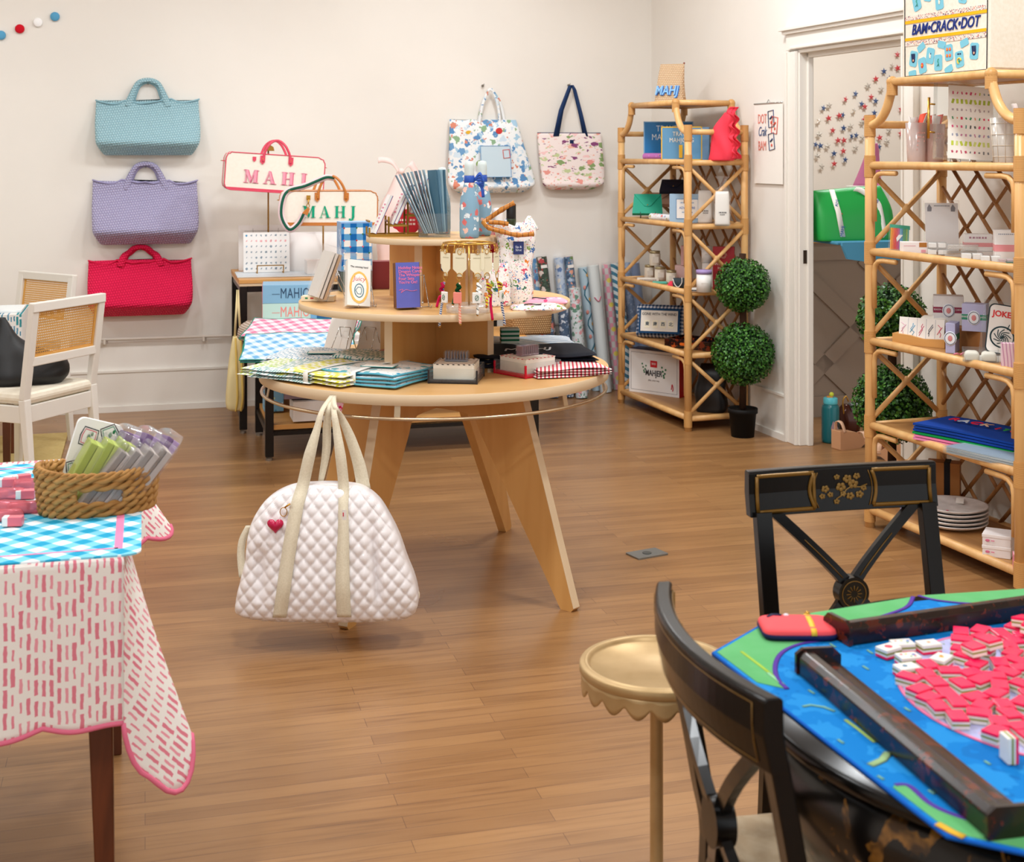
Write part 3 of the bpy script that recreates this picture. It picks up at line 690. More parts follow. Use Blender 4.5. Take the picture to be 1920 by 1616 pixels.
# felt ball garland
for px, py, c, cn in ((2, 66, '#5ea6cf', 'left light blue'), (37, 54, '#d21529', 'red'), (71, 42, '#ffffff', 'white'), (103, 31, '#5ea6cf', 'right light blue')):
    b = MB().use(M(c, .9), True); b.ball((0, 0, 0), .027, 20, 12, (1, .45, 1)); one('felt_disc', b, cn+' felt disc of the garland high on the back wall', 'garland disc', onv(px, py, VW-.014), ANG, 'felt garland discs')
# paper calendar by the doorway
c = onu(1441, 269, UW-.01); t = thing('wall_calendar', 'white paper calendar with red and blue lettering beside the doorway', 'calendar', c, ANG2-PI/2)
Hc = (344-193)*c.y/F; Wc = (onu(1467, 269)-onu(1414, 269)).length
b = MB().use(paperm); b.box((0, 0, 0), (Wc, .004, Hc)); obj('sheet', b, t); b = MB().use(steelm, True); b.tube([(-Wc/2, -.003, Hc/2), (Wc/2, -.003, Hc/2)], .004, 6); b.tube([(-.02, 0, Hc/2), (0, 0, Hc/2+.02), (.02, 0, Hc/2)], .002, 5); obj('hanger_bar', b, t)
for s_, z, cl in (('DOT', .18, '#e58b7d'), ('Crak', .11, '#55688f'), ('BAM', .03, '#e58b7d')): text(s_, .075, M(cl, .7), t, (-.065, -.004, z-.045), sx=.62, shear=.3 if s_ == 'Crak' else 0)
b = MB()
for x, z, cl, q in ((.035, .135, '#3d4d73', .1), (.075, .10, '#d9604f', -.15), (.04, .01, '#3d4d73', .15)):
    ox = [(x+math.cos(q)*a-math.sin(q)*d, -.004, z+math.sin(q)*a+math.cos(q)*d) for a, d in ((-.03, -.045), (.03, -.045), (.03, .045), (-.03, .045))]
    b.use(M(cl, .6), True); b.tube(ox, .003, 5, closed=True); b.tube([(x-.012, -.004, z), (x+.012, -.004, z+.015)], .005, 5); b.use(M('#d9604f', .6)); b.ball((x, -.003, z-.02), .009, 8, 6, (1, .3, 1))
obj('printed_tiles', b, t)

# ============================================================ TOPIARIES
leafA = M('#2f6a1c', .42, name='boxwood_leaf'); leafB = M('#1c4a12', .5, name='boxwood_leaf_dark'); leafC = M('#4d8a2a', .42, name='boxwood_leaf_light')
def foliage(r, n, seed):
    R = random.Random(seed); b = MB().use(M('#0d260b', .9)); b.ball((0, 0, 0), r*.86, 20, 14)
    for i in range(n):
        z = R.uniform(-1, 1); a = R.uniform(0, 2*PI); q = math.sqrt(1-z*z); d = Vector((q*math.cos(a), q*math.sin(a), z)); rr = r*R.uniform(.84, 1.02)
        t1 = d.orthogonal().normalized(); t2 = d.cross(t1); th = R.uniform(0, 2*PI); e = t1*math.cos(th)+t2*math.sin(th); f = d.cross(e)
        tip = (d*R.uniform(.2, 1.0)+e).normalized(); L = R.uniform(.011, .017); p = d*rr; wv = f*L*.45
        b.use(R.choice((leafA, leafA, leafB, leafC))); b.add([p, p+tip*L*.5-wv, p+tip*L+d*.001, p+tip*L*.5+wv], [(0, 1, 2, 3)], False)
    return b
def topiary(label, loc):
    t = thing('boxwood_topiary', label, 'plant', loc, 0)
    b = MB().use(M('#141313', .6), True); b.lathe([(0, .0), (.062, 0), (.074, .13), (.082, .13), (.082, .155), (.073, .155), (.07, .145), (0, .145)], 32); obj('pot', b, t)
    b = MB().use(M('#3a2416', .8), True); b.tube([(0, 0, .15), (.006, 0, .5), (-.004, 0, .9), (0, 0, 1.0)], .019, 10); obj('stem', b, t)
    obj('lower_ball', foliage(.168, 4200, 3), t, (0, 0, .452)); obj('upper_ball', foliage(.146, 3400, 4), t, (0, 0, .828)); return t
T1 = topiary('double ball boxwood topiary in black pot by the far etagere', onz(1396, 822, 0)+Vector((0, .06, 0)))
T2 = dup(T1, (1.665, 5.96, 0), .8, 'double ball boxwood topiary half hidden behind the near etagere')

# ============================================================ BACK ROOM: counter, stars, green bag, bottle, shoes
taupe = M('#9d8b7b', .55, name='taupe_paint'); t = thing('checkout_counter', 'taupe panelled counter with a wooden top in the back room', 'counter', uv(4.55, 7.55), ANG)
b = MB().use(taupe); b.box((0, 0, .51), (1.85, .58, 1.02)); obj('cabinet', b, t)
b = MB().use(taupe); y = -.298
for x in (-.9, -.02, .86): b.box((x, y, .51), (.10, .018, 1.02))
for z in (.06, .98): b.box((0, y, z), (1.85, .018, .12))
def strip(x0, z0, x1, z1, yy=None): b.bar((x0, yy or y+.001, z0), (x1, yy or y+.001, z1), .016, .09, up=(0, 1, 0)) if False else b.bar((x0, y, z0), (x1, y, z1), .085, .014, up=(0, 1, 0))
for x in (-.46, .42):
    strip(x-.44, .92, x+.44, .12); strip(x-.44, .12, x+.44, .92); strip(x-.44, .50, x-.0, .10); strip(x+.44, .55, x+.02, .93)
obj('panel_moulding', b, t)
b = MB().use(topm); b.box((0, -.02, 1.045), (1.92, .66, .04)); obj('worktop', b, t, bev=.003)
RYs = onv(1600, 300, VW+.2).y
stars = 'b832,432 b868,475 r783,478 b960,525 r600,602 b660,568 r755,588 b782,612 b697,630 r716,646 b466,655 b774,684 r950,597 r936,662 b838,692 r497,716 r562,700 b584,697 r716,722 r522,790 b588,776 b636,826 b664,820 r554,850 r590,850 r806,834 b803,890 r936,808 r586,915 b447,883 b418,876 b530,930 b598,968 r531,992 r800,726 r885,530 r913,330 r915,412 s735,520 s815,540 s500,640 s650,672 s440,815 s862,790 s430,945 s660,895 s700,740 s630,765 s455,1010 s490,885 s850,855 s880,400 s700,835 s437,735'
smat = {'r': (M('#c23a3f', .4), 'red'), 'b': (M('#2f4a78', .4), 'navy'), 's': (M('#dcd6cc', .25, .6), 'silver')}
def star(mb, r):
    o = [((r if k % 2 == 0 else r*.42)*math.sin(k*PI/5), (r if k % 2 == 0 else r*.42)*math.cos(k*PI/5)) for k in range(10)]
    vs = [(x, 0, z) for x, z in o]+[(0, -.006, 0), (0, .002, 0)]
    mb.add(vs, [(k, (k+1) % 10, 10) for k in range(10)]+[((k+1) % 10, k, 11) for k in range(10)], False); return mb
protos = {}
cnt = {}
for i, s_ in enumerate(sorted(stars.split(), key=lambda q: float(q[1:].split(',')[0]))):
    k = s_[0]; x, y = map(float, s_[1:].split(',')); p = onv(1400+x/3.231, y/3.231, VW+.175)
    if k not in protos: protos[k] = star(MB().use(smat[k][0]), .026).mesh('star')
    o = bpy.data.objects.new('paper_star', protos[k]); COL.objects.link(o); o.location = p; o.rotation_euler = (0, random.Random(i).uniform(-.3, .3), ANG+random.Random(i).uniform(-.4, .4))
    cnt[k] = cnt.get(k, -1)+1
    tag(o, '%s %s star from the left in the star cluster on the back room wall' % (ORD[cnt[k]], smat[k][1]) if cnt[k] else 'leftmost '+smat[k][1]+' star in the star cluster on the back room wall', 'star decoration', smat[k][1]+' wall stars')
# green bag with lettered webbing on the counter
cY = 7.35; p = at(1594, 430, cY); p.z = 1.068
tl = one('folded_fabric', MB().use(M('#4f93b4', .85)).box((0, 0, .009), (.46, .34, .018)), 'teal blue folded cloth hanging over the counter edge under the green bag', 'cloth', (p.x+.06, p.y+.02, 1.066), ANG, bev=.006)
b = MB().use(M('#4f93b4', .85)); b.prism([(-.23, .0), (-.2, -.07), (-.1, -.085), (.1, -.08), (.25, -.06), (.25, .018), (-.23, .018)], .02, 'xz', -.215); obj('cloth_drape', b, tl)
t = thing('green_tote', 'bright green tote with lettered white webbing standing on the counter', 'bag', (p.x, p.y, 1.085), ANG)
gm = M('#18a044', .42, name='green_vinyl'); W2 = .235
b = MB().use(gm, True); b.loft([(0, -W2+.02, W2-.02, -.09, .09), (.01, -W2+.008, W2-.01, -.1, .1), (.15, -W2, W2-.01, -.085, .085), (.275, -W2+.005, W2-.06, -.03, .03)], 40, .35, 5, lambda x, y, z, ct, st: (x, y, z+.012*math.sin(x*9)*(z/.27))); obj('bag_body', b, t)
b = MB().use(M('#f3efe6', .7), True); b.ribbon([(-.10, -.103, .02), (-.12, -.092, .15), (-.135, -.045, .27)], (1, 0, 0), .03, .003); b.ribbon(catmull([(.15, -.103, .02), (.14, -.09, .12), (.12, -.075, .2), (.04, -.055, .262), (-.0, -.05, .272)], 4), (.7, 0, .7), .03, .003); obj('webbing', b, t)
for i, (x, z) in enumerate(((-.103, .05), (-.113, .12), (-.125, .19))): text('MAHJ', .026, M('#d9453c' if i % 2 else '#2c62a8', .6), t, (x, -.112+z*.16, z), rot=(PI/2, -PI/2+.15, 0), sx=.9)
text('MAHJ', .026, M('#2c62a8', .6), t, (.10, -.078, .222), rot=(PI/2, .6, 0))
b = MB().use(M('#e283b1', .6), True); b.loft([(0, -.09, .09, -.02, .02), (.1, -.06, .06, -.02, .02), (.2, -.035, .035, -.015, .015), (.235, -.01, .02, -.01, .01)], 20, .9, 4, lambda x, y, z, ct, st: (x+z*.18, y, z)); one('pink_pouch', b, 'pink fabric pouch standing behind the green tote', 'pouch', (p.x+.15, p.y+.22, 1.37), ANG)
# the pouch stands on a small riser hidden by the bag
b = MB().use(whitem); b.box((0, 0, .151), (.2, .12, .302)); one('display_riser', b, 'white block behind the green tote under the pink pouch', 'riser', (p.x+.15, p.y+.22, 1.066), ANG, bev=.003)
# water bottle
p = onz(1557, 829, 0); t = thing('water_bottle', 'teal water bottle with a horse sticker on the floor past the doorway', 'bottle', p, 0)
b = MB().use(M('#0f6a72', .25, name='teal_plastic', Transmission_Weight=.0), True); b.lathe([(0, 0), (.04, 0), (.046, .006), (.047, .02), (.047, .185), (.043, .198), (.036, .205), (.036, .21), (0, .21)], 28); BTL = obj('bottle_body', b, t)
b = MB().use(M('#58c1cf', .35), True); b.lathe([(0, .205), (.037, .205), (.038, .212), (.038, .236), (.034, .24), (0, .24)], 24); obj('lid', b, t); b = MB().use(M('#cfd63a', .4), True); b.ball((.006, 0, .256), .013, 10, 8, (1, .7, 1)); b.use(M('#e0913a', .4)); b.box((-.004, 0, .243), (.03, .014, .01)); obj('spout', b, t)
b = MB().use(M('#16141a', .5)); b.ball((.012, -.036, .095), .026, 16, 10, (1, .5, 1.05)); b.use(M('#a98a8e', .6)); b.prism([(-.008, .085), (.0, .112), (.004, .122), (.012, .112), (.022, .104), (.03, .082), (.024, .078), (.012, .09), (.006, .078), (-.006, .074)], .008, 'xz', -.047); obj('horse_sticker', b, BTL)
# wedge sandals and bag on the floor behind the shelf
def sandal(label, p, rz, rot=None):
    t = thing('wedge_sandal', label, 'shoe', p, rz, 'sandals on the floor', rot)
    b = MB().use(M('#c9966e', .5)); b.prism([(-.12, 0), (.02, 0), (.05, .02), (.11, .02), (.125, .03), (.05, .045), (-.01, .085), (-.12, .1)], .07, 'xz', 0); obj('sole', b, t, bev=.004)
    b = MB().use(M('#e0b494', .5), True); b.ribbon(catmull([(.06, -.036, .03), (.06, -.02, .07), (.06, .02, .07), (.06, .036, .03)], 4), (1, 0, 0), .03, .003); b.ribbon(catmull([(-.09, -.036, .09), (-.1, -.02, .14), (-.1, .02, .14), (-.09, .036, .09)], 4), (1, 0, .2), .018, .003); obj('strap', b, t); return t
q = onz(1600, 838, 0); sandal('tan wedge sandal lying beside the teal bottle', q+Vector((0, .0, .0)), .5)
q = onz(1600, 822, 0); t = thing('backpack', 'small bronze and grey backpack on the floor behind the tan sandal', 'bag', q+Vector((.02, .2, 0)), .3)
b = MB().use(M('#4a2013', .18, .3), True); b.loft([(0, -.05, .06, -.05, .05), (.06, -.055, .065, -.055, .055), (.12, -.05, .03, -.04, .04), (.15, -.03, .0, -.02, .02)], 24, .7, 4); obj('pouch', b, t)
b = MB().use(M('#8b8f95', .4), True); b.cyl((.0, -.02, .13), .03, .08, 20, axis='x'); b.use(blackp); b.cyl((.08, -.02, .13), .02, .003, 16, axis='x'); b.use(goldm); b.tube(catmull([(-.04, -.03, .08), (-.05, -.03, .17), (-.03, -.03, .2), (-.015, -.03, .17)], 4), .004, 6); obj('grey_cup', b, t)
q = onz(1672, 862, 0); sandal('pink strap sandal on the floor behind the near etagere posts', q, 2.6)

# ============================================================ LEFT BACK: cane chairs, small table with blue stroke cloth, rug, black bag
cw = M('#e9e4db', .35, name='white_lacquer'); cush = speckle('cream_seat', '#e6dcc8', '#ece4d2', 30, .8, .1, .001)
def cane_mat():
    k = NM('woven_cane'); a, b = k.ab('xz'); s = 1/.0115
    fa = k.ma('ABSOLUTE', k.ma('SUBTRACT', k.ma('FRACT', k.ma('MULTIPLY', a, s)), .5)); fb = k.ma('ABSOLUTE', k.ma('SUBTRACT', k.ma('FRACT', k.ma('MULTIPLY', b, s)), .5))
    hole = k.ma('MULTIPLY', k.ma('LESS_THAN', fa, .25), k.ma('LESS_THAN', fb, .25)); k.fin('#d9a356', .6, Alpha=k.ma('SUBTRACT', 1.0, hole)); return k.m
canem = cane_mat()
def cane_chair(label, loc, rz):
    t = thing('cane_chair', label, 'chair', loc, rz, 'white cane back chairs'); w, h = .22, .885
    for s in (-1, 1):
        b = MB().use(cw); b.bar((s*w, -.055, h), (s*w, 0, .46), .042, .03, up=(0, 1, 0)); b.bar((s*w, 0, .46), (s*w, -.045, 0), .042, .036, up=(0, 1, 0), w2=.03); obj('rear_leg', b, t, bev=.004)
        b = MB().use(cw); b.bar((s*w, .42, .44), (s*w, .43, 0), .042, .042, up=(0, 1, 0), w2=.028); obj('front_leg', b, t, bev=.004)
    b = MB().use(cw); b.box((0, -.054, h-.02), (.48, .032, .042)); b.box((0, -.022, .625), (.42, .03, .04)); obj('back_rail', b, t, bev=.004)
    b = MB().use(canem); b.add([(-.2, -.024, .64), (.2, -.024, .64), (.2, -.052, h-.035), (-.2, -.052, h-.035)], [(0, 1, 2, 3)], False); obj('cane_panel', b, t)
    b = MB().use(M('#d9a356', .6)); b.bar((-.195, -.027, .648), (.195, -.027, .648), .012, .006); b.bar((-.195, -.052, h-.045), (.195, -.052, h-.045), .012, .006); b.bar((-.192, -.026, .645), (-.192, -.052, h-.045), .012, .006); b.bar((.192, -.026, .645), (.192, -.052, h-.045), .012, .006); obj('cane_spline', b, t)
    b = MB().use(cw); 
    for s in (-1, 1): b.box((s*w, .21, .395), (.03, .40, .075))
    b.box((0, .42, .395), (.42, .03, .075)); b.box((0, 0, .395), (.42, .03, .075)); obj('seat_frame', b, t, bev=.003)
    b = MB().use(cush); b.box((0, .21, .46), (.46, .45, .05)); obj('seat_cushion', b, t, bev=.02); return t
C1 = cane_chair('white cane back chair nearest on the left, holding the black bag', (-2.01, 6.16, 0), math.radians(68))
C2 = dup(C1, (-2.56, 7.36, .0125), PI-.62, 'white cane back chair against the back wall, behind the small table')
C1.location = (-2.045, 6.14, .0125)
tx, ty = -2.40, 6.62; t = thing('card_table', 'small dark leg table under the blue stroke cloth by the cane chairs', 'table', (tx, ty, .012), ANG)
b = MB().use(dkwood); b.box((-.5, .22, .735), (1.0, .42, .025)); obj('top', b, t)
for x in (-.06, -.94):
    for y in (.05, .39): b = MB().use(dkwood); b.bar((x, y, .72), (x, y, 0), .05, .05, up=(0, 1, 0), w2=.032); obj('leg', b, t)
cm = dashes('blue_stroke_cloth', '#e9e6e2', ['#2f7f9e', '#5d93b0', '#3c8f96'], .014, .05, 'xz', w=.34)
def drape(W0, W1, D0, D1, z, drop, wav=.006, t_=.003, n=40, scallop=0):
    """cloth over the rectangle W0..W1 x D0..D1 falling by drop all round"""
    b = MB()
    return b
b = MB().use(cm); b.box((-.5, .22, .7505), (1.02, .44, .004)); b.box((-.5, -.003, .59), (1.02, .004, .322)); b.box((.012, .22, .59), (.004, .44, .322)); b.use(M('#4a7fa0', .7)); b.box((-.5, -.004, .428), (1.02, .006, .008)); b.box((.013, .22, .428), (.006, .44, .008))
one('blue_stroke_tablecloth', b, 'white cloth with blue and teal strokes over the small table', 'tablecloth', (tx, ty, .0125), ANG)
b = MB().use(M('#e8ecec', .5)); b.box((0, 0, .006), (.36, .26, .012)); one('pattern_sheet', b, 'pale stack of sheets on the blue stroke cloth', 'paper stack', (tx-.22, ty+.15, .7655), ANG, bev=.002)
b = MB().use(speckle('jute_rug', '#d9c286', '#c8ad6c', 60, .9, .5, .004, stretch=(1, 6, 1))); b.box((0, 0, .006), (1.9, 1.7, .012)); one('jute_rug', b, 'yellow jute rug under the small table and cane chairs', 'rug', uv(-1.36, 7.02), ANG)
b = MB().use(speckle('black_nylon', '#0c0d0f', '#15171a', 8, .5, .3, .01), True); b.loft([(0, -.21, .18, -.11, .11), (.04, -.22, .2, -.13, .13), (.11, -.185, .19, -.10, .10), (.15, -.165, .10, -.08, .08), (.20, -.14, .0, -.05, .05), (.25, -.12, -.05, -.03, .03), (.3, -.10, -.075, -.012, .012)], 30, .8, 4, lambda x, y, z, ct, st: (x+.01*math.sin(z*30), y+.008*math.sin(x*25), z)); tb = one('black_bag', b, 'slouchy black bag lying on the seat of the near cane chair', 'bag', (-2.25, 6.24, .499), .25)
# ============================================================ THINGS ON THE ROUND TABLE
Z1, Z2, Z3 = .7705, 1.0115, 1.2475
def tt(dx, dy, z): return Vector((TX+dx, TY+dy, z))
# ---- folded linens on the lowest tier
def folded(name, label, p, w, d, h, rz, mat, edge=None, cat='folded cloth', seed=1, layers=3, group=None, ribbon=None, tagc=None, skew=0, bend=None):
    R = random.Random(seed); t = thing(name, label, cat, p, rz, group)
    lh = h/layers
    for k in range(layers):
        b = MB().use(mat, True); w1, d1 = w*(1-.03*k*R.random()), d*(1-.03*k*R.random()); ph = R.uniform(0, 6)
        def f(u, v, s_):
            x, y = (u-.5)*w1, (v-.5)*d1; e = min(u, 1-u, v, 1-v); z = lh*k+lh*.5+s_*lh*.46*min(1, (e*14)**.5 if e > 0 else 0)
            z += .0025*math.sin(x*26+ph+y*9)*(k+1)/layers
            if bend: z += bend(x, y)
            return (x+skew*y+.004*math.sin(y*20+ph), y+.004*math.sin(x*18+ph), z)
        b.grid(lambda u, v: f(u, v, 1), 26, 20); b.grid(lambda u, v: f(1-u, v, -1), 26, 20)
        o = obj('cloth_fold', b, t)
        if edge:
            b = MB().use(edge, True); pts = [f(i/20, 0, 0) for i in range(21)]+[f(1, i/14, 0) for i in range(1, 15)]+[f(1-i/20, 1, 0) for i in range(1, 21)]+[f(0, 1-i/14, 0) for i in range(1, 14)]
            b.tube(pts, lh*.30, 6, closed=True); obj('hem', b, o)
    if ribbon:
        b = MB().use(M(ribbon, .6), True); zt = h+.006+(bend(0, 0) if bend else 0); b.ribbon([(-.01, -d/2-.003, .003), (-.01, -d/2-.003, h), (-.005, -d/4, zt), (0, 0, zt+.003), (.005, d/4, zt), (.01, d/2, h)], (1, 0, 0), .022, .0015); obj('band', b, t)
    if tagc:
        b = MB().use(paperm); b.box((.02, -.04, h+.008), (.11, .05, .002), (0, 0, .25)); b.use(M(tagc, .5)); b.box((.02, -.04, h+.0075), (.118, .058, .0015), (0, 0, .25)); obj('paper_tag', b, t, (0, 0, (bend(.02, -.04) if bend else 0)))
    return t
grn = dashes('green_stroke_linen', '#ecebe2', ['#c3d873', '#a9c765'], .011, .03, 'xy', w=.4); tea = dashes('teal_stroke_linen', '#e9eae6', ['#3f8f86', '#7aa9a8'], .012, .045, 'xy', w=.34)
yel = dashes('yellow_stroke_linen', '#eeebdf', ['#d3d13a', '#e0dc68'], .02, .035, 'xy', w=.5); blus = dashes('blue_stroke_linen', '#e8eaec', ['#4d8fae', '#a8c6d6'], .013, .04, 'xy', w=.3)
blk = blots('blue_block_print', '#e6e7e4', ['#3f9cc0', '#8fbcc8', '#6fb0b8'], 22, .3, 60, .2, warp=.02)
gingB = gingham('blue_gingham', '#eef4fa', '#b3cde6', '#6ea6cf', .028, 'xy', .6); gingP = gingham('pink_gingham', '#f8eef0', '#f1b6c6', '#e87a9a', .028, 'xy', .6)
folded('folded_linen', 'pale green stroke linen at the left rim of the lowest tier', tt(-.47, -.17, Z1), .30, .34, .034, -.45, grn, None, seed=2, layers=3)
folded('folded_linen', 'white linen with fine teal strokes, overlapping the green one', tt(-.42, -.25, Z1+.002), .28, .34, .036, -.55, tea, None, seed=3, layers=3)
folded('folded_linen', 'white linen with yellow strokes between the teal and blue ones', tt(-.31, -.32, Z1+.003), .30, .32, .040, -.6, yel, None, seed=4, ribbon='#eae6dc')
folded('folded_linen', 'white linen with blue block print and bright blue hem', tt(-.165, -.35, Z1+.003), .30, .30, .046, -.5, blk, M('#5fb0c8', .7), seed=5, layers=4, ribbon='#efece6', tagc='#2f8f8a')
folded('folded_linen', 'white linen with pale blue strokes lying behind the green one', tt(-.42, .02, Z1+.010), .38, .30, .030, -.2, blus, None, seed=6, tagc='#2f8f8a')
folded('folded_linen', 'olive and teal stroke linen with a rolled back edge', tt(-.25, -.05, Z1+.016), .22, .2, .034, -.3, tea, None, seed=16, layers=2)
for i, (x, c, l) in enumerate(((-.14, '#d29a8c', 'small dusty pink bundle behind the linens'), (-.05, '#b9a47c', 'small olive cream bundle behind the linens'))):
    b = MB().use(speckle('bundle%d' % i, c, '#e2d2b2' if i else '#b87768', 40, .8, .4, .004, stretch=(1, 4, 1)), True); b.loft([(0, -.05, .05, -.03, .03), (.015, -.056, .056, -.036, .036), (.035, -.05, .05, -.03, .03), (.042, -.03, .03, -.015, .015)], 24, .6, 3); one('napkin_bundle', b, l, 'folded cloth', tt(x-.03, .10, Z1), .3)
t = folded('folded_linen', 'blue gingham cloth with green edge jutting out on the left behind the lowest tier', (-1.16, 5.94, .835), .52, .34, .02, -.08, gingB, M('#2f8a78', .7), seed=7, layers=2)
t.location = (-1.02, 6.50, .615); t.rotation_euler = (.24, 0, .1)
t2 = folded('folded_linen', 'pink gingham cloth lying behind the blue gingham one', (-1.06, 6.86, .655), .56, .30, .02, -.12, gingP, M('#2f8a78', .7), seed=8, layers=2); t2.rotation_euler = (.18, 0, -.06)
# low stack they rest on
b = MB().use(whitem); b.box((0, 0, .03), (.46, .60, .06)); one('linen_riser', b, 'white riser box under the gingham cloths on the nesting table', 'box', (-1.02, 7.05, .552), ANG, bev=.003)
# right side of the lowest tier
strp = stripes('red_pinstripe', '#f1e7e2', '#cf3a50', .014, 'xy', -.35, .40); navl = M('#10141f', .8, name='navy_linen'); bw = stripes('blue_stripe_towel', '#e4e2de', '#6f90ae', .030, 'xy', 1.0, .5)
t = folded('folded_linen', 'striped blue and white towel under the navy one', tt(.31, .17, Z1), .46, .36, .062, .1, bw, None, seed=9, layers=3)
t = folded('folded_linen', 'navy black towel with white lettering on the right of the lowest tier', tt(.35, -.04, Z1+.014), .46, .30, .050, .12, navl, None, seed=10, layers=3)
text('MAHJ', .075, M('#d6d8da', .7), t, (-.02, -.045, .0545), rot=(0, 0, .1), shear=.3)
t = folded('folded_linen', 'red pinstripe linens at the right rim of the lowest tier', tt(.46, -.17, Z1), .28, .27, .034, .33, strp, None, seed=11, layers=4)
# ---- acrylic napkin boxes
def napkin_box(label, px, py, rz, col, s=.165):
    p = onz(px, py, Z1); p.z = Z1; t = thing('napkin_tray', label, 'napkin holder', p, rz); k = M(col, .25); h = .045
    b = MB().use(k); b.box((0, 0, .007), (s+.003, s+.003, .013)); obj('tray_base', b, t, bev=.001)
    b = MB().use(acryl)
    for x, y in ((1, 0), (-1, 0), (0, 1), (0, -1)): b.box((x*s/2, y*s/2, h/2+.006), (.004 if x else s, .004 if y else s, h))
    obj('tray_wall', b, t)
    b = MB().use(k)
    for x in (-1, 1):
        for y in (-1, 1): b.box((x*s/2, y*s/2, h/2), (.006, .006, h))
    obj('corner_edge', b, t)
    b = MB().use(M('#f3ecdf', .8)); b.box((0, 0, .036), (s*.84, s*.84, .052)); obj('napkin_stack', b, t, bev=.002)
    b = MB().use(stripes('trim_'+col[1:], '#f3ecdf', col, .014, 'xy', .7, .4))
    for x, y in ((1, 0), (-1, 0), (0, 1), (0, -1)): b.box((x*s*.41, y*s*.41, .0625), (.006 if x else s*.84, .006 if y else s*.84, .002))
    obj('napkin_border', b, t)
    w = one('acrylic_tile_weight', MB().use(acryl).box((0, 0, .018), (.085, .035, .034)), 'clear tile shaped weight on the '+('black' if 'black' in label else 'red')+' napkin tray', 'paperweight', p+Vector((0, .012, .0635)), rz, bev=.002)
    b = MB().use(film('tinted_'+col[1:], '#e9c9d6' if 'red' in label else '#cfd2e0', .3, .1, '#f0d7df' if 'red' in label else '#dfe2ee')); b.box((0, 0, .003), (.08, .03, .005)); 
    for i in range(8): b.box((-.036+.0103*i, 0, .018), (.0015, .034, .032))
    obj('inner_divider', b, w)
napkin_box('square acrylic tray with black base holding white napkins', 856, 712, -.12, '#16171f', .165)
napkin_box('square acrylic tray with red base holding scalloped napkins', 989, 700, .72, '#c8102e', .165)
# ---- things under the middle tier, left: easels with books
def wire_easel(label, p, rz, w=.07, h=.11, d=.09, lean=.35):
    t = thing('wire_easel', label, 'easel', p, rz); b = MB().use(steelm, True); r = .0016
    for s in (-1, 1):
        b.tube([(s*w*.45, -.035, .012), (s*w*.45, -.03, .003), (s*w*.45, 0, .003), (s*w*.35, h*lean, h)], r, 6); b.tube([(s*w*.35, h*lean, h), (s*w*.5, d, .006)], r, 6); b.ball((s*w*.5, d, .006), .005, 8, 6)
    b.tube([(-w*.35, h*lean, h), (w*.35, h*lean, h)], r, 6); b.tube([(-w*.45, 0, .003), (w*.45, 0, .003)], r, 6); obj('wire_frame', b, t); return t
def card(name, label, cat, p, w, h, th, rz, mat, lean=.3, side=None, rot=None):
    """flat upright thing: w wide, h tall, th thick, leaning back; local z up, front towards -y"""
    t = thing(name, label, cat, p, rot=rot or (-lean, 0, rz)); b = MB().use(mat); b.box((0, 0, h/2), (w, th, h)); obj('front_sheet' if False else 'body', b, t, bev=.0015)
    return t
# bundle of wrapped notebooks leaning left at px 600
p = onz(606, 566, Z2); wire_easel('wire easel holding the clear wrapped notebooks at the left rim', p+Vector((.0, .03, 0)), -1.15)
t = thing('wrapped_notebooks', 'clear wrapped stack of kraft backed notebooks leaning at the left rim of the middle tier', 'notebook', p+Vector((-.02, .0, .016)), rot=(-.36, 0, -1.15))
for k in range(3):
    b = MB().use(M(('#d8d2ca', '#cfc6bc', '#b59472')[k], .6)); b.box((0, -.018+.014*k, .085), (.12, .009, .17)); obj('notebook', b, t)
b = MB().use(cellom); b.box((0, -.004, .095), (.132, .05, .195)); obj('clear_sleeve', b, t)
p = onz(600, 562, Z2); t = thing('tin_case', 'small cream tin with a printed edge on the left of the middle tier', 'tin', p+Vector((.0, -.035, 0)), -.05)
b = MB().use(M('#efe2c4', .4)); b.box((0, 0, .010), (.12, .05, .018)); b.use(M('#c9352e', .5)); b.box((.02, -.0255, .012), (.02, .001, .005)); b.box((-.02, -.0255, .012), (.012, .001, .005)); b.use(M('#2f8f5f', .5)); b.box((-.04, -.0255, .012), (.01, .001, .006)); obj('tin_body', b, t, bev=.004)
# blue gingham advent book box on an acrylic riser
p = onz(655, 548, Z2); b = MB().use(film('confetti_block', '#7d8a8a', .75, .15, '#6f7f7c')); b.box((0, 0, .039), (.12, .09, .078)); one('glitter_block', b, 'dark speckled acrylic block under the blue gingham box', 'riser', p+Vector((.012, .07, 0)), ANG, bev=.002)
t = thing('gingham_box', 'tall blue and white gingham box standing behind the left easels', 'box', p+Vector((.012, .07, .079)), .30)
H_ = .192; b = MB().use(M('#8fb2da', .5)); b.box((0, 0, H_/2), (.125, .085, H_)); obj('box_body', b, t, bev=.001)
b = MB().use(gingham('box_gingham', '#f1f3f1', '#5ba0d6', '#0e66b4', .0247, 'xz')); b.box((0, 0, 0), (.118, .003, H_-.012)); obj('gingham_front', b, t, (0.0, -.043, H_/2)); 
b = MB(); R = random.Random(5)
for i in range(5):
    for j in range(7):
        if (i+j) % 2 == 0: b.use(M(R.choice(['#e55b7c', '#2f7a4f', '#f3f3f0', '#c9352e']), .5)); b.ball((-.0494+.0247*i, -.0455, .022+.0245*j), .0035, 8, 5, (1, .3, 1))
obj('small_motif', b, t)
b = MB().use(M('#dfe9f4', .5), True)
for k in range(2): b.tube(catmull([(-.0628, -.03+.02*math.sin(q*1.3+k*2), .02+.013*q) for q in range(12)], 2), .0008, 4)
obj('side_flourish', b, t)
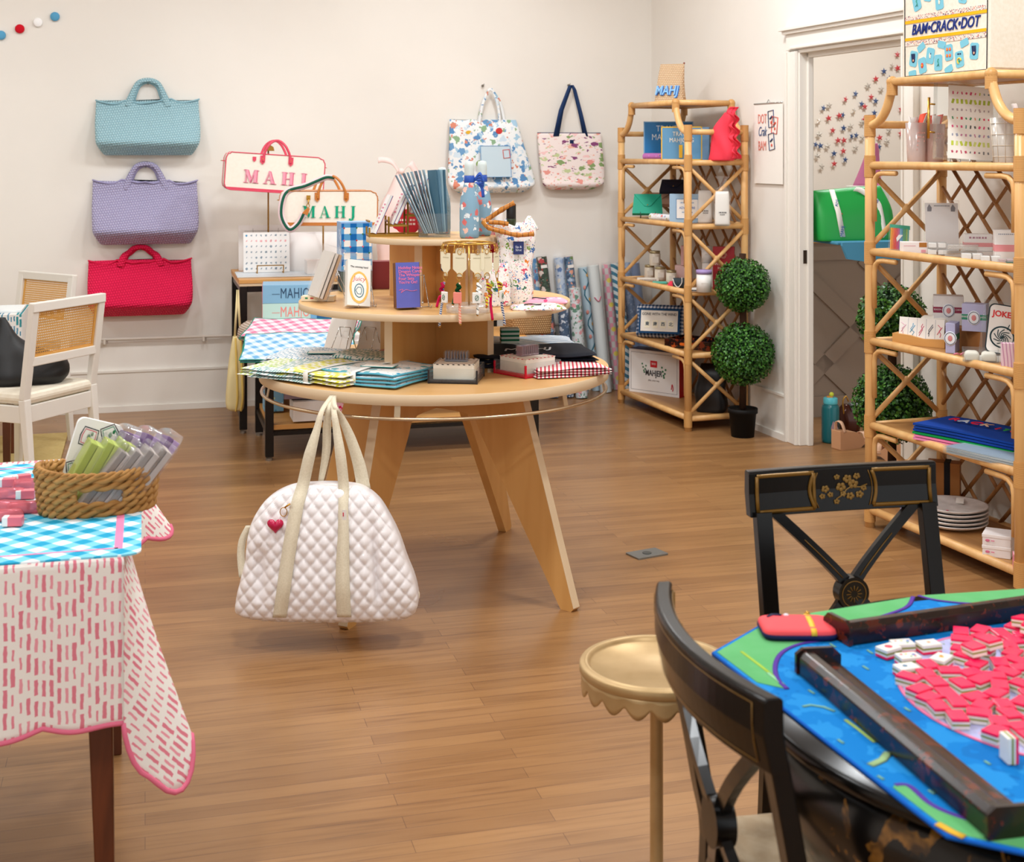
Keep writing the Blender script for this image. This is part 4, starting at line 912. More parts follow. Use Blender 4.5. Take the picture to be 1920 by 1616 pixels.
# white wrapped notepads with yellow print
p = onz(672, 578, Z2); wire_easel('wire easel holding the juicy label notepads', p+Vector((.02, .04, 0)), .32)
t = thing('notepad_stack', 'clear wrapped white notepads with a yellow framed label on the middle tier', 'notepad', p+Vector((.0, 0, .006)), rot=(-.36, .12, .38))
b = MB().use(M('#ece9e2', .6)); 
for k in range(4): b.box((0, .008*k, .085), (.083, .0065, .165))
obj('pad', b, t)
b = MB().use(M('#f0b94a', .5)); b.prism([(.03*(1 if abs(a) < 1.2 or abs(a) > 1.95 else .8)*math.cos(a)*1.15, .068+.058*math.sin(a)) for a in [k*PI/12-PI+.01 for k in range(24)]], .001, 'xz', -.0045); b.use(M('#f5f2ea', .5)); b.prism([(.027*math.cos(k*PI/12), .068+.049*math.sin(k*PI/12)) for k in range(24)], .001, 'xz', -.0052)
b.use(M('#3f7f93', .5), True); b.tube([(.016*math.cos(k*PI/10), -.006, .056+.024*math.sin(k*PI/10)) for k in range(20)], .0018, 5, closed=True); b.tube([(.009*math.cos(k*PI/3)*(1+.4*(k % 2)), -.006, .056+.014*math.sin(k*PI/3)) for k in range(6)], .0014, 5, closed=True)
obj('label_print', b, t); text('Juicy', .024, M('#cf3a34', .5), t, (0, -.0055, .098), shear=.2); text('The winning hand', .009, M('#555555', .5), t, (0, -.0045, .142))
b = MB().use(cellom); b.box((0, .012, .095), (.094, .04, .195)); obj('clear_sleeve', b, t)
# purple fronted cards
p = onz(770, 580, Z2); wire_easel('wire easel behind the periwinkle cards', p+Vector((.03, .05, 0)), .35)
t = thing('card_bundle', 'bundle of periwinkle blue cards with pink text on the middle tier', 'greeting cards', p+Vector((.0, 0, .006)), rot=(-.10, 0, .36))
b = MB().use(M('#5b62b8', .5)); b.box((-.012, -.014, .078), (.083, .004, .155)); obj('front_card', b, t)
for k in range(6): b = MB().use(M('#8a5f45' if k % 2 else '#6f4a36', .7)); b.box((-.008+.0006*k, -.006+.0105*k, .078), (.083, .0055, .155)); obj('kraft_card', b, t)
text('Holiday Notes\nDragon Cards\nThe Whisper\nFour Sets\nYou\'re On!', .0145, M('#ff7fa6', .5), t, (-.045, -.0165, .112), align='LEFT', lh=.85)
b = MB().use(M('#ff7fa6', .5), True); b.tube(catmull([(-.045, -.017, .06), (-.03, -.017, .064), (-.038, -.017, .052), (-.02, -.017, .062), (.0, -.017, .057), (.02, -.017, .06)], 4), .0007, 4); obj('signature_line', b, t)
# behind: pink and red boxes seen beside the column
p = at(690, 510, 5.42); p.z = Z2
b = MB().use(M('#7d1f22', .5)); b.box((0, 0, .055), (.15, .06, .11)); one('dark_red_box', b, 'dark red box beside the upright under the top tier', 'box', p+Vector((.07, 0, 0)), .1, bev=.002)
t = thing('small_paper_bag', 'small white and pink bag behind the gingham box', 'bag', p+Vector((-.035, -.02, 0)), .2); b = MB().use(M('#eef0f4', .6)); b.box((0, 0, .05), (.045, .03, .10)); b.use(M('#e5406a', .5)); b.box((.035, .01, .035), (.02, .03, .05)); obj('bag_body', b, t, bev=.002)
# ---- small display easels under the middle tier (empty wires and grey cards seen from behind)
for i, (px, py, w, c, lab) in enumerate(((655, 640, .12, '#8f8a84', 'grey backed print leaning below the middle tier, left'), (690, 642, .10, '#b5977b', 'tan backed card leaning below the middle tier, beside the column'))):
    p = at(px+12*i, 655, 5.32); p.z = Z1
    t = thing('framed_card', lab, 'card', p+Vector((-.05+.03*i, .0, .004)), rot=(.42, 0, 2.6+.2*i))
    b = MB().use(M(c, .7)); b.box((0, 0, .09), (w, .004, .18)); obj('back_sheet', b, t); b = MB().use(whitem); b.box((0, .004, .09), (w+.004, .003, .184)); obj('front_card', b, t)
    wire_easel('wire easel behind the '+lab.split(' leaning')[0], p+Vector((.0, .02, 0)), 2.7, h=.1)
b = MB().use(stripes('green_caddy', '#cfd6c8', '#1f6b4a', .016, 'zx')); b.box((0, 0, .06), (.07, .05, .12)); one('green_striped_tin', b, 'green and white striped tin behind the column on the lowest tier', 'tin', tt(.275, .12, Z1), .1, bev=.003)
# ---- top tier
t = thing('tiered_card_rack', 'antique gold three step wire rack on the top tier', 'rack', onz(720, 447, Z3)+Vector((.055, .085, 0)), .22)
t.location = (-.478+.055, 4.985, Z3); 
b = MB().use(M('#a07a2c', .4, .6, name='rack_gold')); r = .0065
xs = (-.105, -.035, .035, .105); hs = (.055, .12, .20)
for y in (-.045, .045):
    b.bar((xs[0], y, .004), (xs[3], y, .004), r*1.4)
    for k in range(3):
        b.bar((xs[k], y, 0), (xs[k], y, hs[k]*.6+.0), r); b.bar((xs[k+1], y, 0), (xs[k+1], y, hs[k]), r); b.bar((xs[k], y, .004+.035*k), (xs[k+1], y, .004+.035*k), r)
for k in range(4):
    b.bar((xs[k], -.045, .004), (xs[k], .045, .004), r); b.bar((xs[k], -.045, hs[max(0, k-1)]), (xs[k], .045, hs[max(0, k-1)]), r)
obj('rack_frame', b, t)
def pad(label, dx, dy, dz, w, h, th, mat, parentloc, ry=.42):
    q = thing('game_card_pad', label, 'card pad', t.matrix_basis @ Vector((dx, dy, dz)), rot=(0, 0, 0))
    q.rotation_mode = 'XYZ'; q.rotation_euler = (Euler((0, 0, .22)).to_matrix() @ Euler((0, ry, 0)).to_matrix()).to_euler()
    b = MB().use(M('#f1efee', .5)); b.box((0, 0, h/2), (th, w, h)); obj('pad_body', b, q)
    b = MB().use(M('#3f6fae', .5)); b.box((th/2+.0007, 0, h/2), (.0018, w+.001, h+.001)); b.use(M('#e2684f', .5)); b.box((th/2+.0022, 0, h/2), (.0014, w, h)); obj('striped_edge', b, q)
    b = MB().use(M('#d98aa0', .6)); R = random.Random(int(dx*1000))
    for k in range(7): b.box((-th/2-.0006, R.uniform(-.02, .02), h*(.2+.09*k)), (.0008, R.uniform(.015, .05), .006))
    obj('cover_print', b, q); return q
# view from the front right: the pads show their broad left faces and striped right edges
pads = [(-.085, .0, .012, .15), (-.022, .0, .045, .155), (-.008, .0, .047, .155), (.048, .0, .085, .155)]
for i, (dx, dy, dz, h) in enumerate(pads):
    pad(('white striped edge card pad in the lowest slot of the gold rack', 'front one of the two white card pads in the middle slot', 'rear one of the two white card pads in the middle slot', 'white card pad in the highest slot of the gold rack')[i], dx, dy, dz, .082, h, .009, None, None)
# acrylic holder with blue score pads
hx, hy = -.283, 4.93
t = thing('acrylic_file_holder', 'clear acrylic holder on the top tier filled with blue cards', 'holder', (hx, hy, Z3), .12)
b = MB().use(acryl)
for x in (-.055, .055): b.box((x, 0, .075), (.003, .10, .15))
for y, h in ((-.05, .085), (.05, .15)): b.box((0, y, h/2), (.11, .003, h))
b.box((0, 0, .002), (.11, .10, .003)); obj('acrylic_box', b, t)
for i in range(12):
    fan = i < 8; b = MB().use(M(('#628aa2', '#8fb0c0', '#41697f')[i % 3], .4)); b.box((0, 0, .125), (.0028, .042, .235 if fan else .225)); b.use(paperm); b.box((.0018, 0, .125), (.0008, .040, .232 if fan else .222))
    lab = ('%s blue score card of the fan leaning left in the acrylic holder' % ('first', 'second', 'third', 'fourth', 'fifth', 'sixth', 'seventh', 'eighth')[i]) if fan else ('%s of the blue score cards standing upright in the acrylic holder' % ('front', 'second', 'third', 'last')[i-8])
    o = one('score_card', b, lab, 'score card', (hx-.03+.006*i if fan else hx+.016+.006*(i-8), hy-.005+.003*i if fan else hy, Z3+.005), group='fanned blue score cards' if fan else 'upright blue score cards')
    o.rotation_euler = (Euler((0, 0, .12)).to_matrix() @ Euler((.02, -.46+.035*i if fan else -.10+.02*(i-8), 0)).to_matrix() @ Euler((0, 0, .08+.03*(i % 3) if fan else .8)).to_matrix()).to_euler()
# bottles
bpat = blots('tile_print_bottle', '#86a9be', ['#eef0ee', '#d9736f', '#f0c4b4', '#e4eaec'], 40, .42, None, warp=.02)
def bottle(label, p, cap, mat, ribbon='#1f4fae', h=.275, grp='printed bottles', seed=0):
    t = thing('printed_bottle', label, 'bottle', p, seed, grp); k = h/.275
    b = MB().use(mat, True); b.lathe([(0, 0), (.030*k, 0), (.034*k, .004), (.035*k, .02), (.035*k, .11*k), (.031*k, .145*k), (.021*k, .185*k), (.0165*k, .205*k), (.0155*k, .225*k), (0, .225*k)], 28); obj('bottle_body', b, t)
    b = MB().use(M(cap, .4), True); b.lathe([(0, .22*k), (.0175*k, .22*k), (.0185*k, .226*k), (.0175*k, .235*k), (.0185*k, .245*k), (.0175*k, .258*k), (.015*k, .272*k), (0, .275*k)], 22); obj('cap', b, t)
    if ribbon:
        b = MB().use(M(ribbon, .35), True); b.lathe([(.0175*k, .195*k), (.0195*k, .2*k), (.0185*k, .222*k), (.0165*k, .224*k)], 20)
        for a in (-.5, .6, 1.5): b.ribbon(catmull([(.015, -.012, .208*k), (.035, -.02, .215*k+.01*a), (.048, -.022, .2*k-.008*a), (.03, -.018, .195*k)], 4), (.2, .3, 1), .012, .001)
        b.ribbon(catmull([(.02, -.018, .2*k), (.04, -.02, .18*k), (.046, -.02, .145*k)], 4), (1, .2, .1), .012, .001); obj('ribbon_bow', b, t)
    return t
bottle('blue tile print bottle with royal blue bow at the front of the top tier', onz(873, 447, Z3)*1+Vector((0, 0, 0)), '#cfd9d6', bpat, seed=.3); COL.objects[-1]
bb = [o for o in COL.objects if o.name.startswith('printed_bottle') and o.parent is None][-1]; bb.location = (-.152, 4.845, Z3)
bottle('blue tile print bottle with royal blue bow standing behind the front one', (-.110, 4.99, Z3), '#cfd9d6', bpat, seed=1.9)
bottle('blue tile print bottle without a bow seen through the acrylic holder', (-.262, 5.10, Z3), '#cfd9d6', blots('tile_print_bottle_dark', '#7f98a4', ['#d0d4d4', '#b9787a', '#93b2c0'], 34, .3, None), None, seed=1.2, h=.25)
# red scalloped packets and a teal box seen behind the rack
t = thing('scalloped_red_pouch', 'red scalloped packet standing behind the gold rack', 'packet', (-.395, 5.14, Z3), .1)
b = MB().use(M('#c3182c', .5)); b.prism([(.06*math.cos(a)*(1+.04*math.cos(12*a)), .045+.045*math.sin(a)*(1+.04*math.cos(12*a))) for a in [k*PI/24 for k in range(48)]], .02, 'xz', 0); obj('packet_body', b, t); scribble(MB(), 0, 0, 0, .01, 0); b = MB().use(M('#f0d8d4', .5)); scribble(b, -.03, .03, .05, .008, -.011, seed=3); scribble(b, -.025, .03, .035, .008, -.011, seed=4); obj('packet_print', b, t)
b = MB().use(M('#1f6a7c', .5)); b.box((0, 0, .03), (.06, .04, .06)); b.use(M('#a8385a', .5)); b.box((0, -.021, .02), (.05, .003, .035)); one('teal_box', b, 'small teal and plum box behind the acrylic holder', 'box', (-.325, 5.16, Z3), .1, bev=.002)
# ---- keyring carousel on the middle tier
KX, KY = -.196, 4.615
t = thing('keyring_carousel', 'round gold keyring carousel on a clear base, hung with cords and charms', 'display', (KX+.05, KY, Z2), 0)
b = MB().use(film('thick_acrylic', '#f4f4f0', .25, .1), True); b.lathe([(0, 0), (.077, 0), (.078, .006), (.078, .022), (.075, .026), (0, .026)], 40); obj('clear_base', b, t)
b = MB().use(goldm, True); b.tube([(0, 0, .02), (0, 0, .232)], .0032, 10); [b.tube([(0, 0, .232), (.087*math.cos(q*PI/3), .087*math.sin(q*PI/3), .232)], .002, 5) for q in range(6)]
b.tube([(.087*math.cos(2*PI*k/40), .087*math.sin(2*PI*k/40), .234) for k in range(40)], .0028, 6, closed=True)
for k in range(18): a = 2*PI*k/18; c, s = math.cos(a), math.sin(a); b.tube([(.087*c, .087*s, .234), (.094*c, .094*s, .222), (.092*c, .092*s, .208), (.1*c, .1*s, .208)], .0016, 5)
obj('gold_frame', b, t)
b = MB().use(acryl, True); b.tube([(0, 0, .026), (0, 0, .2)], .012, 12); obj('clear_post', b, t)
cords = {'blue': stripes('blue_cord', '#e9edf3', '#2d4f8a', .006, 'zx', .6, .5), 'coral': stripes('coral_cord', '#f29a84', '#f6d7b8', .008, 'zx', .5, .3), 'white': stripes('white_cord', '#f2efe6', '#3b3b3b', .016, 'zx', .6, .14), 'pink': M('#d4134f', .7), 'green': stripes('green_cord', '#0f5a2c', '#123c1e', .005, 'zx', .5), 'yellow': stripes('yellow_cord', '#e8d23c', '#c02a50', .01, 'zx', .6, .35)}
CX0, CY0 = KX+.05, KY
def charm(px, kinds, charmcol, pyc, lab, zend):
    th = (px-CX)/F*4.52-CX0; a = -PI/2+math.asin(max(-.98, min(.98, th/.1))); x, y = .1*math.cos(a), .1*math.sin(a)
    t = thing('keyring_charm', lab, 'keyring', (CX0+x, CY0+y, Z2), a+PI/2, 'keyring charms on the carousel')
    b = MB().use(M('#efe6c8', .7)); b.prism([(-.024, .153), (.024, .153), (.024, .200), (.024, .205), (-.024, .205)], .001, 'xz', 0); b.prism([(-.024, .153), (.024, .153), (.010, .14), (.010, .128), (-.010, .128), (-.010, .14)], .001, 'xz', 0); b.use(M('#c9bf9f', .7)); scribble(b, -.014, .015, .19, .003, -.001, seed=int(px)); obj('backing_card', b, t)
    b = MB().use(goldm, True)
    b.tube([(.007*math.cos(k*PI/5), -.002, .210+.008*math.sin(k*PI/5)) for k in range(10)], .0012, 5, closed=True); b.tube([(.011*math.cos(k*PI/6), -.003, .128+.012*math.sin(k*PI/6)) for k in range(12)], .0014, 5, closed=True); b.box((0, -.004, .113), (.006, .005, .012)); obj('split_ring', b, t)
    R = random.Random(int(px))
    for i, (kc, ln, dx) in enumerate(kinds):
        b = MB().use(cords[kc], True); top = .108; pts = [(0, -.006, top), (dx*.2, -.012, top-.02), (dx*.1+.006, -.014, top-.045), (dx*.6, -.014, top-.6*ln), (dx, -.018, top-ln)]
        b.tube(catmull(pts, 5), .0046, 7); b.tube(catmull([(-.006, -.012, top-.005), (.007, -.016, top-.014), (-.006, -.018, top-.024), (.007, -.016, top-.034), (0, -.012, top-.044)], 4), .0054, 7)
        b.use(goldm); b.ball((dx, -.016, top-ln), .0045, 8, 6); obj('cord', b, t)
    if charmcol:
        b = MB().use(M(charmcol, .4)); b.box((pyc, -.024, .060), (.028, .008, .037)); obj('tile_charm', b, t, bev=.002)
        if charmcol != '#f58f80': b = MB().use(M('#2f6f55', .5), True); b.tube([(pyc+.006*math.cos(k*PI/4), -.0285, .06+.009*math.sin(k*PI/4)) for k in range(8)], .001, 4, closed=True); b.tube([(pyc-.004, -.0285, .055), (pyc+.004, -.0285, .065)], .001, 4); obj('tile_print', b, t)
    return t
charm(835, [('blue', .148, -.012), ('pink', .085, -.026)], '#f1eee6', .024, 'keyring with navy and white braid, leftmost in front', 0)
charm(862, [('coral', .135, .008), ('green', .07, -.018)], '#f58f80', .0, 'keyring with coral cord and coral pink tile', 0)
charm(895, [('white', .105, -.004)], '#f3f1ea', -.010, 'keyring with white flecked cord and green printed tile', 0)
charm(912, [('pink', .125, .012), ('yellow', .08, -.012)], None, 0, 'keyring with magenta cord and yellow braid', 0)
charm(930, [('blue', .150, .032), ('yellow', .05, -.012)], '#f3f1ea', -.012, 'keyring with navy and white braid and a green printed tile, rightmost in front', 0)
for a in (.3, 1.0, 1.9, 2.7):
    b = MB().use(M(random.Random(a).choice(['#d7822f', '#7a2f2a', '#8fae3a', '#2f3f6a']), .4), True); b.ball((0, 0, .15), .012, 12, 8, (1, .5, 1.4)); b.use(MATS['m_#efe6c8_0.7_0']); b.box((0, 0, .185), (.036, .001, .05)); b.use(goldm, True); b.tube([(.007*math.cos(k*PI/5), 0, .211+.008*math.sin(k*PI/5)) for k in range(10)], .0012, 5, closed=True)
    one('keyring_charm', b, '%s of the oval charms on cream cards around the back of the carousel' % {.3: 'rightmost', 1.0: 'second from right', 1.9: 'second from left', 2.7: 'leftmost'}[a], 'keyring', (CX0+.1*math.cos(a), CY0+.1*math.sin(a), Z2), a+PI/2, 'keyring charms at the back')
# ---- bottle bags on the middle tier, right
pag = blots('pagoda_print_white', '#f1ece8', ['#d94f6a', '#3f6fae', '#e8863a', '#7aa03c', '#f0a3b4', '#2f6f55'], 38, .34, 80, .26, warp=.05)
t = thing('pagoda_bottle_bag', 'tall white pagoda print bottle bag with bamboo handles on the right of the middle tier', 'bag', (.012, 4.905, Z2), .1)
b = MB().use(pag, True); b.loft([(0, -.055, .055, -.04, .04), (.01, -.06, .06, -.045, .045), (.12, -.062, .062, -.044, .044), (.22, -.068, .07, -.036, .036), (.27, -.075, .085, -.02, .025)], 36, .7, 5, lambda x, y, z, ct, st: (x+.004*math.sin(z*40), y+.005*math.sin(x*60)*(z/.27), z+(.02*abs(math.sin(x*40)) if z > .26 else 0))); obj('bag_body', b, t)
b = MB().use(pag, True); b.loft([(.262, -.055, .0, -.02, .01), (.285, -.05, -.01, -.012, .004), (.302, -.035, -.022, -.004, .002)], 16, .9, 3); b.loft([(.262, .02, .085, -.02, .01), (.29, .03, .07, -.012, .004), (.312, .045, .055, -.004, .002)], 16, .9, 3); obj('gathered_top', b, t)
bam = stripes('bamboo', '#c07a2c', '#7d4413', .021, 'xz', 0, .12, rough=.25)
b = MB().use(bam, True); hp = catmull([(.06, -.05, .25), (.0, -.06, .247), (-.055, -.058, .26), (-.098, -.045, .272), (-.115, -.02, .29), (-.1, 0, .3), (-.05, -.01, .335), (-.005, -.015, .36)], 5); b.tube(hp, [.0085+(.002 if i % 5 == 0 else 0) for i in range(len(hp))], 10)
hp = catmull([(-.1, -.04, .292), (-.06, -.045, .29), (-.03, -.045, .285)], 5); b.tube(hp, .008, 8); obj('bamboo_handle', b, t)
b = MB().use(M('#1c2b64', .5)); b.box((.006, -.052, .200), (.038, .002, .046)); obj('navy_label', b, t); text('Sip &\nStrut', .011, M('#dfe3ee', .5), t, (.006, -.0535, .198))
b = MB().use(blackp, True); b.lathe([(0, .27), (.012, .27), (.014, .29), (.0175, .3), (.0175, .352), (.016, .356), (0, .356)], 24, (-.015, .0, 0)); b.use(M('#2e3a20', .3), True); b.lathe([(.018, .262), (.018, .30), (.0178, .302), (0, .302)], 24, (-.015, 0, 0)); wb = one('wine_bottle', b, 'wine bottle with black cap standing in the tall pagoda bag', 'bottle', (.012, 4.905, Z2), .1)
t = thing('pagoda_bottle_bag', 'shorter pagoda print bag behind the keyrings, left of the tall one', 'bag', (-.062, 4.80, Z2), .15); b = MB().use(pag, True); b.loft([(0, -.052, .052, -.035, .035), (.01, -.058, .058, -.04, .04), (.08, -.055, .055, -.035, .035), (.15, -.045, .048, -.02, .02)], 30, .7, 4, lambda x, y, z, ct, st: (x, y+.004*math.sin(x*60), z)); obj('bag_body', b, t)
pkg = blots('pink_geometric', '#e8789a', ['#c21f3f', '#f3b9c6', '#e0507a'], 30, .33, None, metric='CHEBYCHEV')
bottle('pink geometric print bottle behind the bamboo handles', (-.055, 5.06, Z2), '#f3f0ee', pkg, None, h=.335, seed=.4)
for i, (x, y, w, d, m, lab, rz) in enumerate(((.09, 4.70, .19, .10, pag, 'flat folded pagoda print pouch at the right front rim', .1), (.115, 4.90, .17, .09, blots('pink_pagoda_flat', '#f2a9bf', ['#f5dfe4', '#d84f7a', '#f08fae'], 40, .3, None), 'pink pagoda print folded pouch behind the white one', -.1))):
    b = MB().use(m, True); b.loft([(0, -w/2, w/2, -d/2, d/2), (.006, -w/2, w/2, -d/2, d/2), (.014, -w/2+.01, w/2-.02, -d/2+.01, d/2-.01)], 30, .35, 3, lambda x, y, z, ct, st: (x, y, z+.003*math.sin(x*40)*(z > .005))); t = one('folded_pouch', b, lab, 'pouch', (x, y, Z2), rz)
    b = MB().use(blackp, True); b.ribbon(catmull([(-.05, -.01, .016), (-.03, -.02, .02), (-.01, -.02, .018), (.01, -.01, .016)], 3), (0, 1, 0), .010, .003); obj('clasp_loop', b, t)
# ============================================================ THE WHITE QUILTED BAG ON ITS HOOK
hk = at(619, 741, 4.44); hk = Vector((TX+.642*math.cos(math.radians(-118)), TY+.642*math.sin(math.radians(-118)), .745))
t = thing('table_hook', 'small clear hook on the front rim of the lowest tier', 'hook', hk, math.radians(-28)); b = MB().use(acryl); b.box((0, -.002, .0), (.018, .004, .03)); b.use(steelm, True); b.tube([(0, -.004, .004), (0, -.02, -.008), (0, -.026, .004)], .003, 6); obj('hook_body', b, t)
BX, BY = at(617, 1150, hk.y-.115).x, hk.y-.115
SCB = BY/F
pearl = NM('pearl_satin'); pearl.fin('#f3eeee', .28, 0, Coat_Weight=.15, Sheen_Weight=.1)
pm = MATS['pearl_satin']
outl = [(1146, 470, 770, .10), (1135, 449, 782, .12), (1110, 450, 787, .13), (1075, 458, 780, .13), (1040, 466, 766, .12), (1000, 470, 752, .11), (965, 480, 735, .095), (930, 505, 712, .075), (908, 545, 680, .05), (903, 590, 640, .03)]
Zb = EYE-(1150-HY)*SCB
rows = [((1150-y)*SCB, (l-617)*SCB, (r-617)*SCB, -d, d*.45) for y, l, r, d in outl]
def quilt(x, y, z, ct, st):
    if y < 0:
        a, c = (x+z*.9)/.042, (x-z*.9)/.042; f = abs(math.sin(a*PI))*abs(math.sin(c*PI)); y -= .0075*f**.55
        # two soft folds where the sides collapse
        y += .030*math.exp(-((x-.15-(.25-z)*.10)/.014)**2)*min(1, max(0, (z-.02)/.1))*max(0, 1-(z/.36)**3) + .02*math.exp(-((x+.20)/.02)**2)*max(0, 1-((z-.16)/.09)**2)
    return x, y, z
t = thing('quilted_bag', 'large white quilted tote hanging by its straps from the round table rim', 'bag', (BX, BY, Zb), 0)
b = MB().use(pm, True)
def dense(rows): return rows
b.loft(rows, 420, .5, 14, quilt, exx=1.0); obj('bag_body', b, t)
strapm = speckle('cream_webbing', '#ddd2b8', '#e6dcc4', 200, .8, .1, .0005)
def fy(x, z): # front surface height of the bag
    for i in range(len(rows)-1):
        if rows[i][0] <= z <= rows[i+1][0]:
            q = (z-rows[i][0])/(rows[i+1][0]-rows[i][0]); d = rows[i][3]*(1-q)+rows[i+1][3]*q; l = rows[i][1]*(1-q)+rows[i+1][1]*q; r = rows[i][2]*(1-q)+rows[i+1][2]*q
            hx = (r-l)/2; tx_ = min(.999, abs(x-(l+r)/2)/hx); return d*(1-tx_**2)**(.25)
    return -.03
def px2(px, py): return ((px-617)*SCB, (1150-py)*SCB)
def strap(pts, ws, ny=None, name='strap', w2=None):
    P = []
    for px, py, yy in pts:
        x, z = px2(px, py); P.append((x, (fy(x, z)-.013) if yy is None else yy, z))
    b = MB().use(strapm, True); n = len(P); P2 = catmull(P, 5); W2 = []
    for i in range(len(P2)): q = i/5; k = min(int(q), n-2); W2.append((ws[k]*(1-(q-k))+ws[k+1]*(q-k))*SCB)
    b.ribbon(P2, [(1, 0, .0)]*len(P2), .03, .003, W2); return obj(name, b, t)
hy_ = hk.y-.03-BY
strap([(537, 1132, None), (545, 1080, None), (551, 1030, None), (558, 980, None), (566, 930, None), (573, 900, -.05), (585, 845, -.045), (597, 800, -.03), (605, 768, -.01), (616, 751, hy_)], [25, 25, 25, 25, 24, 23, 22, 14, 9, 9])
strap([(655, 1130, None), (653, 1080, None), (652, 1030, None), (652, 980, None), (650, 935, None), (648, 905, -.05), (642, 850, -.045), (634, 805, -.03), (627, 770, -.01), (618, 751, hy_)], [26, 26, 24, 20, 18, 20, 20, 15, 10, 9])
strap([(682, 915, -.0), (672, 870, .01), (655, 820, .015), (640, 785, .01), (628, 762, .0), (619, 752, hy_+.01)], [26, 24, 20, 14, 9, 8])
strap([(600, 905, .02), (610, 850, .02), (612, 800, .015), (616, 765, .01), (618, 754, hy_+.012)], [10, 16, 16, 10, 8])
def edge(pts, w, name):
    P = [((x-617)*SCB, yy, (1150-y)*SCB) for x, y, yy in pts]; b = MB().use(strapm if name != 'zipper_band' else M('#f1ece2', .5), True); b.ribbon(catmull(P, 4), (.2, -1, .1) if name != 'side_strap' else (1, .2, 0), w, .004); return obj(name, b, t)
edge([(470, 1000, -.03), (490, 955, -.025), (520, 925, -.02), (560, 910, -.02), (610, 905, -.02), (660, 908, -.02), (700, 930, -.02), (730, 975, -.02), (752, 1020, -.02), (770, 1070, -.02)], .03, 'zipper_band')
edge([(468, 985, -.0), (456, 1010, -.01), (454, 1040, -.02), (460, 1075, -.04)], .024, 'side_strap')
b = MB().use(M('#efe6d2', .6)); b.ball(((782-617)*SCB, -.03, (1106-1146)*-SCB*1.0), .016, 12, 8, (.7, 1, 1.2)); b.use(goldm); b.ball(((783-617)*SCB, -.047, (1150-1107)*SCB), .005, 8, 6); obj('snap_tab', b, t)
b = MB().use(M('#c41a4e', .25), True)
heart = []
for k in range(40):
    a = 2*PI*k/40; heart.append((16*math.sin(a)**3/17, (13*math.cos(a)-5*math.cos(2*a)-2*math.cos(3*a)-math.cos(4*a))/17))
hx_, hz_ = px2(527, 968); yy = fy(hx_, hz_)-.02; S_ = 16*SCB
for L in (0, 1):
    n = 40; vs = [(hx_+S_*x, yy, hz_+S_*z) for x, z in heart]+[(hx_+S_*.7*x, yy-.008*(1 if L == 0 else -1), hz_+S_*.7*z) for x, z in heart]+[(hx_, yy-.012*(1 if L == 0 else -1), hz_)]
    b.add(vs, [(k, (k+1) % n, n+(k+1) % n, n+k) for k in range(n)]+[(n+k, n+(k+1) % n, 2*n) for k in range(n)], True)
o = one('heart_charm', MB(), 'raspberry pink heart charm clipped to the quilted bag', 'charm', t.location); o.data = b.mesh('heart_charm')
b = MB().use(goldm, True); x0, z0 = px2(541, 945); yr = fy(x0, z0)-.02; b.tube([(x0+.011*math.cos(k*PI/7), yr, z0+.014*math.sin(k*PI/7)) for k in range(14)], .0014, 6, closed=True); x1, z1 = px2(553, 930); b.tube([(x0+.004, yr, z0+.014), (x1, yr, z1)], .003, 6); obj('split_ring', b, o)
b = MB().use(whitem); x0, z0 = px2(653, 950); b.box((x0, fy(x0, z0)-.02, z0), (.014, .001, .034)); b.use(M('#d23a4c', .6)); b.box((x0-.003, fy(x0, z0)-.021, z0+.003), (.003, .001, .012)); obj('price_tag', b, t)
# ============================================================ CONTENTS OF THE FAR ETAGERE
ZB = [z+.0078 for z in LV]; ZTOP = ZT+.0165
def bx(name, label, cat, p, w, d, h, rz, mat, bev=.0015, group=None, lid=None, band=None, rot=None, top=None):
    t = thing(name, label, cat, p, rz, group, rot); b = MB().use(mat); b.box((0, 0, h/2), (w, d, h)); 
    if top: b.use(top); b.box((0, 0, h), (w-.001, d-.001, .0015))
    obj('box_body', b, t, bev=bev)
    if lid: b = MB().use(lid[0]); b.box((0, 0, h-lid[1]/2+.0012), (w+.003, d+.003, lid[1])); obj('lid', b, t, bev=bev)
    if band: b = MB().use(M(band[0], .5)); b.box((0, 0, h*band[1]), (w+.0012, d+.0012, h*band[2])); obj('band', b, t)
    return t
straw = weave('straw_weave', '#ecd6b6', '#c79f78', .011, 'xz', .8, .8, .004)
p = sp(S1, 1257, .13, ZTOP-.010); t = thing('straw_bag', 'small woven straw bag with blue lettering on top of the far etagere', 'bag', p, -.35)
b = MB().use(straw, True); b.loft([(0, -.088, .088, -.06, .06), (.01, -.09, .09, -.062, .062), (.12, -.078, .082, -.035, .035), (.235, -.060, .085, -.008, .008)], 40, .5, 4); obj('bag_body', b, t)
b = MB().use(M('#7db7e8', .6)); 
text('MAHJ', .080, M('#2f6fc4', .6), t, (-.008, -.055, .072), rot=(PI/2-.24, 0, 0), shear=.2, sx=.72, bold=.002, ext=.001); text('MAHJ', .080, M('#8cc1ee', .6), t, (-.012, -.057, .074), rot=(PI/2-.24, 0, 0), shear=.2, sx=.72, bold=.001, ext=.002)
b = MB().use(M('#8a4a3a', .6)); b.ball((.083, 0, .238), .006, 8, 6); obj('corner_bead', b, t)
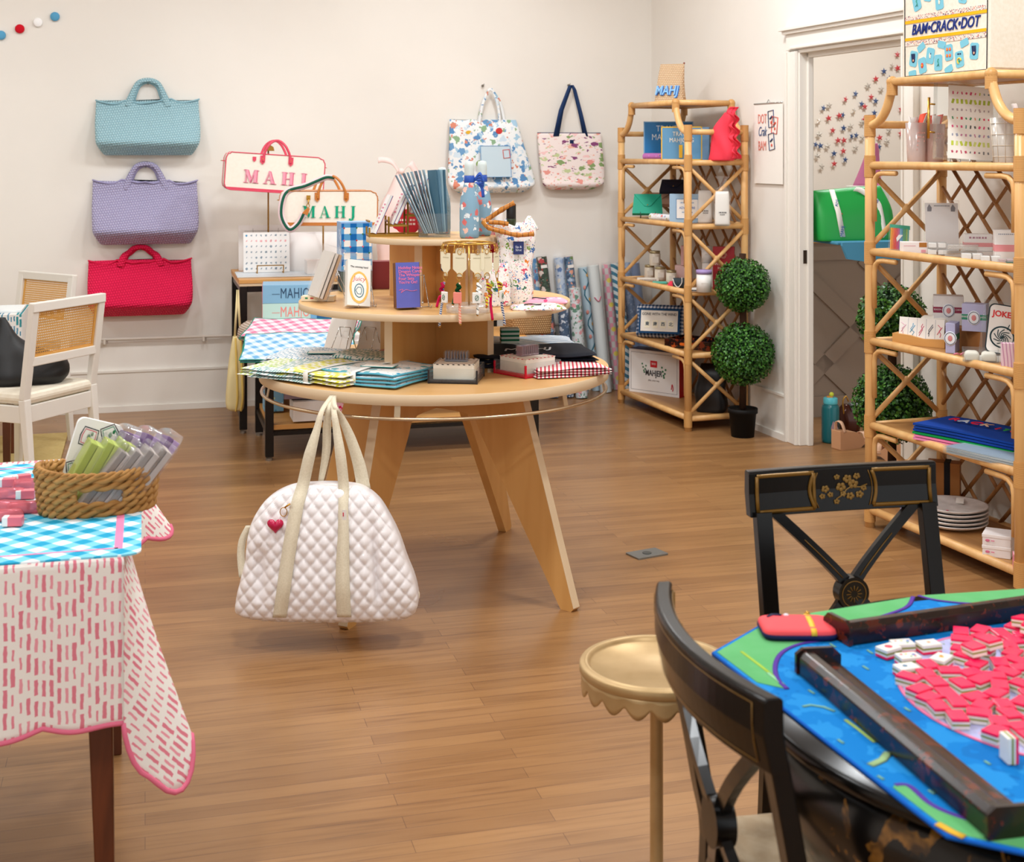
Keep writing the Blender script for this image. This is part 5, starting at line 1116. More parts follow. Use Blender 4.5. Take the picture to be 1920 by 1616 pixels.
# shelf A
zA = ZB[4]
def travel_box(label, px, d, w, h, dd, rz, face, txtc, lines, edge=None, clip=None):
    t = thing('game_box', label, 'game box', sp(S1, px, d, zA), rz); b = MB().use(M(face, .35)); b.box((0, 0, h/2), (w, dd, h)); obj('box_body', b, t, bev=.0015)
    b = MB().use(M('#7fb3dd', .4)) if edge is None else MB().use(M(edge, .4))
    for x0, z0, sx, sz in ((0, .004, w, .006), (0, h-.003, w, .006), (-w/2+.003, h/2, .006, h), (w/2-.003, h/2, .006, h)): b.box((x0, -dd/2-.0003, z0), (sx, .001, sz))
    if edge: b.box((w/2+.0003, 0, h/2), (.001, dd, h))
    obj('edge_band', b, t)
    for s_, sz, z in lines: text(s_, sz, M(txtc, .5), t, (0, -dd/2-.001, z), sx=.8, space=1.05)
    return t
travel_box('dark blue boxed travel game at the back of the far etagere top shelf', 1253, .22, .30, .235, .06, -.08, '#1176b8', '#dcecf5', (('TRAVEL', .052, .19), ('MAHJONG', .052, .138)))
S1obj = S1
tb2 = travel_box('sky blue boxed travel game with yellow edge in front of the dark blue one', 1278, .10, .235, .195, .05, -.12, '#5e97bf', '#f1ead9', (('TRAVEL', .036, .152), ('MAHJONG', .036, .116)), '#f2c01e')
b = MB().use(M('#f2c01e', .4)); b.box((-.005, -.027, .052), (.02, .003, .075)); obj('yellow_clasp', b, tb2); bx('blue_box', 'steel blue box tucked behind the yellow edged game', 'box', sp(S1, 1324, .2, zA), .04, .10, .19, -.2, M('#5b84a6', .5))
p = sp(S1, 1244, .018, zA+.024); b = MB().use(blots('pink_mat', '#b96fb0', ['#d68a6e', '#5f66b0', '#c783c2'], 50, .3), True); b.cyl((-.155, 0, 0), .0205, .31, 20, axis='x'); t = one('rolled_mat', b, 'rolled purple pink patterned mat at the front of the top shelf', 'rolled mat', p, SRZ+.75); b = MB().use(blackp, True); b.cyl((.155, 0, 0), .017, .002, 16, axis='x'); obj('roll_end', b, t)
t.location = sp(S1, 1244, .075, zA+.0215); t.rotation_euler[2] = SRZ+.35
t = thing('ruffled_pouch', 'coral red ruffled bag standing at the right end of the top shelf', 'bag', sp(S1, 1352, .2, zA), -.7)
cor = M('#ef3f52', .6); b = MB().use(cor, True); b.loft([(0, -.07, .075, -.045, .045), (.02, -.078, .08, -.05, .05), (.15, -.045, .075, -.04, .04), (.24, -.01, .075, -.025, .025), (.27, .01, .08, -.01, .01)], 40, .8, 5, lambda x, y, z, ct, st: (x+.012*math.sin(z*30), y+.006*math.sin(x*60+z*30), z)); obj('pouch_body', b, t)
b = MB().use(cor, True)
for s in (-1, 1): b.grid(lambda u, v: (.078-.02*u+.012*math.sin(u*26)+.03*v, s*.02-.0+.014*math.cos(u*26)*v, .01+.29*u), 60, 4)
obj('ruffle', b, t, solid=.002)
# shelf B
zB_ = ZB[3]
def clutch(label, px, d, w, h, rz, col, z0, lean=.7):
    t = thing('envelope_clutch', label, 'clutch', sp(S1, px, d, z0), rot=(-lean, 0, rz)); m = M(col, .55); b = MB().use(m); b.prism([(-w/2, 0), (w/2, 0), (w/2-.01, h), (-w/2+.01, h)], .022, 'xz', 0); obj('clutch_body', b, t, bev=.004)
    b = MB().use(m); b.prism([(-w/2+.008, h+.001), (w/2-.008, h+.001), (.02, h*.38), (0, h*.34), (-.02, h*.38)], .004, 'xz', -.0135); obj('flap', b, t, bev=.001); b = MB().use(goldm); b.ball((0, -.017, h*.42), .004, 8, 6); obj('snap', b, t); return t
c1 = clutch('emerald green envelope clutch leaning on a small wire stand', 1214, .075, .185, .14, -.12, '#12a283', zB_+.028, .65)
b = MB().use(blackp, True)
for s in (-1, 1): b.tube([(s*.045, -.03, .045), (s*.045, -.035, .002), (s*.045, .04, .002), (s*.04, .07, .11)], .002, 6)
b.tube([(-.045, -.035, .002), (.045, -.035, .002)], .002, 6); b.tube([(-.04, .07, .11), (.04, .07, .11)], .002, 6); one('wire_easel', b, 'black wire stand under the emerald clutch', 'easel', sp(S1, 1215, .075, zB_), -.12)
clutch('tan rose envelope clutch lying between the emerald and the navy ones', 1232, .20, .17, .12, -.2, '#b98d74', zB_+.075, 1.0)
b = MB().use(acryl); b.box((0, 0, .036), (.15, .1, .072)); one('acrylic_riser', b, 'clear riser block under the rose and navy clutches', 'riser', sp(S1, 1240, .26, zB_), -.2)
clutch('dark navy envelope clutch topmost and farthest back of the three', 1262, .28, .17, .10, -.2, '#1a2238', zB_+.155, .8)
t = bx('framed_box', 'pale blue bordered gift box standing beside the clutches', 'box', sp(S1, 1286, .10, zB_), .185, .035, .165, -.25, M('#9fbfd9', .5)); b = MB().use(M('#f2f1ee', .5)); b.box((.01, -.0185, .08), (.125, .001, .11)); obj('label_panel', b, t); text('ADVENTURE', .02, M('#2c62b0', .5), t, (.01, -.0195, .085), sx=.8)
b = MB().use(M('#6a94bf', .5)); 
for x, z, w, h in ((.01, .136, .13, .004), (.01, .024, .13, .004), (-.053, .08, .004, .115), (.073, .08, .004, .115)): b.box((x, -.0188, z), (w, .001, h))
scribble(b, -.03, .05, .115, .006, -.0195, seed=8); scribble(b, -.02, .04, .06, .006, -.0195, seed=9); obj('label_border', b, t)
flr = blots('floral_wrap', '#e6e8ec', ['#e47a74', '#9aa7c4', '#c7d0de', '#b9b06a'], 40, .33, 80, .25)
b = MB().use(flr, True); b.cyl((-.14, 0, 0), .021, .27, 20, axis='x'); t = one('floral_roll', b, 'white floral tube lying at the front of the second shelf', 'roll', sp(S1, 1250, .06, zB_+.0215), SRZ+.25)
for i, (px, py, lab) in enumerate(((1322, .14, 'left'), (1354, .13, 'right'))):
    t = thing('wrapped_candle', 'white candle bag in cellophane with a gathered top, %s of the two' % lab, 'wrapped gift', sp(S1, px, py+.05, zB_), -.15, 'cellophane wrapped gifts')
    b = MB().use(M('#efece6', .6), True); b.loft([(0, -.038, .038, -.025, .025), (.01, -.041, .041, -.028, .028), (.17, -.038, .038, -.025, .025), (.185, -.03, .03, -.015, .015)], 24, .5, 3); obj('white_pouch', b, t)
    b = MB().use(cellom, True); b.loft([(0, -.046, .046, -.034, .034), (.15, -.048, .048, -.034, .034), (.2, -.03, .03, -.02, .02), (.215, -.012, .012, -.01, .01), (.235, -.022, .02, -.014, .014), (.27, -.036, .04, -.02, .02)], 28, .7, 4, lambda x, y, z, ct, st: (x+.003*math.sin(z*90+ct*8), y+.003*math.sin(z*70+st*9), z)); obj('cellophane_wrap', b, t)
    b = MB().use(M('#3a3a3c', .5)); scribble(b, -.018, .02, .07, .007, -.03, seed=i); scribble(b, -.012, .014, .058, .005, -.03, seed=i+5); obj('small_print', b, t)
# shelf C
zC = ZB[2]
def candle_jar(label, px, d, r, h, z0=None, col='#e9e0cf', lidc='#b7ab86'):
    t = thing('candle_jar', label, 'candle', sp(S1, px, d, z0 or zC), 0, 'jar candles'); b = MB().use(M(col, .3), True); b.lathe([(0, 0), (r*.95, 0), (r, .004), (r, h*.78), (r*.85, h*.83), (0, h*.83)], 24); gj = obj('glass_jar', b, t)
    b = MB().use(M(lidc, .35, .7), True); b.lathe([(0, h*.82), (r*.92, h*.82), (r*.92, h), (0, h)], 24); obj('lid', b, t); b = MB().use(M('#f5f0e6', .6)); b.box((0, -r*.96, h*.4), (r*1.1, r*.2, h*.4)); scribble(b, -r*.4, r*.4, h*.42, .006, -r*1.07, seed=int(px)); obj('label', b, gj); return t
candle_jar('cream jar candle stacked on two others', 1228, .15, .034, .090, zC+.082); candle_jar('left lower cream jar candle of the stack', 1218, .15, .032, .080); candle_jar('right lower cream jar candle of the stack', 1238, .15, .034, .080); candle_jar('cream jar candle with pink label right of the stack', 1259, .13, .032, .075)
b = MB().use(M('#ece3d6', .6)); b.box((0, 0, .006), (.13, .10, .012)); t = one('notebook', b, 'small cream striped notebook lying at the left front of the third shelf', 'notebook', sp(S1, 1215, .07, zC), -.1, bev=.001); b = MB().use(M('#5a4a42', .6)); scribble(b, -.05, .05, .006, .006, -.0505, seed=2); obj('cover_print', b, t)
b = MB().use(M('#4fb7a2', .5)); b.box((0, 0, .006), (.085, .05, .012)); one('teal_tin', b, 'small mint green case at the front of the third shelf', 'case', sp(S1, 1237, .045, zC), -.1, bev=.003)
b = MB().use(M('#e5364f', .6), True); b.loft([(0, -.03, .03, -.02, .02), (.012, -.028, .028, -.018, .018), (.03, -.014, .014, -.009, .009)], 20, .8, 3); one('red_pouch', b, 'small red pouch at the front of the third shelf', 'pouch', sp(S1, 1261, .04, zC))
bx('pink_box', 'tall pale pink box standing on top of the small pink case', 'box', sp(S1, 1285, .24, zC+.10), .05, .05, .115, -.2, M('#e9b9b8', .5)); bx('pink_case', 'pink case with pale label under the tall pink box', 'box', sp(S1, 1282, .24, zC), .10, .07, .098, -.2, M('#eec9c6', .5))
t = thing('cord_coil', 'dark charcoal purse with a white looped handle', 'purse', sp(S1, 1279, .06, zC), -.2); b = MB().use(M('#2e3a40', .6), True); b.loft([(0, -.05, .05, -.02, .02), (.03, -.055, .055, -.022, .022), (.055, -.05, .05, -.008, .008)], 24, .5, 3); obj('purse_body', b, t); b = MB().use(M('#e8e6e2', .5), True); b.tube(catmull([(-.05, -.024, .05), (-.04, -.026, .02), (-.02, -.026, .005), (.0, -.026, .03), (.0, -.026, .06)], 4), .003, 6); obj('cord_handle', b, t); t.name = 'small_purse'
def pillar(label, px, d, r, h, z0, col, lidc=None):
    t = thing('boxed_candle', label, 'candle', sp(S1, px, d, z0), 0); b = MB().use(M(col, .4), True); b.lathe([(0, 0), (r, 0), (r, h), (0, h)], 24); gl_ = obj('candle_glass', b, t); b = MB().use(M('#dcd5cc', .6)); scribble(b, -r*.5, r*.5, h*.5, .006, -r*1.0, seed=3); obj('label', b, gl_)
    if lidc: b = MB().use(M(lidc, .5), True); b.lathe([(0, h), (r*1.05, h), (r*1.05, h+.022), (0, h+.022)], 24); obj('lid', b, t)
pillar('white candle with lavender lid at the near end of the third shelf', 1320, .04+.03, .042, .10, zC, '#f3f0ec', '#a58fc6'); 
bx('white_block', 'white pedestal block behind the lavender lidded candle', 'riser', sp(S1, 1328, .24, zC), .07, .07, .135, -.1, whitem); pillar('slim white candle standing on the white block', 1325, .24, .030, .095, zC+.136, '#f1efec')
t = bx('red_box', 'dark red boxed game with white lettering standing on end', 'box', sp(S1, 1357, .25, zC), .12, .04, .24, -.25, M('#9c1420', .45)); text('WINNING\nHAND', .022, M('#f0d9c8', .5), t, (0, -.021, .13)); b = MB().use(M('#e2b9a0', .5), True); b.tube([(.02*math.cos(k*.6)*(1-k*.03), -.0212, .19+.02*math.sin(k*.6)*(1-k*.03)) for k in range(22)], .0012, 4); obj('swirl_print', b, t)
bx('flat_box', 'small flat white and black box at the near front corner of the third shelf', 'box', sp(S1, 1302, .035, zC), .06, .04, .02, -.2, M('#e9e6e0', .5), band=('#1b1a1c', .3, .3))
# shelf D
zD = ZB[1]; ging_n = gingham('navy_gingham', '#e9e6e4', '#7d8ca6', '#1d3a5e', .011, 'xz')
t = thing('gingham_pillow', 'navy gingham pillow with a stitched white panel leaning on the fourth shelf', 'pillow', sp(S1, 1239, .14, zD), rot=(-.22, 0, -.30))
b = MB().use(ging_n, True); b.loft([(0, -.14, .14, -.012, .012), (.02, -.15, .15, -.045, .03), (.1, -.142, .142, -.065, .05), (.17, -.15, .15, -.045, .03), (.20, -.145, .145, -.01, .01)], 44, .45, 5); obj('cushion', b, t)
b = MB().use(M('#14426b', .7)); b.box((0, -.069, .095), (.25, .006, .15)); b.use(M('#e8e0d4', .7)); b.box((0, -.071, .095), (.225, .006, .125)); 
for k in range(4): b.use(M('#f0e6cd', .6)); b.box((-.072+.048*k, -.0745, .075), (.034, .003, .046))
obj('stitched_panel', b, t); text('GONE WITH THE WIND', .0225, M('#1c2233', .6), t, (0, -.0755, .135), sx=.86)
for k, ch in enumerate('東南西北'): text(ch, .026, M('#1f3d54', .6), t, (-.072+.048*k, -.0768, .075), bold=.0003)
tort = blots('tortoise_shell', '#1a0b07', ['#7a2a0c', '#3c1408', '#b04a12', '#240e08'], 24, .42, 55, .3, rough=.15, warp=.06)
t = thing('tortoise_tray', 'tortoise shell acrylic tray on the fourth shelf behind the pillow', 'tray', sp(S1, 1305, .16, zD), SRZ+.55); b = MB().use(tort); b.box((0, 0, .006), (.30, .20, .01)); 
for x, y in ((1, 0), (-1, 0), (0, 1), (0, -1)): b.box((x*.148, y*.098, .026), (.006 if x else .30, .006 if y else .20, .05))
obj('tray_body', b, t, bev=.001); b = MB().use(M('#e06a1c', .2)); b.prism([(-.04+.01*0, .018), (.04, .018), (.048, .026), (.04, .034), (-.04, .034), (-.048, .026)], .004, 'xz', -.102); obj('handle_slot', b, t); b = MB().use(nvym); b.box((0, 0, .018), (.27, .17, .012)); one('navy_rack_set', b, 'dark navy folded cloth inside the tortoise tray', 'folded cloth', t.location+Vector((0, 0, .0)), SRZ+.55, bev=.002)
# shelf E
zE = ZB[0]
t = thing('game_carton', 'large white boxed game with red side and plum lid on the lowest shelf', 'game box', sp(S1, 1236, .17, zE), SRZ+.52)
w, d, h = .37, .115, .265; b = MB().use(M('#efedeb', .4)); b.box((0, 0, h/2), (w, d, h)); obj('box_body', b, t, bev=.001); b = MB().use(M('#cf1f1f', .4)); b.box((w/2+.0008, 0, h/2), (.0015, d, h)); obj('red_side', b, t); b = MB().use(M('#4a2150', .4)); b.box((0, 0, h+.0008), (w, d, .0015)); obj('plum_top', b, t)
b = MB().use(M('#3f3444', .5))
for x, z, sx, sz in ((0, .018, w-.03, .0015), (0, h-.018, w-.03, .0015), (-w/2+.015, h/2, .0015, h-.036), (w/2-.015, h/2, .0015, h-.036)): b.box((x, -d/2-.0005, z), (sx, .001, sz))
obj('printed_border', b, t); b = MB().use(M('#d3232f', .5)); b.box((0, -d/2-.001, .185), (.05, .001, .04)); b.use(M('#2f7a4c', .5))
for k in range(6): b.ball((-.07+.003*k*(-1)**k, -d/2-.001, .13+.01*k), .006, 8, 4, (1, .15, 1)); b.ball((.075+.003*k*(-1)**k, -d/2-.001, .11+.012*k), .007, 8, 4, (1, .15, 1))
obj('logo_mark', b, t); text('MAHJER', .05, M('#2f2f33', .5), t, (0, -d/2-.002, .128), sx=.7, bold=.0008); text('2025', .016, M('#ffffff', .5), t, (0, -d/2-.002, .186)); text('play, your way', .014, M('#8a7a74', .5), t, (0, -d/2-.001, .085))
b = MB().use(M('#cf2f3a', .5), True); b.tube(catmull([(.13, -d/2-.002, .045), (.135, -d/2-.002, .075), (.142, -d/2-.002, .05), (.138, -d/2-.002, .035)], 4), .003, 5); obj('corner_sketch', b, t)
b = MB().use(M('#0b0a0d', .4), True); b.loft([(0, -.08, .08, -.06, .06), (.04, -.09, .09, -.065, .065), (.2, -.075, .08, -.05, .05), (.27, -.05, .06, -.02, .02)], 32, .6, 5, lambda x, y, z, ct, st: (x+.006*math.sin(z*40), y+.004*math.sin(z*50), z)); one('black_pouch', b, 'tall black bag at the near end of the lowest shelf', 'bag', sp(S1, 1333, .2, zE), -.3)

# ============================================================ CONTENTS OF THE NEAR ETAGERE
def s2(px, d, z): return sp(S2, px, d, z)
cnv = speckle('natural_canvas', '#e9dfcd', '#f0e7d8', 80, .8, .1, .0006)
t = thing('canvas_tote', 'large canvas tote with tile prints and lettered yellow band, on the near etagere', 'bag', Vector((*(S2.matrix_basis @ Vector((.455, .160, 0))).xy, ZTOP-.010)), SRZ)
W2, H2, D2 = .52, .46, .27; KX2 = W2/.355
b = MB().use(cnv); b.prism([(-W2/2+.006, 0), (W2/2-.006, 0), (W2/2+.006, .02), (W2/2+.014, H2), (-W2/2-.002, H2), (-W2/2, .02)], D2, 'xz', 0); obj('bag_body', b, t, bev=.008)
y0 = -D2/2-.0012; b = MB().use(M('#1b1b22', .6)); wl, wr = -W2/2+.012, W2/2-.012
for a, c in (((wl, .012), (wr, .012)), ((wl, .012), (wl-.002, H2-.01)), ((wr, .012), (wr+.008, H2-.01))): b.bar((a[0], y0, a[1]), (c[0], y0, c[1]), .004, .0015, up=(0, 1, 0))
b.use(blots('confetti_band', '#e9dccf', ['#2c2c50', '#d45a4f', '#6a4a6a', '#c79a7a'], 190, .42)); b.box((0, y0, .141), (W2-.028, .001, .018)); b.box((0.002, y0, .243), (W2-.024, .001, .018))
b.use(M('#f6b60d', .6)); b.box((0, y0-.0004, .159), (W2-.028, .001, .012)); b.box((.002, y0-.0004, .227), (W2-.024, .001, .012)); obj('printed_band', b, t)
text('BAM•CRACK•DOT', .058, M('#182f7c', .6), t, (.002, y0-.001, .193), shear=.25, sx=.86, bold=.0010, ext=.001)
b = MB(); R = random.Random(12)
for i, (x, z, a, kind) in enumerate(((-.135, .08, -.2, 0), (-.095, .05, .2, 1), (-.06, .085, -.2, 2), (-.025, .055, 0, 3), (.02, .09, .1, 4), (.065, .06, .15, 5), (.125, .085, -.1, 0), (-.14, .02, .1, 4), (.02, .025, .4, 2), (-.1, .122, .5, 3), (.085, .12, .3, 2), (-.01, .123, -.2, 1), (-.12, .30, .3, 3), (-.07, .33, -.2, 4), (-.02, .29, .1, 2), (.03, .335, .2, 0), (.08, .30, -.2, 5), (.13, .33, .1, 1), (-.12, .375, 0, 2), (.1, .375, .2, 4))):
    c, s = math.cos(a), math.sin(a); w_, h_ = .024, .031; x *= KX2*.97
    if (z > .11 and z < .14) or z < .03: h_ = .014
    b.use(M('#7cc4d8', .6)); b.prism([(x+c*p_-s*q, z+s*p_+c*q) for p_, q in ((-w_, -h_*.8), (-w_*.7, -h_), (w_*.7, -h_), (w_, -h_*.8), (w_, h_*.8), (w_*.7, h_), (-w_*.7, h_), (-w_, h_*.8))], .0012, 'xz', y0)
    if h_ < .02: continue
    y1 = y0-.0012
    if kind == 0: b.use(M('#1c2350', .6)); b.ball((x, y1, z-.004), .0115, 10, 6, (1, .1, 1.1)); [b.bar((x-.009+.006*k, y1, z), (x-.011+.0065*k, y1, z+.02), .0045, .001, up=(0, 1, 0)) for k in range(4)]; b.use(M('#e9b08a', .6)); b.ball((x+.001, y1-.001, z-.007), .005, 8, 5, (1, .1, 1))
    elif kind == 4: b.use(M('#ee5a5a', .6)); [b.ball((x+u_, y1, z+v_), .007, 10, 5, (1, .1, 1)) for u_ in (-.0085, .0085) for v_ in (-.012, .012)]; b.use(M('#f6b60d', .6)); [b.ball((x+u_, y1-.0008, z+v_), .0035, 8, 5, (1, .1, 1)) for u_ in (-.0085, .0085) for v_ in (-.012, .012)]
    elif kind == 5: b.use(M('#f2c84a', .6), True); b.tube([(x+.0105*math.cos(k*PI/7), y1, z-.006+.0105*math.sin(k*PI/7)) for k in range(11)], .003, 6); b.use(M('#2f9a6a', .6)); b.ball((x, y1, z-.008), .005, 8, 5, (1, .1, 1)); b.use(M('#1c2350', .6)); scribble(b, x-.012, x+.012, z+.02, .006, y1)
    elif kind == 1: b.use(M('#e2423c', .6)); b.ball((x, y1, z), .0085, 10, 6, (1, .1, 1.3)); b.use(M('#f6b60d', .6)); b.ball((x, y1-.001, z), .004, 8, 5, (1, .1, 1))
    elif kind == 3: b.use(M('#3f9a86', .6), True); b.tube([(x-.006, y1, z-.014), (x+.004, y1, z-.004), (x-.004, y1, z+.006), (x+.005, y1, z+.015)], .0015, 5); b.tube([(x+.006, y1, z-.014), (x-.002, y1, z+.014)], .0015, 5)
    else: b.use(M('#e9e4d6', .6)); b.ball((x, y1, z), .006, 8, 6, (1, .1, 1.9)); b.use(M('#1c5a8a', .6)); b.ball((x+.004, y1-.0005, z+.008), .0035, 8, 5, (1, .1, 1))
obj('tile_print', b, t)
# shelf A: cups, acrylic tray on an easel, second frosted bucket
yA = ZB[4]
def bucket(label, px, d, r, h, tint, stuffc, seed):
    t = thing('frosted_bucket', label, 'cup', s2(px, d, yA), .3); b = MB().use(tint, True); b.lathe([(0, 0), (r*.8, 0), (r*.82, .003), (r, h), (r*.97, h), (r*.79, .006), (0, .006)], 32); obj('cup_wall', b, t)
    b = MB().use(M('#eab5ab', .6)); R = random.Random(seed)
    for k in range(5): scribble(b, -r*.5, r*.3, h*(.75-.1*k), .006, -r*.97+.002*k, seed=seed+k)
    obj('pink_print', b, t)
    b = MB(); 
    for k in range(5):
        a = R.uniform(0, 6); b.use(M(R.choice(stuffc), .6), True); x, y = r*.5*math.cos(a), r*.5*math.sin(a); b.ribbon([(x, y, h*.3), (x*1.2, y*1.2, h*.9), (x*1.7+.01, y*1.6, h+.02+.02*R.random())], (math.sin(a), -math.cos(a), .2), .034, .002)
    obj('tissue', b, t)
bucket('frosted cup stuffed with coral and white tissue, leftmost on the top shelf', 1718, .10, .043, .165, frostm, ['#f0563a', '#f7f3ee', '#f3ece6'], 3)
bucket('frosted pink cup with tissue standing behind the first cup', 1752, .17, .042, .16, film('frosted_pink', '#f5d9cf', .6, .2, '#efcfc3'), ['#f4c9bd', '#f0563a', '#f7e9e2'], 5)
t = thing('acrylic_tray', 'clear acrylic tray with gold handle and printed tile sheet, tilted up on the top shelf', 'tray', s2(1806, .10, yA+.012), rot=(-.16, .07, .02)); w, h = .235, .30
b = MB().use(acryl); b.box((0, 0, h/2), (w, .005, h)); 
for x, z, sx, sz in ((0, 0, w, .004), (0, h, w, .004), (-w/2, h/2, .004, h), (w/2, h/2, .004, h)): b.box((x, -.018, z), (sx, .035, sz))
obj('tray_body', b, t); b = MB().use(goldm, True)
for z in (.10, .21): b.tube([(-w/2-.002, -.02, z), (-w/2-.028, -.02, z)], .0035, 8)
b.tube([(-w/2-.026, -.02, .075), (-w/2-.026, -.02, .235)], .0055, 10); obj('gold_handle', b, t)
b = MB().use(paperm); b.box((.025, -.004, h/2), (.175, .002, h-.012)); R = random.Random(4)
for r_ in range(8):
    cset = [['#d1587a', '#b9c64a', '#8a9aa0'], ['#c2d24e', '#aebf45'], ['#b8a8a8'], ['#4f9a6a', '#d9455f', '#e08a5a'], ['#e05a86', '#5a9a8a', '#6a6a6a'], ['#c98aa8', '#9aa0b8'], ['#c2d24e', '#d6df86'], ['#888888', '#c0506a']][r_]
    for c_ in range(9): b.use(M(R.choice(cset), .6)); zz = h-.035-.033*r_; b.box((-.045+.0175*c_, -.0054, zz), (.009 if r_ in (1, 6) else R.uniform(.004, .008), .0006, .018 if r_ in (1, 6) else R.uniform(.006, .014)), (0, R.uniform(-.4, .4), 0))
obj('tile_sheet', b, t)
b = MB().use(steelm, True)
for s in (-1, 1): b.tube([(s*.02, -.05, .02), (s*.02, -.05, .003), (s*.02, .0, .003), (s*.02, .055, .003), (s*.015, .035, .12)], .002, 6)
b.tube([(-.02, -.05, .003), (.02, -.05, .003)], .002, 6); one('wire_easel', b, 'chrome wire feet under the tilted acrylic tray', 'easel', s2(1800, .10, yA), .02)
t = thing('mesh_basket', 'white and clear lattice patterned ice bucket right of the acrylic tray', 'bucket', s2(1890, .06, yA), 0); b = MB().use(film('lattice_film', '#f0ece6', .55, .2, '#e9e3da'), True); b.lathe([(0, 0), (.048, 0), (.05, .004), (.062, .17), (.06, .17), (.048, .006), (0, .006)], 32); obj('bucket_wall', b, t)
b = MB().use(M('#dfd3c2', .6), True)
for k in range(12): a = 2*PI*k/12; b.tube([(.051*math.cos(a), .051*math.sin(a), .004), (.063*math.cos(a), .063*math.sin(a), .17)], .001, 4)
for z in (.03, .07, .11, .15): b.tube([((.0505+.0125*z/.17)*math.cos(2*PI*k/32), (.0505+.0125*z/.17)*math.sin(2*PI*k/32), z) for k in range(32)], .001, 4, closed=True)
obj('lattice_lines', b, t); b = MB().use(M('#e3a9b4', .6), True); b.ribbon([(-.02, 0, .1), (-.01, -.02, .18), (.03, -.03, .19)], (0, 1, 0), .05, .002); b.use(M('#f2e9e4', .6)); b.ribbon([(.01, 0, .1), (.03, -.0, .19), (.01, -.03, .22)], (0, 1, 0), .05, .002); obj('tissue', b, t)
# shelf B
yB = ZB[3]
t = thing('pencil_pack', 'clear pack of rainbow coloured pencils leaning at the left of the second shelf', 'pencils', s2(1686, .075, yB), rot=(-.18, .10, .05))
for i, c in enumerate(['#f2a51c', '#f28a1c', '#ea5a24', '#e23d34', '#d93f6a', '#c2559a', '#5fb8dc', '#3f9ac8', '#37a86b', '#2f9a58', '#8ac24a', '#5fb8a0']):
    b = MB().use(M(c, .4)); b.cyl((-.036+.0065*i, 0, .004), .003, .088, 6); b.use(M('#e6d2a8', .6)); b.cyl((-.036+.0065*i, 0, .0), .001, .006, 6, r2=.003); obj('pencil', b, t)
b = MB().use(M('#2fae8a', .5)); b.box((0, .002, .098), (.084, .004, .016)); obj('header_card', b, t); b = MB().use(M('#f4f4f0', .5)); b.prism([(-.012, .035), (.012, .065), (-.006, .065), (-.016, .05)], .001, 'xz', -.005); obj('white_mark', b, t); b = MB().use(cellom); b.box((0, 0, .052), (.088, .012, .108)); obj('clear_sleeve', b, t)
t = bx('card_box', 'flat white box with a kraft label lying at the front of the second shelf', 'box', s2(1713, .055, yB), .098, .055, .045, -.05, M('#f3ecea', .5)); b = MB().use(M('#b5793c', .6)); b.box((.03, -.028, .034), (.03, .001, .018)); b.use(M('#e6a5b0', .6)); b.box((.032, -.028, .009), (.018, .001, .011)); scribble(b, -.045, .0, .03, .003, -.0282, seed=6); obj('label', b, t)
t = thing('notepad', 'large blank white notepad in a clear sleeve standing on the second shelf', 'notepad', s2(1767, .19, yB+.0), rot=(-.20, 0, -.18)); b = MB().use(M('#f3f1ef', .5)); b.box((0, 0, .10), (.128, .014, .20)); obj('pad_body', b, t); b = MB().use(M('#8a8a90', .6)); b.prism([(-.056, .165), (-.04, .165), (-.038, .18), (-.048, .195), (-.056, .18)], .0006, 'xz', -.0076); b.prism([(.036, .165), (.052, .165), (.054, .18), (.044, .195), (.036, .18)], .0006, 'xz', -.0076); scribble(b, -.03, .03, .188, .004, -.0077, seed=3); obj('hand_print', b, t); b = MB().use(cellom); b.box((0, 0, .103), (.138, .022, .215)); obj('clear_sleeve', b, t)
for i, (px, d, w, dd, h, z, lab) in enumerate(((1757, .075, .075, .05, .026, 0, 'lower clear box of white soaps beside the kraft label box'), (1757, .075, .07, .048, .024, .027, 'upper clear box of white soaps beside the kraft label box'), (1800, .09, .12, .06, .028, 0, 'lower wide clear box of pale sticks'), (1805, .09, .115, .058, .022, .029, 'upper wide clear box of pale sticks'), (1822, .035, .078, .045, .030, 0, 'clear box with a white ribbon bar at the shelf front'), (1857, .030, .07, .045, .028, 0, 'clear box with two bright white cubes at the shelf front'), (1886, .030, .055, .05, .022, 0, 'low clear box with pink grey pieces at the shelf front'))):
    t = thing('acrylic_box', lab, 'clear box', s2(px, d, yB+z+.0005), -.25, 'clear boxes on the second shelf'); b = MB().use(acryl); b.box((0, 0, h/2), (w, dd, h)); obj('clear_case', b, t, bev=.001)
    b = MB(); 
    if i in (2, 3): b.use(M('#d9d2cc', .6)); [b.box((0, -dd/2+.006, h*(.2+.2*k)), (w-.006, .008, .003)) for k in range(4)]
    else:
        n_ = 2; b.use(M('#f4f1ee' if i < 6 else '#c9b0b0', .5)); [b.box((-w/4+w/2*k, 0, h*.45), (w/2-.006, dd-.008, h*.7)) for k in range(n_)]
    obj('contents', b, t, bev=.001)
t = bx('banded_box', 'small white box with a pink band at the back of the second shelf', 'box', s2(1833, .2, yB+.02), .105, .07, .065, -.25, M('#f2efec', .5), band=('#eb9ea0', .38, .24)); b = MB().use(M('#b88a9a', .6)); scribble(b, -.035, .035, .052, .007, -.0356, seed=2); obj('top_print', b, t); bx('white_riser', 'thin white riser under the smaller pink banded box', 'riser', s2(1833, .2, yB), .12, .09, .019, -.25, whitem)
t = bx('banded_box', 'taller white box with a pink band at the right of the second shelf', 'box', s2(1886, .14, yB), .085, .07, .115, -.25, M('#f2f0ee', .5), band=('#ec9ba0', .42, .22)); b = MB().use(M('#9aa0b0', .6)); scribble(b, -.03, .03, .10, .004, -.0356, seed=5); obj('top_print', b, t)
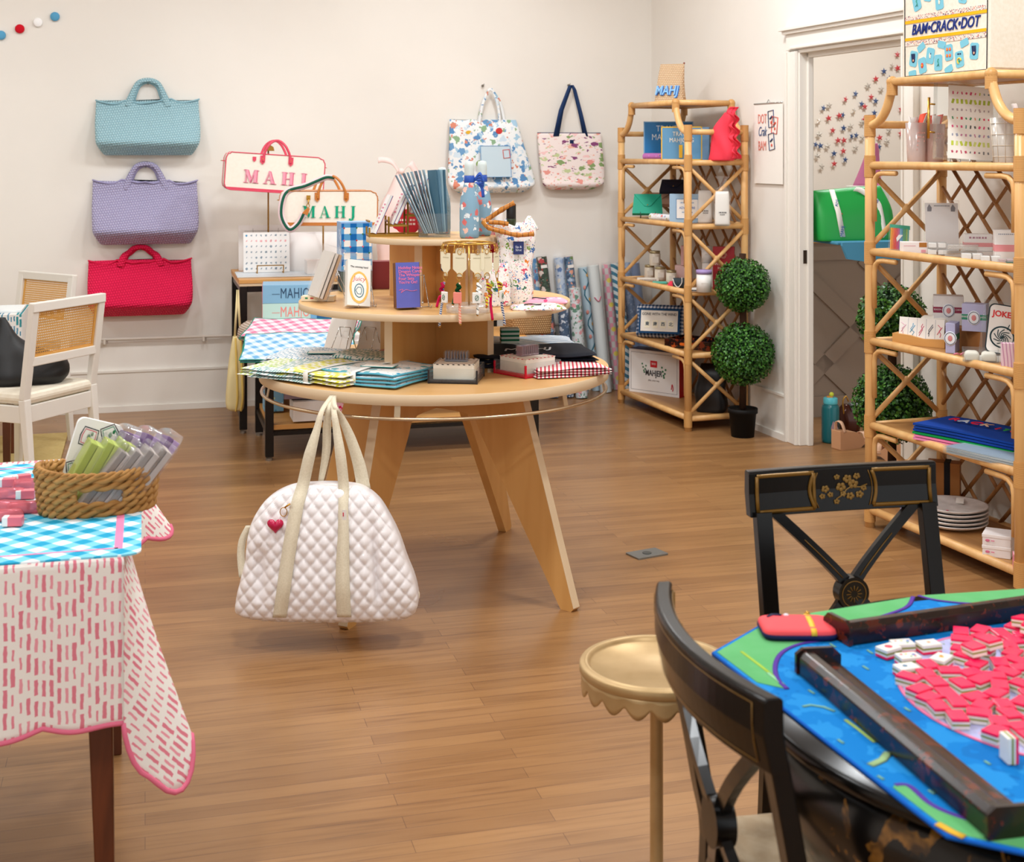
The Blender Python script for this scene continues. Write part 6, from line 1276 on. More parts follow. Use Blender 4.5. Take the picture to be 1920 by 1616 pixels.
b = MB().use(M('#d4d8cf', .5)); b.box((0, 0, .004), (.07, .045, .008)); b.use(M('#4f6a58', .5)); b.box((0, 0, .0095), (.07, .045, .003)); one('card_deck', b, 'flat deck of green edged cards at the front right of the second shelf', 'cards', s2(1906, .035, yB), -.3)
# shelf C
yC = ZB[2]
t = thing('card_holder', 'wooden card rail holding a row of printed game cards', 'card holder', s2(1726, .075, yC), -.72); b = MB().use(topm); b.prism([(-.11, 0), (.11, 0), (.11, .034), (.02, .030), (-.04, .040), (-.11, .044)], .045, 'xz', 0); obj('wood_rail', b, t, bev=.003)
tc = thing('game_card', 'white printed card strip with pink and blue symbols in the wooden rail', 'card', s2(1727, .070, yC+.02), rot=(-.12, 0, -.72)); b = MB().use(whitem); b.box((0, 0, .045), (.19, .003, .09)); obj('card_strip', b, tc); b = MB(); R = random.Random(9)
for k in range(5):
    b.use(M('#9aa3b8', .6)); b.box((-.057+.038*k, -.0018, .045), (.001, .0006, .085))
    b.use(M(('#e5b2c4', '#58a9cf', '#e0708c', '#6a7080', '#e5607c', '#e58aa0')[k], .6), True); x = -.076+.038*k; b.tube([(x+R.uniform(-.01, .01), -.002, .02+.012*q) for q in range(5)], .0014, 4); b.tube([(x-.01, -.002, .03), (x+.01, -.002, .06)], .0014, 4)
obj('card_print', b, tc)
def seal_box(label, px, d, w, dd, h, rz, mat, bandc, z=0, rot=None):
    t = bx('seal_box', label, 'box', s2(px, d, yC+z), w, dd, h, rz, mat, band=(bandc, .52, .2)); b = MB().use(M('#eceef2', .5), True); b.ball((0, -dd/2-.0015, h*.5), .024, 20, 8, (1, .06, 1.15)); b.use(M('#5a6a8a', .5)); b.tube([(.020*math.cos(k*PI/10), -dd/2-.0035, h*.5+.023*math.sin(k*PI/10)) for k in range(20)], .0012, 5, closed=True); b.use(M('#d98a8a', .5)); b.ball((0, -dd/2-.003, h*.5), .009, 10, 6, (1, .1, 1.3)); obj('round_seal', b, t)
    text('SEASON', .009, M('#f3eef0', .5), t, (-w*.36, -dd/2-.001, h*.53), sx=.9); text('CARDS', .009, M('#f3eef0', .5), t, (w*.34, -dd/2-.001, h*.53), sx=.9); return t
marb = speckle('marbled_white', '#ecebea', '#dcdbdc', 14, .5, .05, .001)
rk = bx('kraft_riser', 'brown kraft riser box at the back of the third shelf', 'riser', s2(1812, .2, yC), .34, .12, .085, SRZ, M('#9c6a3e', .6))
seal_box('white marbled box with a crimson band and round seal', 1778, .18, .115, .075, .115, -.28, marb, '#8e2345', .086); seal_box('lavender box with a green band and round seal, standing on the kraft riser', 1829, .15, .09, .065, .105, -.5, M('#b9b9dc', .5), '#2d8a6c', .086)
t = seal_box('lower lavender box with a green band beside the card rail', 1786, .085, .036, .09, .115, -.5, M('#b3b3d6', .5), '#2d8a6c'); b = MB().use(M('#efe9dd', .5), True); b.loft([(0, -.055, .055, -.03, .03), (.02, -.06, .06, -.035, .035), (.10, -.055, .055, -.03, .03), (.118, -.04, .04, -.02, .02)], 30, .45, 3); one('soap_roll', b, 'rounded cream pouch behind the printed card strip', 'pouch', s2(1752, .13, yC), -.4)
b = MB().use(M('#e68aa0', .6), True); b.tube(catmull([(-.02, 0, .004), (-.01, -.01, .01), (.005, 0, .004), (.015, -.008, .012), (.022, .004, .004)], 4), .0028, 6); one('pink_ribbon', b, 'small pink ribbon curl beside the lower lavender box', 'ribbon', s2(1798, .045, yC))
t = thing('joker_frame', 'clear acrylic frame holding a large joker card on the third shelf', 'frame', s2(1874, .10, yC+.02), rot=(-.22, .16, -.12)); b = MB().use(acryl); b.box((0, 0, .10), (.15, .012, .20)); obj('acrylic_frame', b, t, bev=.001)
def rr(w, h, r, cx=0, cz=0): return [(cx+sx*(w/2-r)+r*math.cos(a), cz+sz*(h/2-r)+r*math.sin(a)) for sx, sz, a0 in ((1, -1, -PI/2), (1, 1, 0), (-1, 1, PI/2), (-1, -1, PI)) for a in [a0+k*PI/10 for k in range(6)]]
b = MB().use(M('#1e3036', .5)); b.prism(rr(.115, .185, .022, 0, .097), .001, 'xz', -.0068); b.use(M('#f2efe9', .5)); b.prism(rr(.106, .176, .019, 0, .097), .001, 'xz', -.0076); b.use(M('#1e4046', .5), True)
for r_ in (.044, .041): b.tube([(r_*math.cos(k*PI/16), -.0085, .068+.9*r_*math.sin(k*PI/16)) for k in range(32)], .0016, 5, closed=True)
R = random.Random(6)
for k in range(9): a = k*.7; b.tube(catmull([(.032*math.cos(a), -.0088, .068+.03*math.sin(a)), (.02*math.cos(a+.5), -.0088, .068+.02*math.sin(a+.5)), (.012*math.cos(a+1.2), -.0088, .068+.012*math.sin(a+1.2)), (.004*math.cos(a), -.0088, .068)], 3), .0018, 5)
for k in range(3): b.tube([(.015+.012*k, -.0088, .098), (.022+.012*k, -.0088, .118-.004*k)], .0016, 5)
obj('dragon_print', b, t); text('JOKER', .030, M('#dc2a2a', .5), t, (.0, -.0085, .152), bold=.0008, ext=.001)
b = MB().use(whitem); b.box((0, 0, .01), (.15, .03, .02)); one('frame_foot', b, 'clear and white foot bar under the joker frame', 'stand', s2(1872, .09, yC), -.12)
t = thing('soap_tray', 'clear acrylic box with folded cream napkins on the third shelf front', 'clear box', s2(1838, .035, yC), -.28); b = MB().use(acryl); b.box((0, 0, .003), (.125, .075, .005)); 
for x, y in ((1, 0), (-1, 0), (0, 1), (0, -1)): b.box((x*.062, y*.037, .024), (.003 if x else .125, .003 if y else .075, .045))
obj('clear_case', b, t); b = MB().use(M('#efe8da', .7), True)
for sx in (-.03, .03): b.loft([(.005, sx-.026, sx+.026, -.032, .032), (.018, sx-.027, sx+.027, -.033, .033), (.03, sx-.024, sx+.024, -.03, .03), (.036, sx-.015, sx+.015, -.02, .02)], 24, .4, 3)
obj('folded_napkins', b, t)
t = bx('striped_soap', 'small pink and lilac striped soap bar standing at the shelf front', 'soap', s2(1891, .022, yC), .05, .024, .09, -.2, stripes('soap_stripes', '#e9ccd6', '#c78fae', .012, 'xz', .1, .35, warp=.01)); b = MB().use(cellom); b.box((0, 0, .046), (.055, .03, .096)); obj('clear_wrap', b, t)
# shelf D
yD = ZB[1]
def felt(label, i, z, col, n=1, dx=0, th=.009):
    t = thing('felt_bag', label, 'folded felt bag', s2(1838, .15, yD+z), SRZ+.30, 'stacked felt bags'); b = MB().use(M(col, .9), True)
    b.grid(lambda u, v: ((u-.5)*.44+dx, (v-.5)*.24, th+.010*math.sin(u*3+.5)*(z*8)), 20, 8); b.grid(lambda u, v: ((.5-u)*.44+dx, (v-.5)*.24, .001+.010*math.sin((1-u)*3+.5)*(z*8)), 20, 8)
    for v, s_ in ((0, -1), (1, 1)): b.grid(lambda u, w: ((u-.5)*.44+dx, (v-.5)*.24, .001+w*(th-.001)+.010*math.sin(u*3+.5)*(z*8)), 20, 1)
    b.grid(lambda u, w: (.22+dx, (u-.5)*.24, .001+w*(th-.001)+.010*math.sin(3.5)*(z*8)), 6, 1); b.grid(lambda u, w: (-.22+dx, (u-.5)*.24, .001+w*(th-.001)+.010*math.sin(.5)*(z*8)), 6, 1); obj('felt_body', b, t); return t
felt('pink felt bag at the bottom of the felt stack', 0, .0, '#ef8fbc'); felt('second pink felt bag from the bottom of the stack', 1, .0105, '#ee86b6', dx=.004); felt('green felt bag in the middle of the stack', 2, .021, '#0f9a4c', dx=-.003)
for i in range(3): tf = felt(('lowest', 'middle', 'topmost')[i]+' of the three royal blue felt bags on the stack', 3+i, .032+.0105*i, '#12409a', dx=.004*(i % 2))
for ch, c, k in (('R', '#e8203c', 0), ('A', '#cfd6dd', 1), ('C', '#e8203c', 2), ('K', '#e3b89a', 3)): text(ch, .062, M(c, .7), tf, (-.12+.047*k, .01, .0172+.008), rot=(0, 0, 0), bold=.0012, ext=.0012)
for ch, c, k in (('I', '#d7263d', 0), ('T', '#2f9a4c', 1), ('U', '#e8203c', 2), ('P', '#e8203c', 3)): text(ch, .05, M(c, .7), tf, (.07+.036*k, .01, .0158+.004), rot=(0, .04, 0), bold=.001, ext=.0012)
matm = M('#b9cfd6', .25)
for k in range(6):
    t = thing('placemat_pack', ('lowest', 'second', 'third', 'fourth', 'fifth', 'topmost')[k]+' clear sleeved placemat of the pile beside the felt bags', 'placemat', s2(1866, .05, yD+.0045*k), SRZ+.22+.02*(k % 2), 'sleeved placemats'); b = MB().use(M(('#c9d3d4', '#9fb4c0')[k % 2], .35)); b.box((.02, 0, .002), (.36, .15, .0032)); obj('placemat', b, t)
    b = MB().use(cellom); b.box((.02, 0, .0022), (.38, .165, .0042)); obj('clear_sleeve', b, t)
# shelf E
yE = ZB[0]
platem = speckle('stoneware', '#e9e4e0', '#d6cfcb', 30, .3, .05, .0005)
for k in range(5):
    t = thing('plate', ('lowest', 'second', 'middle', 'fourth', 'topmost')[k]+' speckled white stoneware plate of the stack', 'plate', s2(1788, .15, yE+.0155*k), .3*k, 'stacked stoneware plates'); b = MB().use(platem, True); r = .132
    b.lathe([(0, .002), (r*.6, 0), (r*.66, .003), (r*.94, .016), (r, .022), (r*1.0, .026), (r*.95, .0245), (r*.68, .012), (r*.6, .008), (0, .008)], 56, (0, 0, 0), lambda r_, z, a, i: (r_*(1+.006*math.sin(a*5+k)), z)); obj('plate_body', b, t)
    if k == 4:
        b = MB().use(M('#d8607a', .5)); b.ball((-.06, .02, .0115), .006, 8, 6, (1, 1, .15)); b.ball((-.02, .08, .013), .004, 8, 6, (1, 1, .15)); b.use(M('#5a6a62', .5)); b.box((.03, .07, .0115), (.014, .003, .001)); obj('painted_flower', b, t); b = MB().use(paperm); b.box((.07, -.02, .022), (.04, .03, .001), (0, -.3, 0)); obj('price_sticker', b, t)
t = bx('kraft_gift_box', 'brown kraft box with a black strap at the back of the lowest shelf', 'box', s2(1770, .28, yE), .13, .07, .195, -.4, M('#a9713c', .6)); b = MB().use(M('#16151a', .6)); b.box((.015, 0, .0985), (.024, .0745, .2)); obj('black_strap', b, t, bev=.002)
bx('lavender_card_box', 'small lavender box at the far front of the lowest shelf', 'box', s2(1700, .09, yE), .05, .02, .085, -.35, M('#a9aee0', .5))
for k in range(2):
    t = bx('white_gift_box', ('lower', 'upper')[k]+' square white gift box at the front of the lowest shelf', 'box', s2(1872, .06, yE+.041*k), .098, .098, .040, SRZ+.75, M('#f1eae8', .5), lid=(M('#f4eeec', .5), .012)); b = MB().use(M('#e07a9a', .6)); b.ball((-.03, -.0545, .02), .005, 8, 6, (1.6, .1, 1)); b.box((-.012, -.0545, .02), (.012, .001, .003)); obj('pink_print', b, t)
t = bx('striped_box', 'pink striped little box cut by the right frame edge on the lowest shelf', 'box', s2(1916, .02, yE), .06, .05, .055, -.3, stripes('pink_candy', '#f3e2e4', '#e08a9a', .009, 'xz'))

# ============================================================ CONSOLE AND NESTING TABLE CONTENTS
ZC_, ZN = .851, .551
b = MB().use(M('#dde8ef', .4)); b.box((0, 0, .003), (.62, .34, .006)); one('pattern_sheets', b, 'pale blue bordered sheets lying on the console', 'paper stack', cs(545, 7.92, ZC_), ANG-.02, bev=.001)
t = thing('stationery_box', 'large white card with a thin ribbon leaning on the wall at the console left end', 'card', cs(497, 8.22, ZC_), rot=(-.10, 0, ANG)); b = MB().use(M('#eae6e2', .6)); b.box((0, 0, .135), (.31, .012, .27)); obj('card_body', b, t); b = MB().use(M('#8a8680', .6)); b.box((0.0, -.007, .235), (.24, .001, .0018)); b.box((0.0, -.007, .22), (.18, .001, .0018)); b.box((-.07, -.007, .2), (.0018, .001, .1)); b.box((.08, -.007, .2), (.0018, .001, .1)); obj('ribbon_lines', b, t)
t = thing('pattern_pad', 'upright white pad printed with rows of blue tile symbols on a gold stand', 'notepad', cs(500, 8.0, ZC_+.008), rot=(-.10, 0, ANG)); b = MB().use(M('#f6f5f3', .5)); b.box((0, 0, .115), (.265, .012, .23)); obj('pad_body', b, t); b = MB(); R = random.Random(2)
for r_ in range(7):
    for c_ in range(9):
        b.use(M('#8fa0ae' if r_ < 4 or c_ else '#4a9ac8', .6)); 
        if r_ == 5: b.use(M('#eeb0b4', .6))
        x, z = -.115+.028*c_, .02+.032*r_; b.box((x, -.0063, z), (R.uniform(.003, .013), .0006, R.uniform(.003, .013)), (0, R.uniform(-.8, .8), 0)); b.box((x+.003, -.0063, z+.004), (R.uniform(.002, .006), .0006, R.uniform(.003, .008)), (0, R.uniform(-.8, .8), 0))
obj('tile_symbols', b, t)
t = thing('display_stand', 'small gold bracket stand in front of the printed pad', 'stand', cs(507, 7.94, ZC_+.006), ANG); b = MB().use(brassm); 
for x in (-.075, .075): b.bar((x, 0, .045), (x, 0, 0), .006); b.bar((x, 0, .003), (x, .06, .003), .006)
b.bar((-.078, 0, .045), (.078, 0, .045), .006); obj('bracket', b, t)
b = MB().use(M('#f3f0ed', .7), True); b.loft([(0, -.22, .2, -.09, .09), (.02, -.23, .21, -.1, .1), (.15, -.22, .2, -.08, .08), (.225, -.21, .19, -.03, .03)], 40, .5, 4, lambda x, y, z, ct, st: (x, y, z+.006*math.sin(x*30)*(z/.2))); one('white_bag', b, 'large plain white bag standing on the console beneath the tan piped weekender', 'bag', cs(610, 8.12, ZC_), ANG)
b = MB().use(M('#efebe8', .6)); b.box((0, 0, .04), (.14, .12, .08)); one('white_carton', b, 'low white carton on the console in front of the white bag', 'box', cs(596, 7.86, ZC_+.006), ANG, bev=.004)
gooseneck('gold stand carrying the tan piped weekender bag', 606, 8.02, 372)
t = thing('pink_dress_form', 'pale pink fabric bag with a knotted top standing behind the gold card rack', 'bag', cs(757, 8.0, ZC_), ANG); pk = M('#f4d8d2', .7)
b = MB().use(pk, True); b.loft([(0, -.15, .15, -.07, .07), (.03, -.16, .16, -.08, .08), (.35, -.14, .12, -.07, .07), (.47, -.10, .06, -.05, .05), (.56, -.05, .01, -.03, .03), (.60, -.03, .0, -.015, .015)], 36, .6, 5, lambda x, y, z, ct, st: (x+.006*math.sin(z*30), y+.006*math.sin(x*40), z)); obj('bag_body', b, t)
b = MB().use(pk, True); b.ribbon(catmull([(-.02, -.02, .56), (-.07, -.03, .64), (-.13, -.03, .66), (-.16, -.03, .655)], 4), (0, .3, 1), .035, .003); b.ribbon(catmull([(-.01, -.02, .58), (.03, -.03, .635), (.06, -.03, .60), (.1, -.03, .52)], 4), (.6, .3, .8), .045, .003); b.ball((-.02, -.03, .59), .02, 12, 8); obj('knot', b, t); t.name = 'pink_knot_bag'
# boxes on the nesting table
def mbox(label, px, v, w, d, h, z, face, tc, side='#e85a66'):
    t = thing('mahjong_set_box', label, 'game box', cs(px, v, z), ANG-.10, 'stacked mahjong set boxes'); b = MB().use(M(face, .4)); b.box((0, 0, h/2), (w, d, h)); obj('box_body', b, t, bev=.0015); b = MB().use(M(side, .4)); b.box((-w/2-.0008, 0, h/2), (.0015, d, h)); obj('pink_side', b, t)
    text('MAHJONG', .078, M(tc, .5), t, (.028, -d/2-.001, h*.52), sx=.60, space=1.05); b = MB().use(M(tc, .5)); scribble(b, -w/2+.05, -w/2+.09, h*.5, .004, -d/2-.0008); obj('small_print', b, t); return t
mbox('sea green mahjong box with coral lettering, lowest of the three', 556, 7.42, .36, .22, .098, ZN, '#bfe0d8', '#f08a80'); mbox('sea green mahjong box with coral lettering, middle of the three', 556, 7.42, .36, .22, .098, ZN+.099, '#c3e3db', '#f08a80'); mbox('sky blue mahjong box with navy lettering, topmost of the three', 556, 7.42, .36, .22, .098, ZN+.198, '#85b6d6', '#274a6a')
t = bx('navy_panel_box', 'light blue box with a navy panel beside the stacked mahjong boxes', 'box', cs(618, 7.35, ZN), .21, .12, .19, ANG-.05, M('#6fa6cf', .4)); b = MB().use(M('#155a8c', .4)); b.box((.01, -.0605, .095), (.165, .001, .165)); b.use(M('#a9cfe6', .4)); b.ball((.03, -.062, .145), .018, 12, 6, (1, .1, .7)); obj('navy_panel', b, t)
b = MB().use(stripes('grey_knit', '#c9b8ac', '#a4917f', .012, 'zx', .3, .5, st=.5), True); b.loft([(0, -.1, .1, -.06, .06), (.02, -.11, .11, -.065, .065), (.07, -.1, .1, -.06, .06), (.10, -.06, .06, -.03, .03)], 30, .7, 4); one('rolled_throw', b, 'taupe ribbed rolled throw at the left end of the nesting table', 'throw', cs(484, 7.40, ZN+.0), ANG-.2); COL.objects[-1]
t = thing('wicker_hamper', 'wicker basket seen between the middle and lowest tiers', 'basket', cs(990, 7.32, ZN), ANG); wk = weave('wicker', '#c9a477', '#8c6a44', .012, 'xz', .7, .8, .004)
b = MB().use(wk, True); b.loft([(0, -.11, .11, -.10, .10), (.01, -.115, .115, -.105, .105), (.16, -.12, .12, -.11, .11), (.20, -.12, .12, -.11, .11)], 40, .35, 3); b.tube([(.122*math.copysign(abs(math.cos(2*PI*k/32))**.35, math.cos(2*PI*k/32)), .112*math.copysign(abs(math.sin(2*PI*k/32))**.35, math.sin(2*PI*k/32)), .2) for k in range(32)], .007, 6, closed=True); obj('basket_body', b, t)
# lower shelf of the nesting table
def ns(px, v, z=.189): return cs(px, v, z)
bx('white_carton', 'white shoe box on the lower shelf of the nesting table', 'box', ns(583, 7.02), .20, .17, .10, ANG, M('#efeceb', .5))
t = bx('purple_packet', 'glossy grey mauve packet lying on the white shoe box', 'packet', ns(575, 7.05, .2905), .23, .16, .03, ANG-.1, M('#8f7a88', .25), rot=(-.08, 0, ANG-.1))
t = bx('pink_lattice_box', 'hot pink and white patterned box on the lower shelf behind the straps', 'box', ns(660, 7.05), .22, .12, .13, ANG-.05, blots('pink_lattice', '#f3c3d2', ['#e5215e', '#dd1a5a'], 62, .40, metric='CHEBYCHEV')); b = MB().use(M('#f1ebee', .5)); b.box((.03, -.061, .065), (.03, .001, .13)); obj('white_band', b, t); b = MB().use(M('#2f7fae', .5)); b.box((0, 0, .1355), (.2, .11, .01)); obj('blue_top', b, t)
bx('blue_print_box', 'pale blue patterned box at the left end of the lower shelf', 'box', ns(512, 7.3), .10, .12, .12, ANG, blots('pale_blue_print', '#7fb0cf', ['#e9eef2', '#4f8fb8', '#c9dcae'], 50, .35))
bx('pink_folder', 'pink and white folder standing at the right end of the lower shelf', 'folder', ns(972, 7.2), .03, .14, .19, ANG, M('#efc6d4', .5))
bx('brown_riser', 'brown paper parcel on the lower shelf near the table legs', 'parcel', ns(552, 7.4), .14, .12, .09, ANG, M('#b98f6a', .6))
# natural tote hanging at the console's left end
t = thing('yellow_tote', 'narrow pale yellow tote hanging flat from the left end of the console', 'bag', cs(444, 7.60, .14), ANG-.0)
ym = M('#ecdca6', .75); ysc = 7.6/F; b = MB().use(ym, True); b.loft([(0, -.035, .03, -.03, .03), (.04, -.06, .04, -.05, .05), (.25, -.045, .04, -.04, .04), (.405, -.022, .028, -.02, .02)], 30, .6, 4, lambda x, y, z, ct, st: (x, y+.004*math.sin(z*30), z)); obj('bag_body', b, t)
b = MB().use(M('#e6c76a', .7), True)
for x in (-.008, .02): b.tube(catmull([(x, -.022, .40), (x+.004, -.044, .25), (x+.008, -.055, .08), (x, -.036, .0)], 8), .006, 6)
obj('braided_trim', b, t); b = MB().use(ym, True); b.ribbon([(-.012, -.01, .40), (-.004, -.005, .53), (.004, 0, .66)], (1, 0, 0), .012, .002); b.ribbon([(.02, -.01, .40), (.012, -.005, .53), (.006, 0, .66)], (1, 0, 0), .012, .002); b.use(goldm)
for x in (-.012, .02): b.ball((x, -.02, .385), .007, 8, 6, (1, .4, 1))
obj('strap', b, t)
# wrapping paper rolls leaning on the back wall
rolls = [(1005, '#6fa8d8', ['#e9f0f6', '#c63f4a', '#4f8fc8'], 484, 'sky blue roll with white print, leftmost'), (1022, '#27402f', ['#c23f45', '#3d5a44', '#e9d8d0'], 480, 'dark green floral roll with a red bloom'), (1047, '#c9d6e6', ['#5d7fb4', '#a8bddb', '#efe7dc'], 483, 'pale blue toile roll'), (1071, '#4f7396', ['#b9cbe0', '#e8a58a', '#2f5074', '#7aa05a'], 480, 'denim blue floral roll with coral flowers'), (1096, '#bcd3df', None, 500, 'pale blue roll with a teal ribbon squiggle'), (1112, '#dfe6e6', None, 497, 'white roll with a pink ribbon'), (1135, None, None, 495, 'pink and grey check roll with yellow flowers'), (1157, '#2f7f9e', None, 493, 'teal and white striped roll'), (1175, '#8fa6c8', ['#b9c9e2'], 492, 'grey blue plain roll behind the etagere'), (1192, '#7d93b8', None, 492, 'slate blue plain roll behind the etagere'), (1060, '#3f5878', ['#d8dfe8', '#6a86a8'], 560, 'short navy print roll in front'), (1085, '#d9e2e6', ['#5f8f7a', '#e5a0a8'], 540, 'short white botanical roll in front'), (1032, '#2c4460', ['#8fb0cc', '#d97a6a'], 575, 'dark blue floral roll, the lowest')]
for i, (px, c, cols, pyt, lab) in enumerate(rolls):
    v = VW-.07-.075*(i % 2) if i < 10 else VW-.26-.05*(i % 2); pt = cs(px+(24 if i < 10 else 6), v, 0); L = EYE-(pyt-HY)/F*pt.y
    if px == 1135:
        k = NM('check_flower_roll'); a, bb_ = k.ab('xz'); s_ = 1/.036; ang = k.ma('ARCTAN2', a, k.n('ShaderNodeSeparateXYZ', Vector=k.n('ShaderNodeTexCoord').outputs['Object']).outputs[1])
        fa = k.ma('GREATER_THAN', k.ma('FRACT', k.ma('MULTIPLY', a, 1/.044)), .5); fb = k.ma('GREATER_THAN', k.ma('FRACT', k.ma('MULTIPLY', bb_, 1/.08)), .5); m = k.mix(k.ma('ABSOLUTE', k.ma('SUBTRACT', fa, fb)), '#d9d6d2', '#ef9fb4')
        d1 = k.ma('SUBTRACT', k.ma('FRACT', k.ma('MULTIPLY', bb_, 1/.16)), .5); d2 = k.ma('MULTIPLY', a, 6.25); dd = k.ma('ADD', k.ma('MULTIPLY', d1, d1), k.ma('MULTIPLY', d2, d2)); mt = k.fin(k.mix(k.ma('LESS_THAN', dd, .010), m, '#f0dc5a'), .5)
    elif px == 1157: mt = stripes('teal_diag', '#e3ecef', '#2f7f9e', .04, 'xz', .9, .5)
    elif cols: mt = blots('roll_print_%d' % i, c, cols, 22+2*(i % 4), .42, 48, .3, warp=.03)
    else: mt = M(c, .45)
    r = .030+.004*(i % 3); lean = .035; b = MB().use(mt, True); b.cyl((0, 0, .004), r, L/math.cos(lean)-.004, 24); t = thing('wrapping_paper_roll', lab+', among the wrapping papers by the back wall', 'wrapping paper', (pt.x, pt.y, 0), rot=(-lean if i < 10 else -.12, (-.10 if i < 10 else -.03)+random.Random(i).uniform(-.02, .02), ANG), group=None); obj('paper_roll', b, t)
    b = MB().use(cellom, True); b.cyl((0, 0, .002), r+.0025, L+.012, 20); obj('clear_film', b, t)
    if i in (1, 3): b = MB().use(whitem); b.box((0, -r-.003, L-.06), (.04, .002, .02)); obj('sticker', b, t)
    if px == 1096:
        b = MB().use(M('#1d6f86', .5), True); b.tube([(.02*math.sin(q*.9), -r-.002+.006*abs(math.sin(q*.9)), .1+q*.028) for q in range(26)], .004, 6); obj('squiggle_print', b, t); b = MB()
        for q in range(9): b.use(M(('#e8b05a', '#e8978a')[q % 2], .5)); b.ball((.014*(-1)**q, -r, .12+.08*q), .011, 8, 6, (1, .25, 1.3))
        obj('dot_print', b, t)
    if px == 1112: b = MB().use(M('#cf4f74', .5), True); b.tube(catmull([(-.025, -r, L-.2), (0, -r-.004, L-.23), (.02, -r, L-.2)], 4), .003, 5); obj('ribbon_print', b, t)
# ============================================================ LEFT FOREGROUND: cloth, mat, basket
pinkd = dashes('pink_stroke_cloth', '#efe9e2', ['#e58a99', '#e99aa6', '#df8090'], .0140, .046, 'xy', uvs=True, w=.25, warp=.006, wscale=55, l0=.24, l1=.18)
hemm = M('#e0708c', .7, name='pink_hem')
TW, TD = 1.12, .93                        # table cloth over this rectangle, near right corner at the origin
t = thing('brushstroke_tablecloth', 'white cloth with pink brush strokes and scalloped pink hem over the left front table', 'tablecloth', (-.765, 2.675, 0), ANG)
ZT_ = .753
def sc_(s): return -.010*abs(math.sin(s*PI/.148))
def near(u, v):                           # near side, u from the left end to the corner
    s = u*TW; x = -TW+s; dr = .318+.016*abs(math.sin((s+.045)*PI/.145))+.004*math.sin(s*5)
    q = max(0, min(1, (s-TW+.12)/.12)); q = q*q*(3-2*q); w = (.010*math.sin(s*17)+.014)*v*(1-q)
    return (x+.001*q, -.003-w-.001*v*q, ZT_-v*(dr*(1-q)+.322*q))

def right(u, v):                          # right side: a cone at the near corner, then falling straight, then a second cone
    s = u*TD; sm = lambda q: max(0, min(1, q))**2*(3-2*max(0, min(1, q)))
    d0 = .326+.098*math.sin(PI*min(1, s/.145))**1.1+.055*sm(s/.13)*(1-sm((s-.15)/.3))-.15*sm((s-.2)/.7)
    fl = .138*sm(s/.13)*(1-sm((s-.15)/.22))+.10*math.exp(-((s-.86)/.07)**2)+.012*math.sin(s*30)*sm(s/.3)
    yb_ = -.004+(-.03*math.sin(min(1, s/.13)*PI) if s < .13 else 0)+s*.42 if s < .13 else .0506+(s-.13)*(TD-.0506)/(TD-.13)
    dr = d0+.020*abs(math.sin((s+.02)*PI/.075))*sm(s/.05)-.004
    return (.001+fl*v**1.1, s*(1-v)+yb_*v, ZT_-v*dr)
b = MB().use(pinkd, True)
b.grid(near, 90, 24, uvs=lambda u, v: (u*TW, -v*.36))
c5, s5 = math.cos(.85), -math.sin(.85)
b.grid(right, 90, 24, uvs=lambda u, v: (lambda P: ((P[0]+P[1]*.8)*c5-P[2]*s5, P[2]*c5+(P[0]+P[1]*.8)*s5))(right(u, v)))
b.grid(lambda u, v: (-TW+TW*u, TD*v, ZT_), 8, 8, uvs=lambda u, v: (u*TW, v*TD))
b.grid(lambda u, v: (-TW*u, TD+.012, ZT_-.33*v), 8, 4, uvs=lambda u, v: (u*TW, v*.33)); b.grid(lambda u, v: (-TW-.01, TD*(1-u), ZT_-.33*v), 8, 4, uvs=lambda u, v: (u*TW, v*.33))
obj('cloth', b, t, solid=.002)
b = MB().use(hemm, True); pts = [near(i/90, 1) for i in range(91)]; b.tube(pts, .0055, 7, flat=1); b.tube([right(i/90, 1) for i in range(91)], .0055, 7); obj('scalloped_hem', b, t)
mg = gingham('blue_gingham_mat', '#eef6f9', '#79c7de', '#1f9dc4', .029, 'xy', .70)
MX, MY = .66, .88
def rrect(x0, x1, y0, y1, r, n=6): return [(cx+r*math.cos(a), cy+r*math.sin(a)) for cx, cy, a0 in ((x1-r, y0+r, -PI/2), (x1-r, y1-r, 0), (x0+r, y1-r, PI/2), (x0+r, y0+r, PI)) for a in [a0+k*PI/2/n for k in range(n+1)]]
t = thing('gingham_mat', 'blue and white gingham play mat with a pink border line on the pink cloth', 'mat', (-.734, 2.692, .7562), ANG)
b = MB().use(mg); b.prism(rrect(-MX, 0, 0, MY, .03), .0035, 'xy', 0); obj('mat_body', b, t)
b = MB().use(M('#ee88b0', .7)); 
for q in ((-MX+.045, .045, -.045, .052, 1), (-.052, .045, -.036, MY-.045, 0), (-MX+.045, MY-.052, -.045, MY-.045, 1)): b.add([(q[0], q[1], .0022), (q[2], q[1], .0022), (q[2], q[3], .0022), (q[0], q[3], .0022)], [(0, 1, 2, 3)], False)
obj('border_line', b, t)
